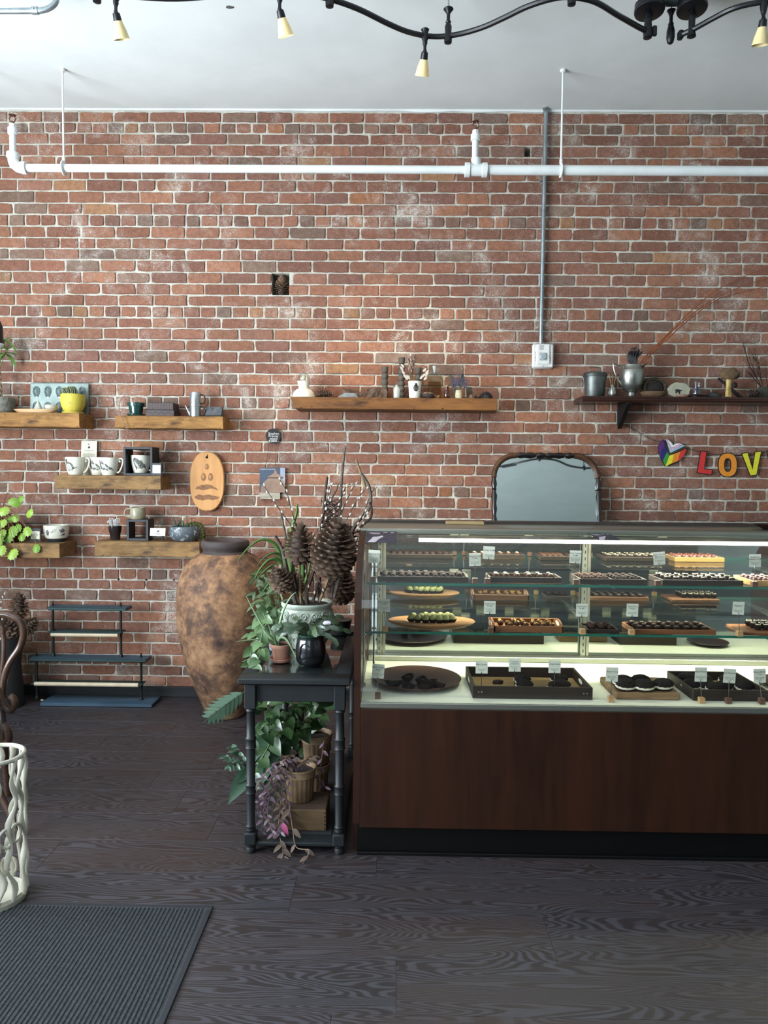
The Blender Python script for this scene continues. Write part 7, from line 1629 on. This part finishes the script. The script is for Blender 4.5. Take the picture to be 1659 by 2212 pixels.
# ================================================================== LOWER SHELF OF THE TABLE
LZ = SZ+.003
p = Vector((atx(658, 2.86, LZ), 2.86, LZ)); t = thing('wooden_crate', 'upturned little wooden box on the lower table shelf', 'box', p); hb = .083; wb = .186
M_CRATE = wood('crate_pine', (64,50,34), (94,74,52), scale=6, rough=.7)
b = B(); b.box((0,0,hb/2), (wb,.165,hb-.002), .002); part(t, 'body', b, M_CRATE, False); b = B(); b.box((0,0,hb-.001), (wb-.006,.159,.004), .001); part(t, 'top_board', b, wood('crate_dark', (58,46,38), (82,66,54), scale=6), False)
for k in range(5): b = B(); b.box((wb/2-.004,-.0826,.01+.0155*k), (.008,.001,.008)); part(t, 'dovetail', b, M_TRD, False)
M_FLU = mat('fluted_stoneware', (138,114,86), .55, c2=(112,90,66), sc_=12)
def fluted(loc, r0, r1, h, label, name='fluted_pot'):
    t = thing(name, label, 'pot', loc, 0, 'fluted tan pots'); b = B(); n = 72; vs = []; fs = []; pr = [(r0*.92,0),(r0,.004),(r0+(r1-r0)*.72,h*.72),(r1*.98,h*.74)]
    for i, (r, z) in enumerate(pr):
        for k in range(n): q = [1,.985,.955,.985][k%4]; a = 2*PI*k/n; vs.append((r*q*math.cos(a), r*q*math.sin(a), z))
    for i in range(len(pr)-1):
        for k in range(n): a = i*n+k; d = i*n+(k+1)%n; fs.append((a,d,d+n,a+n))
    fs.append(tuple(range(n-1,-1,-1))); b.add(vs, fs); part(t, 'fluted_wall', b, M_FLU)
    b = B(); b.lathe([(r1*.97,h*.73),(r1*1.02,h*.75),(r1,h*.78),(r1*1.03,h*.93),(r1*1.09,h*.95),(r1*1.09,h),(r1*1.0,h),(r1*.94,h*.9),(r1*.92,h*.7)], 40, cap=(False,False)); part(t, 'rim_band', b, M_FLU)
    b = B(); b.lathe([(.001,h*.86),(r1*.94,h*.86)], 24, cap=(False,False)); part(t, 'soil', b, M_SOIL); return t
zc_ = LZ+hb+.0015; loc = Vector((atx(648, 2.875, zc_), 2.875, zc_)); tA = fluted(loc, .052, .060, .130, 'fluted tan pot standing on the little wooden box'); pA = loc
zs_ = LZ+.0006; loc = Vector((atx(682, 3.15, .15), 3.15, zs_)); tC = fluted(loc, .050, .060, .122, 'empty fluted tan pot at the shelf floor under another pot'); zc2 = zs_+.1225
loc = Vector((atx(684, 3.15, .27), 3.15, zc2)); tB = fluted(loc, .054, .064, .130, 'fluted tan pot stacked on another pot, dark soil showing'); pB = loc
M_POT2 = leaf_mat('deep_pothos', (28,48,28), (66,92,54), .28)
LT = thing('pothos', 'leafy pothos trailing through the lower part of the table', 'plant', pB+Vector((0,0,.112)))
for k, pts in enumerate(([(675,1572),(650,1530),(620,1545),(590,1530),(560,1520)],[(672,1572),(640,1560),(610,1540),(585,1550),(572,1590)],[(675,1572),(640,1580),(615,1600),(590,1640),(575,1680)],[(690,1572),(660,1520),(640,1500),(620,1505)],[(690,1570),(700,1530),(716,1510)],[(670,1575),(630,1570),(595,1590),(565,1640),(545,1680)],[(680,1570),(640,1550),(600,1560),(570,1570),(540,1610)])): vine(LT, Vector(LT.location), pts, 3.13, 2.98-.03*k, M_POT2, .050+.010*(k%3), 2, seed=40+k)
for k in range(60):
    px, py = R.uniform(560, 700), R.uniform(1500, 1625); q = V(px, py, R.uniform(3.2,3.4))-Vector(LT.location); a = R.uniform(0,6.28); place_leaf(LT, HRT, M_POT2, q, (math.cos(a), -.4, R.uniform(-.9,.4)), R.uniform(-.5,.5), R.uniform(.035,.065), 'leaf', up=(0,-.8,.5))
# philodendron leaves: one split leaf in front of the urn, others by the left leg
PH = thing('philodendron', 'large leaved philodendron leaning out of the left side of the table', 'plant', Vector((TX0+.08, 3.28, LZ)))
PO = Vector(PH.location); b = B(); b.lathe([(.05,0),(.058,.10),(.06,.11),(.05,.11)], 20); part(PH, 'pot', b, mat('dark_clay', (64,52,46), .7))
BIG = leaf_mesh('leaf', 1, .42, .3, .12, lambda u: math.sin(PI*min(1,u*.96+.04)**.75)); M_PHI = leaf_mat('philodendron_green', (38,62,46), (80,108,88), .28)
def splitleaf():
    b = B()
    b.tube([(0,0,0),(.5,0,.02),(1,0,-.1)], [.012,.009,.004], 6)
    for i in range(8):
        u = .1+.85*i/8; l_ = .34*math.sin(PI*(.25+.68*i/8))
        for sg in (-1, 1):
            c = Vector((u,0,.02-.12*max(0,u-.5))); d = Vector((.62, sg*.72, -.25)).normalized(); pr_ = Vector((.8,-sg*.3,0)).normalized()*.038
            b.add([c-pr_, c+pr_, c+d*l_*.6+pr_*1.05, c+d*l_, c+d*l_*.55-pr_*1.05], [(0,1,2,3,4)]); b.add([c-pr_+Vector((0,0,-.006)), c+pr_+Vector((0,0,-.006)), c+d*l_*.6+pr_*1.05+Vector((0,0,-.006)), c+d*l_+Vector((0,0,-.006)), c+d*l_*.55-pr_*1.05+Vector((0,0,-.006))], [(4,3,2,1,0)])
    return b.mesh('split_leaf', True)
SPL = splitleaf()
def leafpx(t, O, me, m, p0, p1, Y0, Y1, name='leaf', k=1.0, up=(0,-.9,.45)):
    a, c = V(*p0, Y0)-O, V(*p1, Y1)-O; d = c-a; return place_leaf(t, me, m, a, d, 0, d.length*k, name, up)
leafpx(PH, PO, SPL, M_PHI, (528,1494), (440,1556), 3.2, 3.05, 'split_leaf'); leafpx(PH, PO, BIG, M_PHI, (572,1588), (548,1630), 3.0, 2.9, k=1.3); leafpx(PH, PO, BIG, M_PHI, (565,1560), (560,1640), 3.05, 2.9); leafpx(PH, PO, BIG, M_PHI, (545,1660), (503,1712), 3.0, 2.85, k=1.1); leafpx(PH, PO, BIG, M_PHI, (585,1630), (548,1700), 2.98, 2.86, k=1.1); leafpx(PH, PO, BIG, M_PHI, (600,1620), (572,1660), 2.98, 2.86); leafpx(PH, PO, BIG, M_PHI, (560,1650), (520,1680), 3.02, 2.9)
b = B()
for a, c, y in ((528,1494,3.2),(572,1588,3.0),(545,1660,3.0),(585,1630,2.98)): b.tube(spline([(0,0,.1),(V(a,c,y)-PO)*.5+Vector((0,0,.12)),V(a,c,y)-PO], 5), .004, 6)
part(PH, 'leaf_stalks', b, mat('vine_stem', (92,110,70), .6))
SM = leaf_mesh('leaf', 1, .4, .2, .12)
for k, pts in enumerate(([(560,1690),(540,1660),(520,1630),(500,1612)],[(560,1690),(530,1650),(505,1640),(488,1632)],[(560,1695),(535,1670),(515,1650),(495,1655)])): vine(PH, PO, pts, 3.1, 3.0, M_PHI, .036, 1, me=SM, seed=70+k, r=.0015)
# purple tradescantia
TRD = thing('tradescantia', 'half dried purple trailing plant spilling from the tan pot to the floor', 'plant', pA+Vector((-.01,-.01,.112))); TO = Vector(TRD.location)
M_PUR = leaf_mat('purple_leaf', (66,30,50), (122,98,114), .4); M_DRYL = leaf_mat('dry_leaf', (58,44,38), (104,84,68), .7); M_VST = mat('dry_vine_stem', (130,108,92), .8)
for k, pts in enumerate(([(645,1650),(628,1632),(610,1650),(598,1690),(590,1740),(585,1790)],[(640,1650),(620,1640),(600,1665),(580,1700),(570,1750),(565,1795)],[(640,1652),(615,1650),(590,1680),(565,1720),(552,1760)],[(645,1652),(622,1655),(610,1700),(605,1750),(600,1795)],[(640,1650),(605,1645),(575,1670),(555,1700),(548,1740)],[(645,1650),(628,1670),(620,1720),(615,1770),(605,1800)],[(650,1650),(665,1642),(685,1632)],[(640,1652),(612,1660),(585,1710),(578,1760),(590,1800)])):
    vine(TRD, TO, pts, 2.86, 2.74-.006*k, M_PUR if k%3 else M_DRYL, .030, 1, me=SM, m_st=M_VST, seed=90+k, r=.0016, side=1.0)
vine(TRD, TO, [(625,1740),(632,1790),(640,1830),(668,1838),(650,1870),(622,1890)], 2.74, 2.60, M_DRYL, .04, 4, me=SM, m_st=M_VST, seed=120, r=.0016); vine(TRD, TO, [(605,1810),(612,1850),(605,1870),(608,1892)], 2.70, 2.62, M_DRYL, .042, 1, me=SM, m_st=M_VST, seed=121, r=.0016)
vine(TRD, TO, [(700,1600),(695,1640),(690,1680),(702,1700)], 2.95, 2.9, M_PUR, .03, 2, me=SM, m_st=M_VST, seed=122, r=.0014)
leafpx(TRD, TO, BIG, leaf_mat('pink_leaf', (160,70,110), (170,84,120)), (610,1778), (622,1806), 2.72, 2.70, k=1.0)
# ================================================================== URN, PLANT STAND, CHAIR, UMBRELLA STAND, MAT
UY = 4.28; p = Vector((atx(487, UY, 0), UY, .0006)); s_ = S(p)
t = thing('clay_urn', 'tall mottled brown clay urn standing against the brick wall', 'urn', p)
n_ = NT('mottled_clay'); vec = n_.coord(); a1 = n_.noise(vec, 5, 6, .7, .5); a2 = n_.noise(vec, 22, 5, .65)
m1 = n_.math('ADD', n_.math('MULTIPLY', a1, .6), n_.math('MULTIPLY', a2, .4)); n_.base(n_.ramp(m1, [(.36, srgb(60,46,44)), (.46, srgb(98,74,60)), (.55, srgb(142,106,78)), (.66, srgb(176,140,104))])); n_.bump(a2, .25, .004); M_URN = n_.set(.7, spec=.3)
y0 = 1552.0; pr = [(38,0),(42,2),(47,18),(55,38),(70,75),(84,118),(95,165),(101,212),(102,255),(97,295),(84,327),(66,347),(50,355)]
pr = [(r*s_, z*s_*.985) for r, z in pr]; b = B(); b.lathe(spline([(r,0,z) for r, z in pr], 3) and [(q.x, q.z) for q in spline([(r,0,z) for r, z in pr], 3)], 56, cap=(True,False)); part(t, 'body', b, M_URN)
z = pr[-1][1]; b = B(); b.lathe([(50*s_,z-.004),(46*s_,z+5*s_),(47*s_,z+9*s_),(50.5*s_,z+13*s_),(51.5*s_,z+20*s_),(49.5*s_,z+26*s_),(45*s_,z+28*s_),(42*s_,z+25*s_),(41*s_,z+8*s_),(46*s_,z-.03),(70*s_,z-.12)], 56, cap=(False,True)); part(t, 'neck_lip', b, mat('fired_dark_clay', (74,62,60), .7, c2=(58,50,50), sc_=10))
# plant stand
SY = 4.46; bl, br = G(60, 1543), G(312, 1545); p = Vector(((bl.x+br.x)/2, SY, 0)); t = thing('plant_stand', 'three tier dark teal wooden stand with two pale rollers', 'plant stand', p); O = p
M_TEAL = mat('worn_teal_paint', (36,64,64), .5, c2=(24,44,46), sc_=12, stretch=(.3,1,1), bump=.1); M_TEALL = mat('worn_blue_top', (66,90,108), .45, c2=(40,62,78), sc_=8, stretch=(.2,1,1)); M_IRON = mat('stand_iron', (26,34,34), .5, .4)
w0 = br.x-bl.x; b = B(); b.box((0,.0,.011), (w0,.17,.022), .004); part(t, 'base_board', b, M_TEALL)
def zat(py, Y=SY-.05): return V(190, py, Y).z
x1, x2 = V(62,1422,SY-.05).x-O.x, V(316,1422,SY-.05).x-O.x; z2 = zat(1423.5); b = B(); b.box(((x1+x2)/2,0,z2-.009), (x2-x1,.11,.02), .005); part(t, 'middle_board', b, M_TEAL); b = B(); b.box(((x1+x2)/2,0,z2+.0012), (x2-x1-.012,.1,.001)); part(t, 'middle_board_top', b, M_TEALL, False)
x3, x4 = V(101,1312,SY-.05).x-O.x, V(273,1312,SY-.05).x-O.x; z3 = zat(1313); b = B(); b.box(((x3+x4)/2,0,z3-.009), (x4-x3,.10,.02), .005); part(t, 'top_board', b, M_TEAL); b = B(); b.box(((x3+x4)/2,0,z3+.0012), (x4-x3-.012,.09,.001)); part(t, 'top_board_face', b, M_TEALL, False)
for (xa, xb, za, zb, pyr, pys) in ((79, 305, .02, z2, 1479, 1475), (116, 262, z2, z3, 1372, 1363.5)):
    xa_, xb_ = V(xa,1450,SY).x-O.x, V(xb,1450,SY).x-O.x
    zs_ = zat(pys, SY); zr_ = zat(pyr, SY-.04)
    for x in (xa_, xb_):
        b = B(); b.tube([(x,0,za),(x,0,zb+.012)], .0075, 10); b.lathe([(.012,za),(.012,za+.012),(.008,za+.02)], 10, (x,0,0)); b.lathe([(.012,zs_-.012),(.012,zs_+.008)], 10, (x,0,0)); b.lathe([(.003,zb+.01),(.006,zb+.016),(.002,zb+.03)], 8, (x,0,0)); part(t, 'post', b, M_IRON)
    b = B(); b.box(((xa_+xb_)/2,.0,zs_), (xb_-xa_+.03,.09,.008), .002); part(t, 'thin_shelf', b, M_TEAL); b = B(); b.tube([(xa_+.005,-.035,zr_),(xb_-.005,-.035,zr_)], .0125, 14); part(t, 'paper_roller', b, mat('pale_roller', (206,190,164), .6, c2=(188,170,142), sc_=14))
for px, py in ((91,1514.5),(159,1513)):
    q = G(px, py); b = B(); b.blob((0,0,.006), .008, 8, .1, 1, 1, (1.3,.8,.7)); solo('fallen_catkin', b, M_BUD, 'tiny white catkin fallen on the floor at the %s behind the stand' % ('left' if px < 100 else 'middle'), 'catkin', (q.x, q.y, .0006))
# cones at the far left behind the chair
p = Vector((atx(8, 4.38, .0), 4.38, .0006)); t = thing('cone_vase', 'dark wire basket of pine cones and willow behind the chair', 'vase', p)
b = B(); b.lathe([(.11,0),(.12,.02),(.10,.25),(.12,.42),(.115,.42)], 20); part(t, 'basket', b, mat('dark_wire', (44,44,46), .6, bump=.8, sc_=60))
for px, py, h_, w_, ax, sd in ((41,1310,58,40,(.15,-.1,1),1),(64,1352,46,34,(.7,-.2,.6),2),(22,1354,50,50,(.2,-.7,.5),3),(-5,1345,50,44,(-.2,-.5,.8),4)): cone(t, p, px, py, h_, w_, 4.34, ax, rows=8, per=9, open_=.6, seed=20+sd)
for k, pts in enumerate(([(0,1400),(3,1340),(2,1300),(11,1280)],[(8,1480),(12,1420),(6,1380),(4,1330)],[(-6,1480),(2,1430),(14,1392)])):
    sp = stick(t, p, pts, .0022, .0012, M_WST, 4.30, 0, 'willow_stem')
    for i in range(2, len(sp)-1, 2): link('catkin', BUD, t, None, TR(*(sp[i]+Vector((.004,-.004,0)))) @ SC(.009))
# bentwood chair at the left edge
CY_ = 3.1; M_BENT = wood('bentwood_walnut', (44,30,23), (74,52,40), scale=4, rough=.28, coat=.35)
p = Vector((atx(-70, CY_, .45), 3.0, 0)); t = thing('bentwood_chair', 'dark bentwood chair with looped back at the left edge', 'chair', p); O = p
def VP(px, py, Y): return V(px, py, Y)-O
right = [VP(8,1600,3.12),VP(4,1530,3.14),VP(8,1470,3.16),VP(22,1430,3.17),VP(43,1398,3.18),VP(51,1368,3.18),VP(44,1343,3.18),VP(24,1331,3.18),VP(-4,1327,3.18)]
cxm = VP(-70,1327,3.18).x; left = [Vector((2*cxm-q.x, q.y, q.z)) for q in reversed(right)]
leg_top = right[0]; foot = Vector((leg_top.x+.0, leg_top.y+.03, 0)); foot2 = Vector((2*cxm-foot.x, foot.y, 0))
b = B(); b.tube(spline([foot]+right+left+[foot2], 6), .0155, 10); part(t, 'back_hoop', b, M_BENT)
inn = [VP(2,1470,3.16),VP(8,1420,3.17),VP(7,1372,3.18),VP(-8,1352,3.18)]; inl = [Vector((2*cxm-q.x, q.y, q.z)) for q in reversed(inn)]; b = B(); b.tube(spline(inn+inl, 6), .011, 10); part(t, 'inner_loop', b, M_BENT)
b = B(); b.lathe([(.17,.425),(.205,.43),(.21,.445),(.205,.46),(.19,.462),(.1,.455),(.01,.455)], 36, (cxm,-.03,0)); part(t, 'seat', b, M_BENT)
fr_ = G(45, 1806)-O
for q0, q1 in (((cxm+.16,-.12,.43),(fr_.x,fr_.y,0)), ((cxm-.16,-.12,.43),(2*cxm-fr_.x,fr_.y,0))):
    b = B(); b.tube([q0, (q0[0]*.5+q1[0]*.5, q0[1]*.5+q1[1]*.5-.004, .215), q1], [.014,.014,.011], 10); part(t, 'front_leg', b, M_BENT); b = B(); b.lathe([(.012,0),(.0125,.008)], 10, (q1[0],q1[1],0)); part(t, 'glide', b, mat('pale_glide', (186,180,168), .6))
b = B(); b.tube([(cxm+.15*math.cos(a), -.03+.14*math.sin(a), .24) for a in [2*PI*k/28 for k in range(28)]], .009, 8, closed=True); part(t, 'leg_ring', b, M_BENT)
b = B(); q = VP(20,1525,3.10); b.tube(spline([q+Vector((-.06,0,.1)),q+Vector((-.03,0,.02)),q+Vector((0,0,-.02)),q+Vector((.022,0,.0)),q+Vector((.02,0,.03)),q+Vector((.004,0,.045))], 5), .014, 10); part(t, 'scroll_brace', b, M_BENT)
b = B(); q = VP(10,1592,3.05); b.tube(spline([q+Vector((-.05,0,-.05)),q+Vector((-.01,0,-.045)),q+Vector((.016,0,-.01)),q+Vector((.012,0,.03)),q+Vector((-.01,0,.05))], 5), .016, 10); part(t, 'scroll_brace', b, M_BENT)
# white openwork umbrella stand
uy = G(-25, 1955).y; p = Vector((atx(-24, uy, .25), uy+.03, .0006)); t = thing('umbrella_stand', 'white cast openwork umbrella stand on the black mat', 'umbrella stand', p)
M_WCAST = mat('white_cast_iron', (188,184,168), .5, c2=(168,164,148), sc_=14); Ru, Hu = .094, V(-24, 1632, uy+.03).z
b = B(); b.tube([(Ru*math.cos(a), Ru*math.sin(a), Hu) for a in [2*PI*k/40 for k in range(40)]], .0075, 8, closed=True); part(t, 'rim', b, M_WCAST)
b = B(); b.lathe([(Ru-.012,0),(Ru+.002,.004),(Ru+.004,.02),(Ru-.004,.03),(Ru-.012,.022),(.01,.012)], 40); part(t, 'base', b, M_WCAST)
rs = random.Random(2)
for k in range(13):
    a0 = 2*PI*k/13; b = B(); P = []; ph = rs.uniform(0, 6.28)
    for i in range(26):
        u = i/25; a = a0+.17*math.sin(u*6+ph)*(.3+.7*math.sin(PI*u))+.1*math.sin(u*21+k); P.append((Ru*math.cos(a), Ru*math.sin(a), .02+(Hu-.02)*u))
    b.tube(P, [.0088+.003*math.sin(i*1.1+k*2) for i in range(26)], 8, sq=.6); part(t, 'branch_strand', b, M_WCAST)
for k in range(9):
    a0 = rs.uniform(0, 6.28); z0 = rs.uniform(.06, Hu-.09); r_ = rs.uniform(.014,.03); b = B(); b.tube([(Ru*math.cos(a0+r_/Ru*math.cos(q)), Ru*math.sin(a0+r_/Ru*math.cos(q)), z0+r_*1.35*math.sin(q)) for q in [2*PI*i/16 for i in range(16)]], .0055, 6, closed=True); part(t, 'branch_loop', b, M_WCAST)
# entrance mat
cr = G(462, 1960); e2 = G(355, 2212); my1 = cr.y; my0 = .55; mx1 = (cr.x+e2.x)/2; mx0 = mx1-1.5; p = Vector(((mx0+mx1)/2, (my0+my1)/2, .0004)); t = thing('entrance_mat', 'ribbed black entrance mat with a rubber border', 'mat', p); wm, dm = mx1-mx0, my1-my0
M_RUB = mat('mat_rubber', (38,42,47), .6); M_PILE = mat('mat_pile', (58,63,66), .95, c2=(38,43,46), sc_=120, bump=.8, bsc=400); bw = .018
b = B()
for c, d in (((0,dm/2-bw/2,.003),(wm,bw,.006)), ((0,-dm/2+bw/2,.003),(wm,bw,.006)), ((-wm/2+bw/2,0,.003),(bw,dm-2*bw,.006)), ((wm/2-bw/2,0,.003),(bw,dm-2*bw,.006))): b.box(c, d, .0015)
part(t, 'rubber_border', b, M_RUB, False); b = B(); b.box((0,0,.0022), (wm-2*bw,dm-2*bw,.0044)); part(t, 'backing', b, M_PILE, False)
b = B(); x = -wm/2+bw+.005; sp_ = .0135
while x < wm/2-bw-.004:
    K = 16; vs = []; fs = []
    for i in range(K+1):
        y = -dm/2+bw+(dm-2*bw)*i/K; j = .0006*math.sin(i*2.1+x*90); vs += [(x-.0042+j,y,.004),(x-.0022+j,y,.0066),(x+.0022+j,y,.0066),(x+.0042+j,y,.004)]
    for i in range(K):
        a = i*4; fs += [(a,a+1,a+5,a+4),(a+1,a+2,a+6,a+5),(a+2,a+3,a+7,a+6)]
    fs += [(0,3,2,1),(4*K,4*K+1,4*K+2,4*K+3)]; b.add(vs, fs); x += sp_
part(t, 'pile_ribs', b, M_PILE, False)['kind'] = 'stuff'
